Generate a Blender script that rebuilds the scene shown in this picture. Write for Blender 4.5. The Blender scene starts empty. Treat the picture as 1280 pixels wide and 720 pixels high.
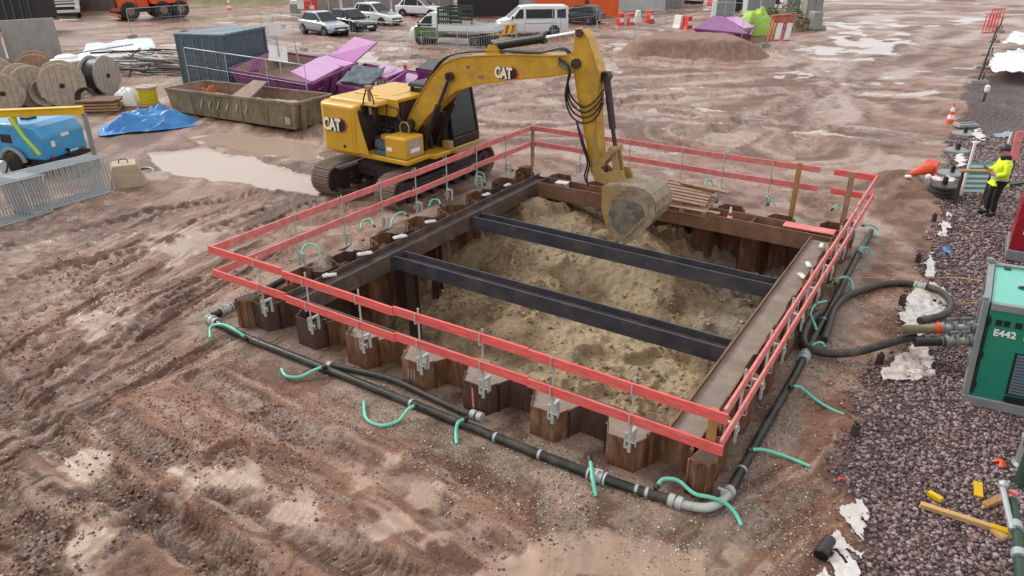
import bpy, bmesh, math, random
import numpy as np
from mathutils import Vector, Matrix, Euler
random.seed(7); np.random.seed(7)
SC = bpy.context.scene
COL = SC.collection
R = math.radians
# ------------------------------------------------------------------ camera model / placing helpers
FPX, TH, CH = 911.0, R(25.6), 6.4
def G(px, py, z=0.0):
    """point on the horizontal plane z seen at a pixel of the 1280x720 photograph"""
    a = (px-640)/FPX; u = (360-py)/FPX
    dz = -math.sin(TH)+u*math.cos(TH); t = (z-CH)/dz
    return Vector((a*t, (math.cos(TH)+u*math.sin(TH))*t, z))
PO = Vector((-5.34, 11.93, 0)); PR = math.atan2(-.541, .841)
PU = Vector((math.cos(PR), math.sin(PR), 0)); PV = Vector((-math.sin(PR), math.cos(PR), 0))
def P(u, v, z=0.0):
    return PO + PU*u + PV*v + Vector((0, 0, z))
def UV(p):
    d = Vector(p)-PO
    return d.dot(PU), d.dot(PV)
def Guv(px, py, z=0.0): return UV(G(px, py, z))
# ------------------------------------------------------------------ mesh builder
def catmull(pts, n=6, closed=False):
    pts = [Vector(p) for p in pts]
    if len(pts) < 3: return pts
    out = []
    N = len(pts)
    for i in range(N if closed else N-1):
        g = (lambda k: pts[k % N]) if closed else (lambda k: pts[max(0, min(N-1, k))])
        p0, p1, p2, p3 = g(i-1), g(i), g(i+1), g(i+2)
        for k in range(n):
            t = k/n
            out.append(.5*((2*p1)+(p2-p0)*t+(2*p0-5*p1+4*p2-p3)*t*t+(3*p1-p0-3*p2+p3)*t**3))
    if not closed: out.append(pts[-1])
    return out
class MB:
    def __init__(s, off=(0, 0, 0)):
        s.v = []; s.f = []; s.mi = []; s.m = 0; s.M = Matrix.Translation(Vector(off)); s.base = s.M.copy(); s.sm = []
        s.smooth = False
    def at(s, loc=(0, 0, 0), rz=0, rx=0, ry=0):
        s.M = s.base @ Matrix.Translation(Vector(loc)) @ Euler((rx, ry, rz)).to_matrix().to_4x4(); return s
    def add(s, vs, fs):
        b = len(s.v)
        s.v += [tuple(s.M @ Vector(p)) for p in vs]
        for f in fs:
            s.f.append([b+i for i in f]); s.mi.append(s.m); s.sm.append(s.smooth)
        return s
    def box(s, x0, x1, y0, y1, z0, z1, tx=0, ty=0):
        """box between limits, top shrunk by tx, ty each side"""
        vs = [(x0, y0, z0), (x1, y0, z0), (x1, y1, z0), (x0, y1, z0),
              (x0+tx, y0+ty, z1), (x1-tx, y0+ty, z1), (x1-tx, y1-ty, z1), (x0+tx, y1-ty, z1)]
        return s.add(vs, [(0, 3, 2, 1), (4, 5, 6, 7), (0, 1, 5, 4), (1, 2, 6, 5), (2, 3, 7, 6), (3, 0, 4, 7)])
    def cbox(s, c, sx, sy, sz):
        return s.box(c[0]-sx/2, c[0]+sx/2, c[1]-sy/2, c[1]+sy/2, c[2]-sz/2, c[2]+sz/2)
    def bar(s, p0, p1, w, h, up=(0, 0, 1)):
        """rectangular bar from p0 to p1, width w sideways, h along up"""
        p0 = Vector(p0); p1 = Vector(p1); d = (p1-p0).normalized(); up = Vector(up)
        if abs(d.dot(up)) > .98: up = Vector((1, 0, 0))
        sd = d.cross(up).normalized(); u2 = sd.cross(d).normalized()
        vs = []
        for p in (p0, p1):
            for a, b in ((-1, -1), (1, -1), (1, 1), (-1, 1)): vs.append(p+sd*(a*w/2)+u2*(b*h/2))
        return s.add(vs, [(0, 1, 2, 3), (4, 7, 6, 5), (0, 4, 5, 1), (1, 5, 6, 2), (2, 6, 7, 3), (3, 7, 4, 0)])
    def cyl(s, p0, p1, r, n=12, r1=None, cap=True):
        p0 = Vector(p0); p1 = Vector(p1); d = (p1-p0).normalized()
        a = d.orthogonal().normalized(); b = d.cross(a); r1 = r if r1 is None else r1
        vs = []
        for p, q in ((p0, r), (p1, r1)):
            for k in range(n):
                t = 2*math.pi*k/n; vs.append(p+a*(q*math.cos(t))+b*(q*math.sin(t)))
        sm = s.smooth; s.smooth = True
        s.add(vs, [(k, (k+1) % n, n+(k+1) % n, n+k) for k in range(n)])
        s.smooth = False
        if cap:
            s.add(vs[:n], [tuple(reversed(range(n)))]); s.add(vs[n:], [tuple(range(n))])
        s.smooth = sm
        return s
    def tube(s, pts, r, n=8, sub=5, closed=False, rf=None):
        pts = catmull(pts, sub, closed) if sub else [Vector(p) for p in pts]
        N = len(pts); vs = []; prev = None
        for i, p in enumerate(pts):
            if closed: d = pts[(i+1) % N]-pts[i-1]
            else: d = pts[min(N-1, i+1)]-pts[max(0, i-1)]
            d.normalize()
            a = d.orthogonal().normalized() if prev is None else (prev-d*prev.dot(d)).normalized()
            prev = a; b = d.cross(a); q = r if rf is None else r*rf(i/(N-1))
            for k in range(n):
                t = 2*math.pi*k/n; vs.append(p+a*(q*math.cos(t))+b*(q*math.sin(t)))
        fs = []
        for i in range(N if closed else N-1):
            for k in range(n):
                j = (i+1) % N
                fs.append((i*n+k, i*n+(k+1) % n, j*n+(k+1) % n, j*n+k))
        sm = s.smooth; s.smooth = True; s.add(vs, fs); s.smooth = False
        if not closed: s.add(vs[:n], [tuple(reversed(range(n)))]); s.add(vs[-n:], [tuple(range(n))])
        s.smooth = sm
        return s
    def prism(s, poly, a0, a1, ax='y'):
        """extrude polygon (2-D) along an axis. ax y: poly=(x,z); x: poly=(y,z); z: poly=(x,y)"""
        def mk(p, a): return {'y': (p[0], a, p[1]), 'x': (a, p[0], p[1]), 'z': (p[0], p[1], a)}[ax]
        n = len(poly); vs = [mk(p, a0) for p in poly]+[mk(p, a1) for p in poly]
        area = sum(poly[i][0]*poly[(i+1) % n][1]-poly[(i+1) % n][0]*poly[i][1] for i in range(n))
        if ax == 'y': area = -area
        fs = [(i, (i+1) % n, n+(i+1) % n, n+i) for i in range(n)]+[tuple(reversed(range(n))), tuple(range(n, 2*n))]
        if (area < 0) != (a1 < a0): fs = [tuple(reversed(f)) for f in fs]
        return s.add(vs, fs)
    def lathe(s, prof, c=(0, 0, 0), n=20, ax='z'):
        vs = []
        for r, h in prof:
            for k in range(n):
                t = 2*math.pi*k/n; x, y = r*math.cos(t), r*math.sin(t)
                q = {'z': (x, y, h), 'x': (h, x, y), 'y': (y, h, x)}[ax]
                vs.append((c[0]+q[0], c[1]+q[1], c[2]+q[2]))
        fs = []
        for i in range(len(prof)-1):
            for k in range(n): fs.append((i*n+k, i*n+(k+1) % n, (i+1)*n+(k+1) % n, (i+1)*n+k))
        if prof[0][0] > 1e-4: fs.append(tuple(reversed(range(n))))
        if prof[-1][0] > 1e-4: fs.append(tuple(range((len(prof)-1)*n, len(prof)*n)))
        return s.add(vs, fs)
    def quad(s, a, b, c, d): return s.add([a, b, c, d], [(0, 1, 2, 3)])
    def plate(s, pts, th):
        """thick plate: polygon in space extruded along its normal by th (both ways th/2)"""
        pts = [Vector(p) for p in pts]; n = (pts[1]-pts[0]).cross(pts[2]-pts[0]).normalized(); N = len(pts)
        vs = [p-n*th/2 for p in pts]+[p+n*th/2 for p in pts]
        return s.add(vs, [tuple(reversed(range(N))), tuple(range(N, 2*N))]+[(i, (i+1) % N, N+(i+1) % N, N+i) for i in range(N)])
    def build(s, name, mat, parent=None, bevel=0, segs=1):
        me = bpy.data.meshes.new(name); me.from_pydata(s.v, [], s.f)
        mats = mat if isinstance(mat, (list, tuple)) else [mat]
        for m in mats: me.materials.append(m)
        me.polygons.foreach_set('material_index', s.mi)
        me.polygons.foreach_set('use_smooth', s.sm)
        me.validate(); me.update()
        o = bpy.data.objects.new(name, me); COL.objects.link(o)
        if parent: o.parent = parent
        if bevel:
            b = o.modifiers.new('bevel', 'BEVEL'); b.width = bevel; b.segments = segs; b.limit_method = 'ANGLE'; b.angle_limit = R(35)
        return o
def thing(name, label, cat, loc=(0, 0, 0), rz=0, group=None):
    o = bpy.data.objects.new(name, None); COL.objects.link(o); o.empty_display_size = .2
    o.location = loc; o.rotation_euler = (0, 0, rz); return tag(o, label, cat, group)
def tag(o, label, cat, group=None):
    o['label'] = label; o['category'] = cat
    if group: o['group'] = group
    return o
def solo(mb, name, mat, label, cat, loc=(0, 0, 0), rz=0, group=None, bevel=0):
    o = mb.build(name, mat, None, bevel); o.location = loc; o.rotation_euler = (0, 0, rz)
    return tag(o, label, cat, group)
def struct(o, kind='structure'):
    o['kind'] = kind; return o
def dup(root, loc, rz, label=None, group=None):
    r = root.copy(); COL.objects.link(r); r.location = loc; r.rotation_euler = (0, 0, rz)
    if label: r['label'] = label
    if group: r['group'] = group
    for ch in list(root.children):
        c = ch.copy(); COL.objects.link(c); c.parent = r
        for g in ch.children:
            d = g.copy(); COL.objects.link(d); d.parent = c
    return r
def text_mb(mb, txt, size, origin, xdir, zdir, depth=.006, bold=0.0, sx=1.0):
    """lettering as real mesh: laid from origin along xdir, standing along zdir"""
    cu = bpy.data.curves.new('lettering', 'FONT'); cu.body = txt; cu.size = size; cu.extrude = depth; cu.offset = bold
    cu.resolution_u = 3
    o = bpy.data.objects.new('lettering', cu); COL.objects.link(o)
    dg = bpy.context.evaluated_depsgraph_get(); me = bpy.data.meshes.new_from_object(o.evaluated_get(dg))
    X = Vector(xdir).normalized(); Z = Vector(zdir).normalized(); O = Vector(origin); Nn = X.cross(Z)
    vs = [O+X*(v.co.x*sx)+Z*v.co.y+Nn*v.co.z for v in me.vertices]
    mb.add(vs, [tuple(p.vertices) for p in me.polygons])
    bpy.data.objects.remove(o); bpy.data.curves.remove(cu); bpy.data.meshes.remove(me)
    return mb
# ------------------------------------------------------------------ materials
def lin(h):
    if isinstance(h, str):
        h = h.lstrip('#'); h = [int(h[i:i+2], 16)/255 for i in (0, 2, 4)]
    else: return tuple(h)+(1,)
    return tuple(c/12.92 if c < .04045 else ((c+.055)/1.055)**2.4 for c in h)+(1,)
def sc(c, k): return (min(1, c[0]*k), min(1, c[1]*k), min(1, c[2]*k), 1)
MUD = lin('#8d776b')
def nodes_of(name):
    m = bpy.data.materials.new(name); m.use_nodes = True; nt = m.node_tree
    return m, nt, nt.nodes['Principled BSDF'], nt.nodes.new, nt.links.new
def M(name, col, rough=.55, metal=0.0, var=.18, scale=6, bump=.15, mud=0.0, mudscale=2.5, stretch=(1, 1, 1), col2=None, spec=.5, mudcol=None, coat=0, bscale=None, trans=0):
    """procedural weathered surface: base colour with patchy variation, optional dried mud patches and fine bump"""
    m, nt, bs, N, Lk = nodes_of(name); c = lin(col)
    tc = N('ShaderNodeTexCoord'); mp = N('ShaderNodeMapping'); mp.inputs['Scale'].default_value = stretch
    Lk(tc.outputs['Object'], mp.inputs['Vector'])
    oi = N('ShaderNodeObjectInfo'); ad = N('ShaderNodeVectorMath'); ad.operation = 'ADD'
    ml = N('ShaderNodeMath'); ml.operation = 'MULTIPLY'; ml.inputs[1].default_value = 37.0
    Lk(oi.outputs['Random'], ml.inputs[0]); Lk(mp.outputs[0], ad.inputs[0]); Lk(ml.outputs[0], ad.inputs[1])
    n1 = N('ShaderNodeTexNoise'); n1.inputs['Scale'].default_value = scale; n1.inputs['Detail'].default_value = 6; n1.inputs['Roughness'].default_value = .65
    Lk(ad.outputs[0], n1.inputs['Vector'])
    cr = N('ShaderNodeValToRGB'); cr.color_ramp.elements[0].position = .3; cr.color_ramp.elements[1].position = .7
    cr.color_ramp.elements[0].color = sc(c, 1-var); cr.color_ramp.elements[1].color = lin(col2) if col2 else sc(c, 1+var)
    Lk(n1.outputs['Fac'], cr.inputs['Fac'])
    out = cr.outputs['Color']
    if mud > 0:
        n2 = N('ShaderNodeTexNoise'); n2.inputs['Scale'].default_value = mudscale; n2.inputs['Detail'].default_value = 8; n2.inputs['Roughness'].default_value = .7
        Lk(ad.outputs[0], n2.inputs['Vector'])
        r2 = N('ShaderNodeValToRGB'); r2.color_ramp.elements[0].position = .62-.35*mud; r2.color_ramp.elements[1].position = .80-.3*mud
        Lk(n2.outputs['Fac'], r2.inputs['Fac'])
        mx = N('ShaderNodeMix'); mx.data_type = 'RGBA'; mx.inputs['B'].default_value = lin(mudcol) if mudcol else MUD
        k = N('ShaderNodeMath'); k.operation = 'MULTIPLY'; k.inputs[1].default_value = .85
        Lk(r2.outputs['Color'], k.inputs[0]); Lk(k.outputs[0], mx.inputs['Factor']); Lk(out, mx.inputs['A']); out = mx.outputs['Result']
        rr = N('ShaderNodeMapRange'); rr.inputs['To Min'].default_value = rough; rr.inputs['To Max'].default_value = .8
        Lk(r2.outputs['Color'], rr.inputs['Value']); Lk(rr.outputs[0], bs.inputs['Roughness'])
        if metal:
            rm = N('ShaderNodeMapRange'); rm.inputs['To Min'].default_value = metal; rm.inputs['To Max'].default_value = 0
            Lk(r2.outputs['Color'], rm.inputs['Value']); Lk(rm.outputs[0], bs.inputs['Metallic'])
    else:
        bs.inputs['Roughness'].default_value = rough; bs.inputs['Metallic'].default_value = metal
    Lk(out, bs.inputs['Base Color'])
    bs.inputs['Specular IOR Level'].default_value = spec
    if coat: bs.inputs['Coat Weight'].default_value = coat; bs.inputs['Coat Roughness'].default_value = .1
    if trans: bs.inputs['Transmission Weight'].default_value = trans
    if bump:
        n3 = N('ShaderNodeTexNoise'); n3.inputs['Scale'].default_value = bscale or scale*5; n3.inputs['Detail'].default_value = 4
        Lk(ad.outputs[0], n3.inputs['Vector'])
        b = N('ShaderNodeBump'); b.inputs['Strength'].default_value = bump; b.inputs['Distance'].default_value = .02
        Lk(n3.outputs['Fac'], b.inputs['Height']); Lk(b.outputs[0], bs.inputs['Normal'])
    return m
MT = dict(
    red_timber=M('red_timber', '#e65f5b', .5, 0, .3, 7, .35, stretch=(.5, 4, 4), mud=.3, mudcol='#b58f80', mudscale=6),
    pink_sheen_timber=M('pink_sheen_timber', '#dd7572', .55, 0, .26, 6, .3, mud=.4, mudcol='#bd9d92', mudscale=5),  # red paint lightened in colour for wet reflection on left and back rails
    post_wood=M('post_wood', '#a87f4c', .6, 0, .25, 6, .3, stretch=(4, 4, .6)),
    pale_wood=M('pale_wood', '#c49c66', .65, 0, .2, 5, .3, stretch=(.7, 4, 4)),
    old_wood=M('old_wood', '#9a7a63', .8, 0, .3, 6, .4, mud=.3),
    drum_wood=M('drum_wood', '#ab9c89', .85, 0, .28, 5, .4, mud=.25, mudcol='#8f7f6e'),
    rust=M('rust', '#98643e', .62, 0, .4, 4, .3, stretch=(2.5, 2.5, .6), col2='#533427', mud=.42, mudcol='#94775f'),
    dark_rust=M('dark_rust', '#4c342c', .6, 0, .3, 3, .25, stretch=(2.5, 2.5, .6), mud=.3, mudcol='#6b5446'),
    wale=M('wale', '#524440', .5, 0, .3, 3, .2, mud=.35, mudcol='#7d6654'),
    wale_brown=M('wale_brown', '#7c5a45', .5, 0, .25, 3, .2, mud=.3, mudcol='#927662'),
    strut=M('strut', '#41434b', .38, .0, .3, 2.5, .15, mud=.32, mudcol='#5d4a3f', spec=.5),
    dusty=M('dusty', '#aca196', .8, 0, .16, 3, .3, mud=.25, mudcol='#857468'),
    galv=M('galv', '#b4b6b1', .5, .2, .18, 8, .1, mud=.2),
    galv_clean=M('galv_clean', '#a9b0b2', .42, .3, .12, 8, .1),
    steel_grey=M('steel_grey', '#8b9090', .45, .3, .15, 6, .1, mud=.15),
    black_pipe=M('black_pipe', '#26251f', .35, 0, .3, 6, .15, mud=.3, mudcol='#5b5348'),
    rubber=M('rubber', '#38332f', .45, 0, .25, 10, .2, mud=.25, mudcol='#6d6056'),
    tyre=M('tyre', '#252423', .8, 0, .2, 12, .3, mud=.3, mudcol='#77675b'),
    green_hose=M('green_hose', '#6cbfa6', .42, 0, .15, 6, .05, mud=.18, mudcol='#8ba595'),
    web_dirt=M('web_dirt', '#897a6e', .8, 0, .18, 3, .35, mud=.45, mudcol='#76675b'),
    white_sheet=M('white_sheet', '#d2cdc8', .7, 0, .1, 5, .3, mud=.34, mudcol='#b7a69b', mudscale=5),
    muddy_sheet=M('muddy_sheet', '#d5cbc4', .7, 0, .1, 5, .2, mud=.55, mudcol='#a58f83', mudscale=4),
    foam=M('foam', '#d8d5d0', .75, 0, .1, 6, .2, mud=.25, mudcol='#a89a90'),
    pale_blue=M('pale_blue', '#d3dde4', .45, 0, .1, 2, .2, mud=.12, mudcol='#8f959a'),
    teal=M('teal', '#1f8068', .32, 0, .1, 2, .05, mud=.08, mudcol='#5b9384', coat=.2),
    teal_light=M('teal_light', '#63b5a4', .35, 0, .08, 3, .06, coat=.2),
    frame_grey=M('frame_grey', '#878c8c', .45, .2, .15, 5, .1, mud=.2),
    crimson=M('crimson', '#a01628', .35, 0, .15, 3, .06, mud=.1, coat=.2),
    exc_yellow=M('exc_yellow', '#cc9d25', .36, 0, .14, 2.5, .08, mud=.32, mudcol='#b78b3f', coat=.15),
    boom_yellow=M('boom_yellow', '#c59724', .38, 0, .18, 2.2, .1, mud=.38, mudcol='#9c7a3d', coat=.15),
    exc_black=M('exc_black', '#1d1a19', .45, 0, .25, 6, .1, mud=.1, mudcol='#4a3c36'),
    exc_dark=M('exc_dark', '#3a2d2b', .55, 0, .3, 5, .2, mud=.25, mudcol='#5a4540'),
    track=M('track', '#7a685b', .65, .15, .35, 6, .5, mud=.7, mudcol='#806c60'),
    bucket=M('bucket', '#897a66', .6, .1, .25, 5, .5, mud=.6, mudcol='#a8977d', mudscale=4),
    bucket_dark=M('bucket_dark', '#66655c', .5, .2, .25, 5, .3, mud=.58, mudcol='#8a7b66', mudscale=5),
    muddy_yellow=M('muddy_yellow', '#a8843f', .6, 0, .3, 5, .5, mud=.66, mudcol='#9b8362'),
    chrome=M('chrome', '#d8dadc', .15, .9, .05, 8, 0),
    glass=M('glass', '#12171a', .12, 0, .3, 3, 0, spec=.35),
    cab_glass=M('cab_glass', '#20262a', .12, 0, .3, 3, 0, spec=.4),
    white_paint=M('white_paint', '#dcdedd', .35, 0, .06, 4, .03, mud=.06, coat=.3),
    silver_paint=M('silver_paint', '#a3acb3', .3, .4, .06, 4, .02, mud=.05, coat=.5),
    black_paint=M('black_paint', '#1d2126', .2, .1, .1, 4, .02, mud=.06, coat=.5),
    green_paint=M('green_paint', '#4d6b34', .35, 0, .12, 4, .03, mud=.12, coat=.3),
    dark_green=M('dark_green', '#2f4337', .5, 0, .15, 4, .05, mud=.1),
    orange_paint=M('orange_paint', '#d95420', .4, 0, .14, 3, .06, mud=.12),
    orange_box=M('orange_box', '#e0652a', .5, 0, .12, 3, .08, mud=.06),
    purple=M('purple', '#7a2f6f', .42, 0, .18, 3, .1, mud=.18, mudcol='#5d3457'),
    purple_lid_sheen=M('purple_lid_sheen', '#b978b3', .3, 0, .1, 3, .06, mud=.12, mudcol='#c490bd'),  # skip purple with reflected sky on wet lids put into the colour
    rusty_in=M('rusty_in', '#8a6d60', .75, 0, .25, 3, .2, mud=.35),
    skip_olive=M('skip_olive', '#75684c', .6, 0, .3, 2.5, .2, mud=.5, mudcol='#93836a', stretch=(1, 1, .5)),
    slate=M('slate', '#4f5f69', .5, .1, .14, 3, .06, mud=.12, mudcol='#71797c'),
    slate_roof=M('slate_roof', '#8b9aa4', .4, .1, .12, 2, .1, mud=.15),
    concrete=M('concrete', '#96938d', .85, 0, .16, 2, .3, mud=.18, mudcol='#7c776f', stretch=(1, 1, .6)),
    concrete_tan=M('concrete_tan', '#b3a389', .8, 0, .16, 3, .3, mud=.25),
    tarp_blue=M('tarp_blue', '#3b84c2', .36, 0, .14, 3, .25, mud=.1, mudcol='#7d93a8'),
    comp_blue=M('comp_blue', '#3b94c6', .35, 0, .12, 2, .04, mud=.2, coat=.2),
    beam_yellow=M('beam_yellow', '#d8ac12', .4, 0, .12, 3, .08, mud=.15),
    lime=M('lime', '#93b82e', .5, 0, .12, 4, .1),
    drum_yellow=M('drum_yellow', '#cfc222', .5, 0, .15, 9, .15),
    red_plastic=M('red_plastic', '#cf3f33', .4, 0, .12, 5, .08, mud=.1),
    orange_plastic=M('orange_plastic', '#e2542f', .4, 0, .12, 5, .08, mud=.1),
    white_plastic=M('white_plastic', '#e3e2df', .45, 0, .06, 5, .05, mud=.08),
    black_plastic=M('black_plastic', '#262629', .5, 0, .2, 6, .1, mud=.15),
    dark_fabric=M('dark_fabric', '#4d5661', .7, 0, .2, 5, .3),
    hivis=M('hivis', '#d6ee22', .6, 0, .08, 6, .2),
    reflective=M('reflective', '#c9ccc5', .35, .2, .05, 8, 0),
    trousers=M('trousers', '#17181d', .8, 0, .2, 8, .2),
    skin=M('skin', '#b98a72', .55, 0, .06, 8, .05),
    helmet=M('helmet', '#2d2e33', .4, 0, .1, 5, 0),
    red_deco=M('red_deco', '#c2321f', .4, 0, .08, 5, 0),
    black_deco=M('black_deco', '#151515', .5, 0, .1, 5, 0),
    white_deco=M('white_deco', '#ecece8', .4, 0, .03, 5, 0),
    yellow_deco=M('yellow_deco', '#e4c51d', .45, 0, .06, 5, 0),
    lamp_glass=M('lamp_glass', '#cfd5d6', .12, 0, .05, 5, 0, spec=.7),
    red_lamp=M('red_lamp', '#9c1520', .2, 0, .05, 5, 0),
    rubble=M('rubble', '#a09286', .9, 0, .3, 6, .5, mud=.3),
    wall_grey=M('wall_grey', '#8b8581', .75, 0, .12, 1.5, .08, mud=.2, mudcol='#77706a'),
    wall_dark=M('wall_dark', '#2b2626', .7, 0, .2, 1.5, .1),
    wall_brown=M('wall_brown', '#6d5f5a', .75, 0, .14, 1.5, .1),
    wall_white=M('wall_white', '#b9bfc0', .6, 0, .1, 1.5, .1, mud=.12),
)
# ------------------------------------------------------------------ numpy noise
_RT = np.random.RandomState(3).rand(512, 512)
def vnoise(x, y, s=0):
    x = np.asarray(x, float)+s*17.31; y = np.asarray(y, float)+s*9.77
    ix = np.floor(x).astype(int); iy = np.floor(y).astype(int); fx = x-ix; fy = y-iy
    fx = fx*fx*(3-2*fx); fy = fy*fy*(3-2*fy)
    a = _RT[ix & 511, iy & 511]; b = _RT[(ix+1) & 511, iy & 511]; c = _RT[ix & 511, (iy+1) & 511]; d = _RT[(ix+1) & 511, (iy+1) & 511]
    return (a*(1-fx)+b*fx)*(1-fy)+(c*(1-fx)+d*fx)*fy
def fbm(x, y, s=0, o=4, g=.5):
    t = 0; a = 1; n = 0
    for k in range(o):
        t = t+a*vnoise(x*2**k, y*2**k, s+k*3); n += a; a *= g
    return t/n
def sstep(a, b, x):
    t = np.clip((x-a)/(b-a), 0, 1); return t*t*(3-2*t)
def poly_dist(X, Y, pts):
    """distance, signed side and arclength to a polyline"""
    bd = np.full(X.shape, 1e9); bs = np.zeros(X.shape); acc = 0
    for (x0, y0), (x1, y1) in zip(pts[:-1], pts[1:]):
        dx, dy = x1-x0, y1-y0; L = math.hypot(dx, dy)
        t = np.clip(((X-x0)*dx+(Y-y0)*dy)/(L*L), 0, 1)
        d = np.hypot(X-x0-t*dx, Y-y0-t*dy); m = d < bd
        bd = np.where(m, d, bd); bs = np.where(m, acc+t*L, bs); acc += L
    return bd, bs
def inpoly(X, Y, pts):
    r = np.zeros(X.shape, bool); n = len(pts)
    for i in range(n):
        x0, y0 = pts[i]; x1, y1 = pts[(i+1) % n]
        c = (y0 > Y) != (y1 > Y)
        with np.errstate(all='ignore'): xi = (x1-x0)*(Y-y0)/(y1-y0+1e-12)+x0
        r ^= c & (X < xi)
    return r
def blob(X, Y, pix, soft=.5, nz=.5, ns=1.2, seed=0):
    """soft irregular patch given as an outline in photo pixels on the ground plane"""
    pts = [tuple(G(*p)[:2]) for p in pix]
    ins = inpoly(X, Y, pts); d, _ = poly_dist(X, Y, pts+[pts[0]])
    sd = np.where(ins, d, -d)+(fbm(X*ns, Y*ns, seed)-.5)*2*nz
    return sstep(-soft, soft, sd)
PIX = lambda *p: [tuple(G(*q)[:2]) for q in p]
GRAVEL_EDGE = PIX((1215, 95), (1205, 150), (1192, 200), (1178, 250), (1172, 290), (1160, 345), (1148, 420), (1110, 470), (1088, 520), (1078, 580), (1082, 640), (1076, 720), (1076, 760))
GRAVEL_POLY = GRAVEL_EDGE+[(30, 3), (60, 30), (40, 40)]
# ruts: centre line (pixels), width, depth, cleat spacing, cleat amplitude
RUTS = [([(-60, 330), (60, 302), (190, 268), (340, 238)], .32, .05, .30, .035), ([(-60, 372), (90, 335), (210, 305), (330, 262)], .32, .05, .30, .03),
        ([(-40, 420), (110, 372), (235, 318), (400, 255)], .30, .035, .28, .02), ([(40, 520), (110, 470), (180, 400), (290, 335)], .26, .04, .3, .012),
        ([(-40, 520), (60, 470), (150, 420), (250, 350)], .3, .03, .2, .015), ([(-20, 395), (80, 345), (180, 300), (320, 285)], .12, .03, .3, .0), ([(20, 500), (150, 395), (270, 330), (330, 300)], .10, .035, .3, .0), ([(300, 560), (380, 600), (470, 650), (600, 730)], .12, .03, .3, 0),
        ([(-30, 470), (70, 555), (190, 640), (330, 740)], .50, .045, .095, .022), ([(40, 740), (120, 700), (200, 640), (290, 565)], .4, .05, .1, .018),
        ([(130, 520), (260, 600), (420, 680), (560, 760)], .5, .04, .1, .02), ([(250, 470), (380, 540), (520, 610), (640, 700)], .45, .03, .11, .012),
        ([(-30, 620), (60, 690), (110, 760)], .5, .05, .1, .02), ([(900, 700), (960, 640), (1040, 600), (1070, 540)], .3, .02, .2, .008),
        ([(700, 125), (900, 150), (1200, 175)], .5, .05, .3, .02), ([(650, 140), (850, 120), (1020, 112), (1280, 130)], .8, .06, .3, .02), ([(760, 105), (950, 95), (1280, 118)], .9, .07, .3, .01),
        ([(900, 165), (1010, 125), (1100, 80), (1200, 30)], .9, .06, .3, .02), ([(1000, 185), (1040, 110), (1080, 60)], .7, .05, .3, .02), ([(640, 85), (760, 70), (860, 80), (1000, 70), (1100, 40)], 1., .06, .3, .01),
        ([(380, 95), (520, 75), (640, 80), (740, 60)], .9, .04, .3, .01), ([(100, 75), (220, 60), (350, 55), (520, 65)], 1., .05, .3, .01), ([(150, 45), (350, 35), (640, 50)], 1., .05, .3, .01)]
_rr = random.Random(77)
for y0 in range(290, 600, 24):
    x0 = _rr.randint(-60, 60); L_ = _rr.randint(160, 330); sl_ = _rr.uniform(.42, .62); RUTS.append(([(x0, y0), (x0+L_*.5, y0-L_*.5*sl_+_rr.uniform(-6, 6)), (x0+L_, y0-L_*sl_)], _rr.uniform(.09, .16), _rr.uniform(.025, .045), .3, .004))
for y0 in (560, 610, 655): RUTS.append(([(60, y0-40), (200, y0+20), (330, y0+95)], _rr.uniform(.1, .16), .03, .3, .004))
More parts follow.
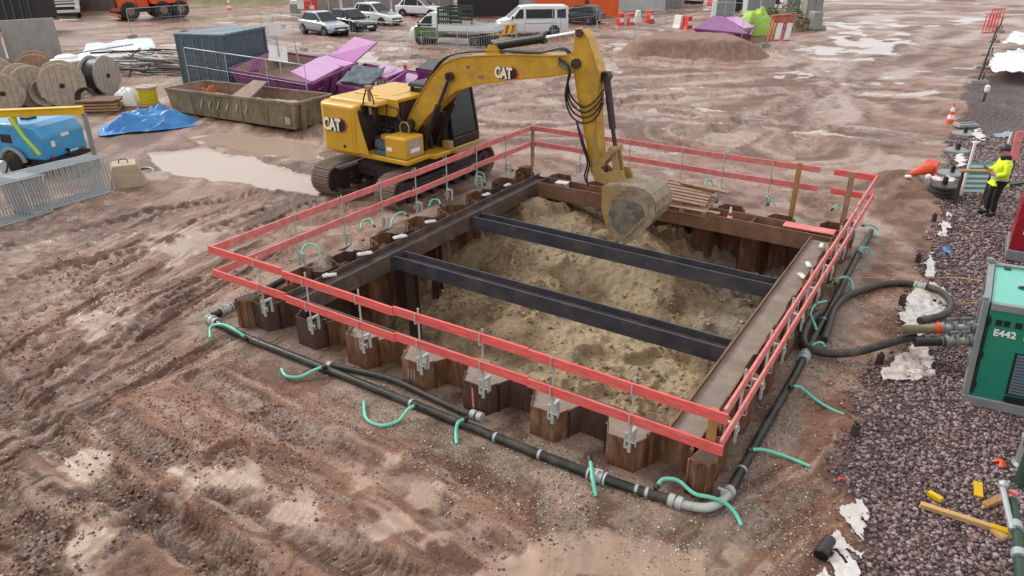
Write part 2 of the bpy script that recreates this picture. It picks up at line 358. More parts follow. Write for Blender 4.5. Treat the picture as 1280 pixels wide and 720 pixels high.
def ground_fields(X, Y):
    u = (X-PO.x)*PU.x+(Y-PO.y)*PU.y; v = (X-PO.x)*PV.x+(Y-PO.y)*PV.y
    du = np.maximum(np.maximum(-u, u-9.24), 0); dv = np.maximum(np.maximum(-v, v-11.0), 0); dp = np.hypot(du, dv)
    ins = inpoly(X, Y, GRAVEL_POLY); d, _ = poly_dist(X, Y, GRAVEL_EDGE)
    grav = sstep(-.7, .5, np.where(ins, d, -d)+(fbm(X*1.6, Y*1.6, 5)-.5)*1.0)
    rough = 1-.8*grav
    near = sstep(60, 18, Y)
    h = (fbm(X*.22, Y*.22, 1)-.5)*.16+(fbm(X*.9, Y*.9, 2)-.5)*.15*rough+(fbm(X*2.6, Y*3.4, 4)-.5)*.07*rough
    clod = fbm(X*.45+3, Y*.45, 7)
    cl = sstep(.46, .64, clod)*(1-grav)*sstep(.8, 2.0, dp)
    lump = np.abs(fbm(X*3.2, Y*3.2, 9, 3)-.5)*2
    h += cl*(.07*(1-lump)+.10*(fbm(X*7, Y*7, 11, 3)-.5))
    h += (1-grav)*(fbm(X*13, Y*13, 12, 2)-.5)*(.018+.018*sstep(.4, .65, fbm(X*.8, Y*.8, 13)))
    ridge = np.zeros_like(X); bd_ = np.full(X.shape, 1e9); st_n = np.zeros_like(X); st_f = np.zeros_like(X)
    for i, (px, w, dep, sp, amp) in enumerate(RUTS):
        pp_ = PIX(*px); d, s = poly_dist(X, Y, pp_); sg = np.sign((X-pp_[0][0])*(pp_[-1][1]-pp_[0][1])-(Y-pp_[0][1])*(pp_[-1][0]-pp_[0][0])+1e-9)
        near_ = d < bd_; bd_ = np.where(near_, d, bd_)
        xn, yn, sn_ = X[near_], Y[near_], s[near_]; q_ = (d*sg)[near_]+(fbm(xn*.5, yn*.5, 300+i)-.5)*.5
        st_n[near_] = fbm(sn_*.8+i*13, q_*7.0+i*5, 310, 5, .68); st_f[near_] = fbm(sn_*.16+i*13, q_*1.3+i*5, 320, 5, .62)
        k_ = d < w*1.6+.1
        if not k_.any(): continue
        xk, yk, sk = X[k_], Y[k_], s[k_]; dk = d[k_]+(fbm(xk*1.3, yk*1.3, 20+i)-.5)*.12
        m = sstep(w*.62, w*.45, dk); fade = sstep(.12, .40, fbm(xk*.5, yk*.5, 40+i))
        berm = np.exp(-((dk-w*.75)/(w*.22))**2)
        c = sstep(.25, .6, np.abs(((sk+dk*.35)/sp) % 1-.5)*2)
        h[k_] += fade*(m*(-dep*1.5+amp*(c-.4)*2.3)+berm*dep*.9)
        ridge[k_] = np.maximum(ridge[k_], fade*m)
    farw = sstep(13, 26, Y); win = sstep(1.3, .35, bd_+(fbm(X*1.1, Y*1.1, 330)-.5)*1.2); iso = fbm(X*1.9, Y*1.9, 335, 5, .65)
    st_n = iso*(1-win*.85)+st_n*win*.85; streak = st_n*(1-farw)+st_f*farw
    h += (streak-.5)*(.10*(1-farw)+.10*farw)*(1-grav)
    h *= sstep(.15, 1.1, dp)*.9+.1
    # soil heaped along the left side of the pit
    h += .26*np.exp(-((u+.12)/.5)**2)*sstep(.9, 2.2, v)*sstep(11.2, 10, v)*(.55+.9*fbm(X*2.2, Y*2.2, 15))
    h += .10*np.exp(-((v-10.8)/.45)**2)*sstep(0, 1, u)*sstep(9.2, 8, u)*(.3+1.2*fbm(X*2., Y*2., 16))
    # small dirt heap beside the fallen cone, one far heap handled as its own object
    p = G(1122, 236); h += .5*np.exp(-(((X-p.x)/.75)**2+((Y-p.y)/.9)**2))*(.7+.6*fbm(X*3, Y*3, 17))
    p = G(1180, 140); h += .3*np.exp(-(((X-p.x)/2.2)**2+((Y-p.y)/1.2)**2))
    p = G(1230, 145); h += .35*np.exp(-(((X-p.x)/1.8)**2+((Y-p.y)/1.2)**2))
    # colour masks
    sl = np.zeros_like(X)
    for k, pts in enumerate([[(235, 585), (330, 595), (430, 655), (400, 680), (300, 650)], [(400, 560), (470, 570), (550, 600), (520, 630), (440, 615)],
                             [(30, 540), (90, 555), (165, 580), (150, 600), (60, 590)], [(80, 395), (175, 375), (165, 405), (110, 420)], [(470, 625), (560, 645), (545, 690), (450, 670)],
                             [(0, 345), (130, 335), (110, 395), (0, 420)], [(690, 180), (980, 215), (1000, 250), (820, 240), (690, 205)],  # first patch on this line: wet sheen painted as pale mud colour
                             [(600, 690), (720, 670), (900, 700), (880, 740), (600, 740)], [(60, 690), (100, 660), (140, 670), (90, 730)], [(180, 290), (260, 270), (300, 300), (220, 330)]]):
        sl = np.maximum(sl, blob(X, Y, pts, .38, .75, 1.8, 60+k)*(.7 if k not in (5, 6) else .4)*(.72+.5*fbm(X*3, Y*3, 160+k)))
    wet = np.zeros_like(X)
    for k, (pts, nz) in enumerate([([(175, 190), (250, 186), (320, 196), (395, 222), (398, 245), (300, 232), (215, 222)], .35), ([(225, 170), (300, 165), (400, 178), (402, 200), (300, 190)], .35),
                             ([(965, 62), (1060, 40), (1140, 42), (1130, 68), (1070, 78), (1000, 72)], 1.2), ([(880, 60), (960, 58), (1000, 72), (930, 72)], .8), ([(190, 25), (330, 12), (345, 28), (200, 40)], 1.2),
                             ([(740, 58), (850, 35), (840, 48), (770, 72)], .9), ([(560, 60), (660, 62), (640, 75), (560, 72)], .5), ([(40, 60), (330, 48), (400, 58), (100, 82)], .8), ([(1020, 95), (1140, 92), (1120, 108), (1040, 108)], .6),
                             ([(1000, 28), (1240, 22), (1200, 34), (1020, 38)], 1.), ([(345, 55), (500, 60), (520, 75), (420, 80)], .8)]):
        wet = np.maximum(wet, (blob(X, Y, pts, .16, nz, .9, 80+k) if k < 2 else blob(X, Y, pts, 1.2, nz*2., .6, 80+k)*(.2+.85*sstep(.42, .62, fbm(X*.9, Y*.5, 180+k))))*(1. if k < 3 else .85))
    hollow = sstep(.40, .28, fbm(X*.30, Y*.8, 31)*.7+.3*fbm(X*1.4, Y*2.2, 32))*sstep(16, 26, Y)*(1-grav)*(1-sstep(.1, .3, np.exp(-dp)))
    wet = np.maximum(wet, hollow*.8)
    dark = sstep(.42, .66, fbm(X*.38, Y*.38, 33)+.25*(cl-.5))
    for k, pts in enumerate([[(0, 440), (120, 440), (200, 480), (60, 530), (0, 540)], [(150, 360), (290, 340), (290, 400), (180, 480), (120, 470)], [(480, 520), (640, 545), (640, 610), (560, 600)],
                             [(640, 615), (780, 640), (770, 720), (650, 720)], [(0, 560), (130, 590), (260, 640), (140, 700), (0, 660)], [(360, 180), (405, 240), (500, 240), (430, 260), (300, 290)]]):
        dark = np.maximum(dark*.9, blob(X, Y, pts, .4, .6, 1.1, 110+k))
    grey = sstep(1.15, .3, dp+(fbm(X*1.5, Y*1.5, 35)-.5)*.9)*sstep(.9, .2, v)*(1-grav)
    grey = np.maximum(grey, .8*sstep(.75, .3, dp+(fbm(X*1.5, Y*1.5, 36)-.5)*.6)*(1-grav))
    grey = np.maximum(grey, blob(X, Y, [(660, 600), (830, 640), (920, 660), (930, 740), (700, 740)], .35, .4, 1., 140)*.9)
    h = h*(1-wet)+(-.03)*wet
    h = h*(1-.9*np.clip(sl*1.3, 0, 1))
    dark = dark*(1-sl)
    return h, dict(grav=grav, slurry_sheen=sl, wet=wet, dark=dark, grey=grey, ridge=ridge, clod=cl, streak=streak, warm=sstep(22, 9, Y+(fbm(X*.3, Y*.3, 340)-.5)*8)*(1-grav))
def axis(lo, hi, step, far, grow):
    a = list(np.arange(lo, hi+1e-6, step)); s = step; x = a[-1]
    while x < far: s *= grow; x += s; a.append(x)
    return a
xs_r = axis(0, 8.6, .036, 420, 1.055); xs = np.array([-x for x in xs_r[:0:-1]]+xs_r)
ya = axis(4.6, 13.5, .036, 420, 1.0165); ys = np.array([-60, -20, -5, 0, 2, 3.2, 4, 4.4]+ya)
X, Y = np.meshgrid(xs, ys); Hh, F = ground_fields(X, Y)
def ground_z(x, y):
    h, _ = ground_fields(np.array([[float(x)]]), np.array([[float(y)]])); return float(h[0, 0])
def build_grid(name, X, Y, Z, mask, attrs):
    ny, nx = X.shape
    idx = np.arange(ny*nx).reshape(ny, nx)
    q = np.stack([idx[:-1, :-1], idx[:-1, 1:], idx[1:, 1:], idx[1:, :-1]], -1).reshape(-1, 4)
    if mask is not None: q = q[mask.reshape(-1)]
    used = np.zeros(ny*nx, bool); used[q.ravel()] = True; remap = np.cumsum(used)-1
    co = np.stack([X, Y, Z], -1).reshape(-1, 3)[used]; q = remap[q]
    me = bpy.data.meshes.new(name); me.vertices.add(len(co)); me.vertices.foreach_set('co', co.astype(np.float32).ravel())
    me.loops.add(q.size); me.loops.foreach_set('vertex_index', q.astype(np.int32).ravel())
    me.polygons.add(len(q)); me.polygons.foreach_set('loop_start', np.arange(0, q.size, 4, dtype=np.int32))
    me.polygons.foreach_set('use_smooth', np.ones(len(q), bool))
    me.update(calc_edges=True)
    for k, a in attrs.items():
        at = me.attributes.new(k, 'FLOAT', 'POINT'); at.data.foreach_set('value', a.reshape(-1)[used].astype(np.float32))
    o = bpy.data.objects.new(name, me); COL.objects.link(o); return o
Xc = (X[:-1, :-1]+X[1:, 1:])/2; Yc = (Y[:-1, :-1]+Y[1:, 1:])/2
uc = (Xc-PO.x)*PU.x+(Yc-PO.y)*PU.y; vc = (Xc-PO.x)*PV.x+(Yc-PO.y)*PV.y
hole = (uc > .72) & (uc < 8.55) & (vc > .72) & (vc < 9.95)
def mud_material():
    m, nt, bs, N, Lk = nodes_of('mud')
    geo = N('ShaderNodeNewGeometry')
    def noise(s, det=6, ro=.6, sx=(1, 1, 1)):
        mp = N('ShaderNodeMapping'); mp.inputs['Scale'].default_value = sx; Lk(geo.outputs['Position'], mp.inputs['Vector'])
        n = N('ShaderNodeTexNoise'); n.inputs['Scale'].default_value = s; n.inputs['Detail'].default_value = det; n.inputs['Roughness'].default_value = ro
        Lk(mp.outputs[0], n.inputs['Vector']); return n.outputs['Fac']
    def attr(n):
        a = N('ShaderNodeAttribute'); a.attribute_name = n; return a.outputs['Fac']
    def math_(op, a, b=None, c=None):
        n = N('ShaderNodeMath'); n.operation = op
        for i, q in enumerate((a, b, c)):
            if q is None: continue
            if isinstance(q, (int, float)): n.inputs[i].default_value = q
            else: Lk(q, n.inputs[i])
        return n.outputs[0]
    def rng(x, a, b, lo=0, hi=1):
        n = N('ShaderNodeMapRange'); n.inputs['From Min'].default_value = a; n.inputs['From Max'].default_value = b
        n.inputs['To Min'].default_value = lo; n.inputs['To Max'].default_value = hi; n.interpolation_type = 'SMOOTHSTEP'
        Lk(x, n.inputs['Value']); return n.outputs[0]
    def mix(f, a, b):
        n = N('ShaderNodeMix'); n.data_type = 'RGBA'
        if isinstance(f, (int, float)): n.inputs['Factor'].default_value = f
        else: Lk(f, n.inputs['Factor'])
        for k, q in (('A', a), ('B', b)):
            if isinstance(q, tuple): n.inputs[k].default_value = q
            else: Lk(q, n.inputs[k])
        return n.outputs['Result']
    n_big = noise(.8, 8, .65); n_mid = noise(4, 6, .65); n_fine = noise(24, 5, .7); n_str = noise(2.5, 7, .7, (.35, 1.6, 1)); n_hue = noise(.35, 4, .5)
    base = mix(rng(n_big, .36, .62), lin(C_MUD[0]), lin(C_MUD[1]))
    base = mix(rng(n_hue, .42, .62, 0, .8), base, lin(C_MUD[2]))
    base = mix(rng(n_str, .5, .68, 0, .6), base, lin(C_MUD[3]))
    dk = rng(math_('ADD', attr('dark'), math_('MULTIPLY', math_('SUBTRACT', n_mid, .5), 1.4)), .30, .85)
    base = mix(math_('MULTIPLY', dk, .95), base, mix(rng(n_mid, .35, .65), lin(C_MUD[4]), lin(C_MUD[5])))
    gy = rng(math_('ADD', attr('grey'), math_('MULTIPLY', math_('SUBTRACT', n_mid, .5), .9)), .35, .75)
    base = mix(math_('MULTIPLY', gy, .85), base, mix(rng(n_fine, .35, .7), lin(C_MUD[6]), lin(C_MUD[7])))
    sl = rng(math_('ADD', attr('slurry_sheen'), math_('MULTIPLY', math_('SUBTRACT', n_mid, .5), .7)), .35, .65)
    base = mix(sl, base, mix(rng(n_big, .35, .65), lin(C_MUD[8]), lin(C_MUD[9])))
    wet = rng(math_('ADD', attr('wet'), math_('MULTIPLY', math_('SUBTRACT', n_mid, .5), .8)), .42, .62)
    base = mix(wet, base, mix(rng(n_big, .4, .6), lin(C_MUD[10]), lin(C_MUD[11])))  # murky water tone, lightened in the base colour to imitate reflected sky
    gv = N('ShaderNodeTexVoronoi'); gv.inputs['Scale'].default_value = 17; Lk(geo.outputs['Position'], gv.inputs['Vector'])
    gvc = N('ShaderNodeSeparateColor'); Lk(gv.outputs['Color'], gvc.inputs[0])
    gcol = mix(gvc.outputs[0], lin('#5a484b'), lin('#94807f'))
    grav = rng(math_('ADD', attr('grav'), math_('MULTIPLY', math_('SUBTRACT', n_mid, .5), .6)), .35, .65)
    base = mix(grav, base, gcol)
    spk = rng(noise(9, 7, .75), .56, .74, 0, .55)
    spk = math_('MULTIPLY', spk, math_('SUBTRACT', 1.0, math_('MAXIMUM', sl, math_('MAXIMUM', wet, grav))))
    base = mix(spk, base, lin('#4d3b33'))
    pal = math_('MULTIPLY', rng(noise(6.5, 7, .75), .58, .75, 0, .5), math_('SUBTRACT', 1.0, math_('MAXIMUM', sl, math_('MAXIMUM', wet, grav))))
    base = mix(pal, base, lin('#c3b1a6'))
    base = mix(rng(n_fine, .55, .8, 0, .3), base, lin('#3f322c'))
    Lk(base, bs.inputs['Base Color'])
    stk = attr('streak'); sfree = math_('SUBTRACT', 1.0, math_('MAXIMUM', math_('MULTIPLY', sl, .7), math_('MAXIMUM', wet, grav)))
    base = mix(math_('MULTIPLY', rng(stk, .5, .36, 0, .75), sfree), base, mix(rng(n_mid, .35, .65), lin('#6a493b'), lin('#54392e')))
    base = mix(math_('MULTIPLY', rng(stk, .52, .66, 0, .7), sfree), base, mix(rng(n_mid, .35, .65), lin('#b89f94'), lin('#cbb6ab')))
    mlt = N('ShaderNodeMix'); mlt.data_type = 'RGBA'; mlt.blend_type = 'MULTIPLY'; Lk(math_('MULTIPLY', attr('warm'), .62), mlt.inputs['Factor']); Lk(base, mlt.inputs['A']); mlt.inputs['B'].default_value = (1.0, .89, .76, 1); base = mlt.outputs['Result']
    tr = attr('ridge')
    free = math_('SUBTRACT', 1.0, math_('MAXIMUM', sl, math_('MAXIMUM', wet, grav)))
    trk = math_('MULTIPLY', rng(math_('ADD', tr, math_('MULTIPLY', math_('SUBTRACT', n_mid, .5), 1.2)), .45, .9, 0, .5), free)
    base = mix(trk, base, mix(rng(noise(3, 5, .6), .42, .6), lin('#75594c'), lin('#b9a59b')))  # brown is pressed mud; the pale tone is painted sky reflection in wet ruts
    n_x = noise(46, 4, .75); n_y = noise(17, 6, .8)
    base = mix(math_('MULTIPLY', rng(n_x, .52, .68, 0, .55), free), base, lin('#4f3d35'))
    base = mix(math_('MULTIPLY', rng(n_y, .56, .68, 0, .55), free), base, lin('#c7b6ac'))
    base = mix(math_('MULTIPLY', rng(n_y, .44, .32, 0, .55), free), base, lin('#58443a'))
    hs = N('ShaderNodeHueSaturation'); hs.inputs['Saturation'].default_value = 1.1; hs.inputs['Value'].default_value = 1.0; Lk(base, hs.inputs['Color']); base = hs.outputs['Color']
    Lk(base, bs.inputs['Base Color'])
    # wet sheen varies over the mud; standing water is smooth
    r0 = rng(math_('ADD', math_('MULTIPLY', n_mid, .5), math_('MULTIPLY', stk, .5)), .38, .6, .55, .24)
    r1 = N('ShaderNodeMix'); Lk(sl, r1.inputs['Factor']); Lk(r0, r1.inputs[2]); r1.inputs[3].default_value = .32
    r2 = N('ShaderNodeMix'); Lk(wet, r2.inputs['Factor']); Lk(r1.outputs[0], r2.inputs[2]); r2.inputs[3].default_value = .06
    r3 = N('ShaderNodeMix'); Lk(grav, r3.inputs['Factor']); Lk(r2.outputs[0], r3.inputs[2]); r3.inputs[3].default_value = .55
    Lk(r3.outputs[0], bs.inputs['Roughness']); bs.inputs['Specular IOR Level'].default_value = .5
    hgt = math_('ADD', math_('MULTIPLY', n_mid, .5), math_('ADD', math_('MULTIPLY', n_fine, .3), math_('MULTIPLY', n_y, .45)))
    hgt = math_('ADD', hgt, math_('MULTIPLY', math_('MULTIPLY', gv.outputs['Distance'], grav), -2.5))
    flat = math_('SUBTRACT', 1.0, math_('MAXIMUM', math_('MULTIPLY', sl, .75), math_('MULTIPLY', wet, .985)))
    b = N('ShaderNodeBump'); b.inputs['Distance'].default_value = .11; Lk(math_('MULTIPLY', flat, .95), b.inputs['Strength']); Lk(hgt, b.inputs['Height'])
    Lk(b.outputs[0], bs.inputs['Normal'])
    return m
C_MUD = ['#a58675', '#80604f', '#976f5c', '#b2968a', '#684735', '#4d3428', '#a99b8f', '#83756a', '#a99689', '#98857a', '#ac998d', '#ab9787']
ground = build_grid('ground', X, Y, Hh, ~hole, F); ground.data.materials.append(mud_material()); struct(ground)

# ------------------------------------------------------------------ soil inside the pit
us = np.arange(.45, 8.85, .035); vs_ = np.arange(.45, 10.3, .035); UU, VV = np.meshgrid(us, vs_)
def pit_z(u, v):
    z = -1.30+.95*sstep(4.4, 8.6, v)*sstep(8.8, 2.2, u)+.22*sstep(5.5, 9.3, v)
    z = z-.45*np.exp(-(((u-1.2)/1.6)**2+((v-3.2)/2.4)**2))
    z = z+.28*np.exp(-(((u-6.6)/1.3)**2+((v-2.6)/1.1)**2))+.30*np.exp(-(((u-4)/2.2)**2+((v-4.6)/.9)**2))
    z = z-.35*np.exp(-(((u-6.3)/1.6)**2+((v-6.6)/.9)**2))+.75*sstep(1.15, .75, np.hypot((u-7.75)/.75, (v-5.75)/.7)+(fbm(u*2.5, v*2.5, 59)-.5)*.5)-.35*np.exp(-(((u-7.0)/.7)**2+((v-1.6)/.6)**2))
    z = z-.75*np.exp(-(((u-7.2)/1.9)**2+((v-9.3)/1.)**2))
    big = fbm(u*.9, v*.9, 51); z = z+(big-.5)*.55
    steps = fbm(u*.7, v*1.1, 58); z = z+.22*sstep(.5, .54, steps)
    lum = np.abs(fbm(u*3.1, v*3.1, 52, 3)-.5)*2; m = sstep(.46, .66, fbm(u*.6, v*.6, 53)); m = np.maximum(m, np.exp(-(((u-7)/1.3)**2+((v-2.2)/1.)**2)))
    z = z+m*(.34*(fbm(u*4.2, v*4.2, 54, 4)-.5)+.12*(1-lum))+(fbm(u*10, v*10, 55, 3)-.5)*.10
    return z, m
ZZ, mm = pit_z(UU, VV)
WX = PO.x+PU.x*UU+PV.x*VV; WY = PO.y+PU.y*UU+PV.y*VV
soil = build_grid('pit_soil', WX, WY, ZZ, None, dict(clod=mm, pale=sstep(.5, .66, fbm(UU*.5, VV*.5, 57)), back=np.maximum(sstep(7.4, 9.2, VV)*sstep(5, 6.5, UU), sstep(1.2, .8, np.hypot((UU-7.75)/.75, (VV-5.75)/.7)))))
def soil_material():
    m, nt, bs, N, Lk = nodes_of('clay')
    geo = N('ShaderNodeNewGeometry')
    def noise(s, det=6, ro=.65):
        n = N('ShaderNodeTexNoise'); n.inputs['Scale'].default_value = s; n.inputs['Detail'].default_value = det; n.inputs['Roughness'].default_value = ro
        Lk(geo.outputs['Position'], n.inputs['Vector']); return n.outputs['Fac']
    def ramp(f, *st):
        r = N('ShaderNodeValToRGB'); e = r.color_ramp.elements
        e[0].position, e[0].color = st[0][0], lin(st[0][1]); e[1].position, e[1].color = st[-1][0], lin(st[-1][1])
        for p, c in st[1:-1]: q = e.new(p); q.color = lin(c)
        Lk(f, r.inputs['Fac']); return r.outputs['Color']
    def mix(f, a, b):
        n = N('ShaderNodeMix'); n.data_type = 'RGBA'
        if isinstance(f, (int, float)): n.inputs['Factor'].default_value = f
        else: Lk(f, n.inputs['Factor'])
        Lk(a, n.inputs['A']); Lk(b, n.inputs['B']); return n.outputs['Result']
    n1 = noise(.9, 8); n2 = noise(6, 6); n3 = noise(26, 5)
    c = ramp(n1, (.32, '#6f5a42'), (.48, '#93795a'), (.62, '#b3997a'), (.72, '#8c7459'))
    a = N('ShaderNodeAttribute'); a.attribute_name = 'pale'
    c = mix(a.outputs['Fac'], c, ramp(n2, (.35, '#a58d6c'), (.65, '#c4af8e')))
    a2 = N('ShaderNodeAttribute'); a2.attribute_name = 'back'
    c = mix(a2.outputs['Fac'], c, ramp(n2, (.35, '#857665'), (.65, '#9a8a78')))
    f = N('ShaderNodeMapRange'); f.inputs['From Min'].default_value = .52; f.inputs['From Max'].default_value = .75; f.inputs['To Max'].default_value = .55; Lk(n2, f.inputs['Value'])
    c = mix(f.outputs[0], c, ramp(n3, (.3, '#4d3c29'), (.7, '#6b5639')))
    n4 = noise(15, 6, .8); f4 = N('ShaderNodeMapRange'); f4.inputs['From Min'].default_value = .44; f4.inputs['From Max'].default_value = .33; f4.inputs['To Max'].default_value = .6; Lk(n4, f4.inputs['Value'])
    c = mix(f4.outputs[0], c, ramp(n3, (.3, '#55432f'), (.7, '#6b5639')))
    f5 = N('ShaderNodeMapRange'); f5.inputs['From Min'].default_value = .57; f5.inputs['From Max'].default_value = .7; f5.inputs['To Max'].default_value = .5; Lk(n4, f5.inputs['Value'])
    c = mix(f5.outputs[0], c, ramp(n3, (.3, '#c7b58f'), (.7, '#d6c6a4')))
    Lk(c, bs.inputs['Base Color']); bs.inputs['Roughness'].default_value = .6
    ad = N('ShaderNodeMath'); ad.operation = 'ADD'; ml = N('ShaderNodeMath'); ml.operation = 'MULTIPLY'; ml.inputs[1].default_value = .4
    Lk(n3, ml.inputs[0]); Lk(n2, ad.inputs[0]); Lk(ml.outputs[0], ad.inputs[1])
    b = N('ShaderNodeBump'); b.inputs['Strength'].default_value = .9; b.inputs['Distance'].default_value = .1; Lk(ad.outputs[0], b.inputs['Height']); Lk(b.outputs[0], bs.inputs['Normal'])
    return m
soil.data.materials.append(soil_material()); struct(soil)

# ------------------------------------------------------------------ loose stones (nobody could count them)
def stones(name, pts, sizes, mats, seed):
    rs = np.random.RandomState(seed); n = len(pts)
    cube = np.array([(-1, -1, -.7), (1, -1, -.7), (1, 1, -.7), (-1, 1, -.7), (-.6, -.6, .8), (.6, -.6, .8), (.6, .6, .8), (-.6, .6, .8)], float)
    fq = np.array([(0, 3, 2, 1), (4, 5, 6, 7), (0, 1, 5, 4), (1, 2, 6, 5), (2, 3, 7, 6), (3, 0, 4, 7)])
    base = cube[None]*(.55+.9*rs.rand(n, 8, 3)*.6)
    base[:, :, 0] *= (sizes*(.7+.7*rs.rand(n)))[:, None]; base[:, :, 1] *= (sizes*(.6+.5*rs.rand(n)))[:, None]; base[:, :, 2] *= (sizes*.75)[:, None]
    a = rs.rand(n)*6.28; t = (rs.rand(n)-.5)*1.1
    y = base[:, :, 1]*np.cos(t)[:, None]-base[:, :, 2]*np.sin(t)[:, None]; z = base[:, :, 1]*np.sin(t)[:, None]+base[:, :, 2]*np.cos(t)[:, None]
    x = base[:, :, 0]*np.cos(a)[:, None]-y*np.sin(a)[:, None]; y2 = base[:, :, 0]*np.sin(a)[:, None]+y*np.cos(a)[:, None]
    co = np.stack([x, y2, z], -1)+pts[:, None, :]
    q = (fq[None]+8*np.arange(n)[:, None, None]).reshape(-1, 4)
    me = bpy.data.meshes.new(name); me.vertices.add(n*8); me.vertices.foreach_set('co', co.astype(np.float32).ravel())
    me.loops.add(q.size); me.loops.foreach_set('vertex_index', q.astype(np.int32).ravel())
    me.polygons.add(len(q)); me.polygons.foreach_set('loop_start', np.arange(0, q.size, 4, dtype=np.int32)); me.update(calc_edges=True)
    for m in mats: me.materials.append(m)
    me.polygons.foreach_set('material_index', np.repeat(rs.randint(0, len(mats), n), 6).astype(np.int32))
    o = bpy.data.objects.new(name, me); COL.objects.link(o); return o
def st_mat(n, c): return M(n, c, .5, 0, .2, 9, .3)
SG = [st_mat('stone_plum', '#8b7073'), st_mat('stone_dark', '#644f54'), st_mat('stone_grey', '#93807f'), st_mat('stone_mauve', '#78605f'), st_mat('stone_pale', '#a3918f'), st_mat('stone_brown', '#77604f'), st_mat('stone_blackish', '#513f42')]  # stone colours picked at random; the last is simply the darkest
SP = [st_mat('pebble_white', '#c9c3ba'), st_mat('pebble_grey', '#98928a'), st_mat('pebble_brown', '#7f6a5a'), st_mat('pebble_dark', '#5d524a')]
rs = np.random.RandomState(11)
def scatter(n, x0, x1, y0, y1, maskname, power=1.0, lo=.5, extra=None):
    x = x0+(x1-x0)*rs.rand(n); y = y0+(y1-y0)*rs.rand(n)**power
    h, f = ground_fields(x[None], y[None]); w = f[maskname][0] if extra is None else extra(x, y, {k: a[0] for k, a in f.items()})
    k = rs.rand(n) < np.clip((w-lo)/(1-lo+1e-6), 0, 1)
    return np.stack([x, y, h[0]], -1)[k]
p1 = scatter(60000, 3.0, 11.5, 5.2, 13, 'grav', 1.0, .12); p2 = scatter(42000, 6, 21, 13, 26, 'grav', 1.0, .3)
pts = np.concatenate([p1, p2]); sz = np.concatenate([.009+.029*rs.rand(len(p1))**1.7, .02+.026*rs.rand(len(p2))]); pts[:, 2] += sz*.4
struct(stones('gravel', pts, sz, SG, 1), 'stuff')
def peb(x, y, f):
    u = (x-PO.x)*PU.x+(y-PO.y)*PU.y; v = (x-PO.x)*PV.x+(y-PO.y)*PV.y
    du = np.maximum(np.maximum(-u, u-9.24), 0); dv = np.maximum(np.maximum(-v, v-11.0), 0); dp = np.hypot(du, dv)
    c = sstep(.40, .62, fbm(x*1.1, y*1.1, 91))
    inside = (u > .2) & (u < 9.05) & (v > .2) & (v < 10.8)
    return ~inside*(.03+c*(sstep(2.6, .5, dp)*.75+.25*sstep(4.5, 1.5, dp)))*(1-f['grav'])*(1-.75*f['slurry_sheen'])*(1-f['wet'])*sstep(-1.2, .3, u+.7)
SPC = [M('clay_dark', '#7b6546', .7, 0, .2, 9, .3), M('clay_mid', '#a08860', .7, 0, .2, 9, .3), M('clay_pale', '#ab966f', .7, 0, .2, 9, .3)]
u5 = .9+7.5*rs.rand(26000); v5 = .9+8.6*rs.rand(26000); z5, m5 = pit_z(u5[None], v5[None]); k5 = rs.rand(26000) < .10+.8*m5[0]*sstep(.4, .6, fbm(u5*2, v5*2, 97))
u5 = u5[k5]; v5 = v5[k5]; p5 = np.stack([PO.x+PU.x*u5+PV.x*v5, PO.y+PU.y*u5+PV.y*v5, z5[0][k5]], -1); s5 = .008+.04*rs.rand(len(p5))**3; p5[:, 2] += s5*.2
struct(stones('clay_clods', p5, s5, SPC, 5), 'stuff')
SM = [M('clod_dark', '#5d4337', .6, 0, .2, 9, .3), M('clod_brown', '#785848', .6, 0, .2, 9, .3), M('clod_red', '#8a6555', .6, 0, .2, 9, .3), M('clod_pale', '#a5897c', .6, 0, .2, 9, .3)]
def clodm(x, y, f):
    u = (x-PO.x)*PU.x+(y-PO.y)*PU.y; v = (x-PO.x)*PV.x+(y-PO.y)*PV.y
    inside = (u > -.1) & (u < 9.3) & (v > -.1) & (v < 11.1)
    g = sstep(.42, .62, fbm(x*1.6, y*1.6, 95)); g2 = sstep(.45, .6, fbm(x*.5, y*.5, 96))
    return ~inside*(.05+.5*g*g2+.3*f['clod']*g+.15*f['dark']*g)*(1-f['grav'])*(1-.9*f['slurry_sheen'])*(1-f['wet'])*(1-.8*f['grey'])
p4 = scatter(130000, -10, 7.5, 5.0, 15, '', 1.35, .03, clodm); s4 = .006+.022*rs.rand(len(p4))**2.2; p4[:, 2] += s4*.15
struct(stones('mud_clods', p4, s4, SM, 4), 'stuff')
p3 = scatter(90000, -5.5, 8.5, 5.2, 13.5, '', 1.25, .02, peb); s3 = .004+.011*rs.rand(len(p3))**2; p3[:, 2] += s3*.3
struct(stones('pebbles', p3, s3, SP, 2), 'stuff')
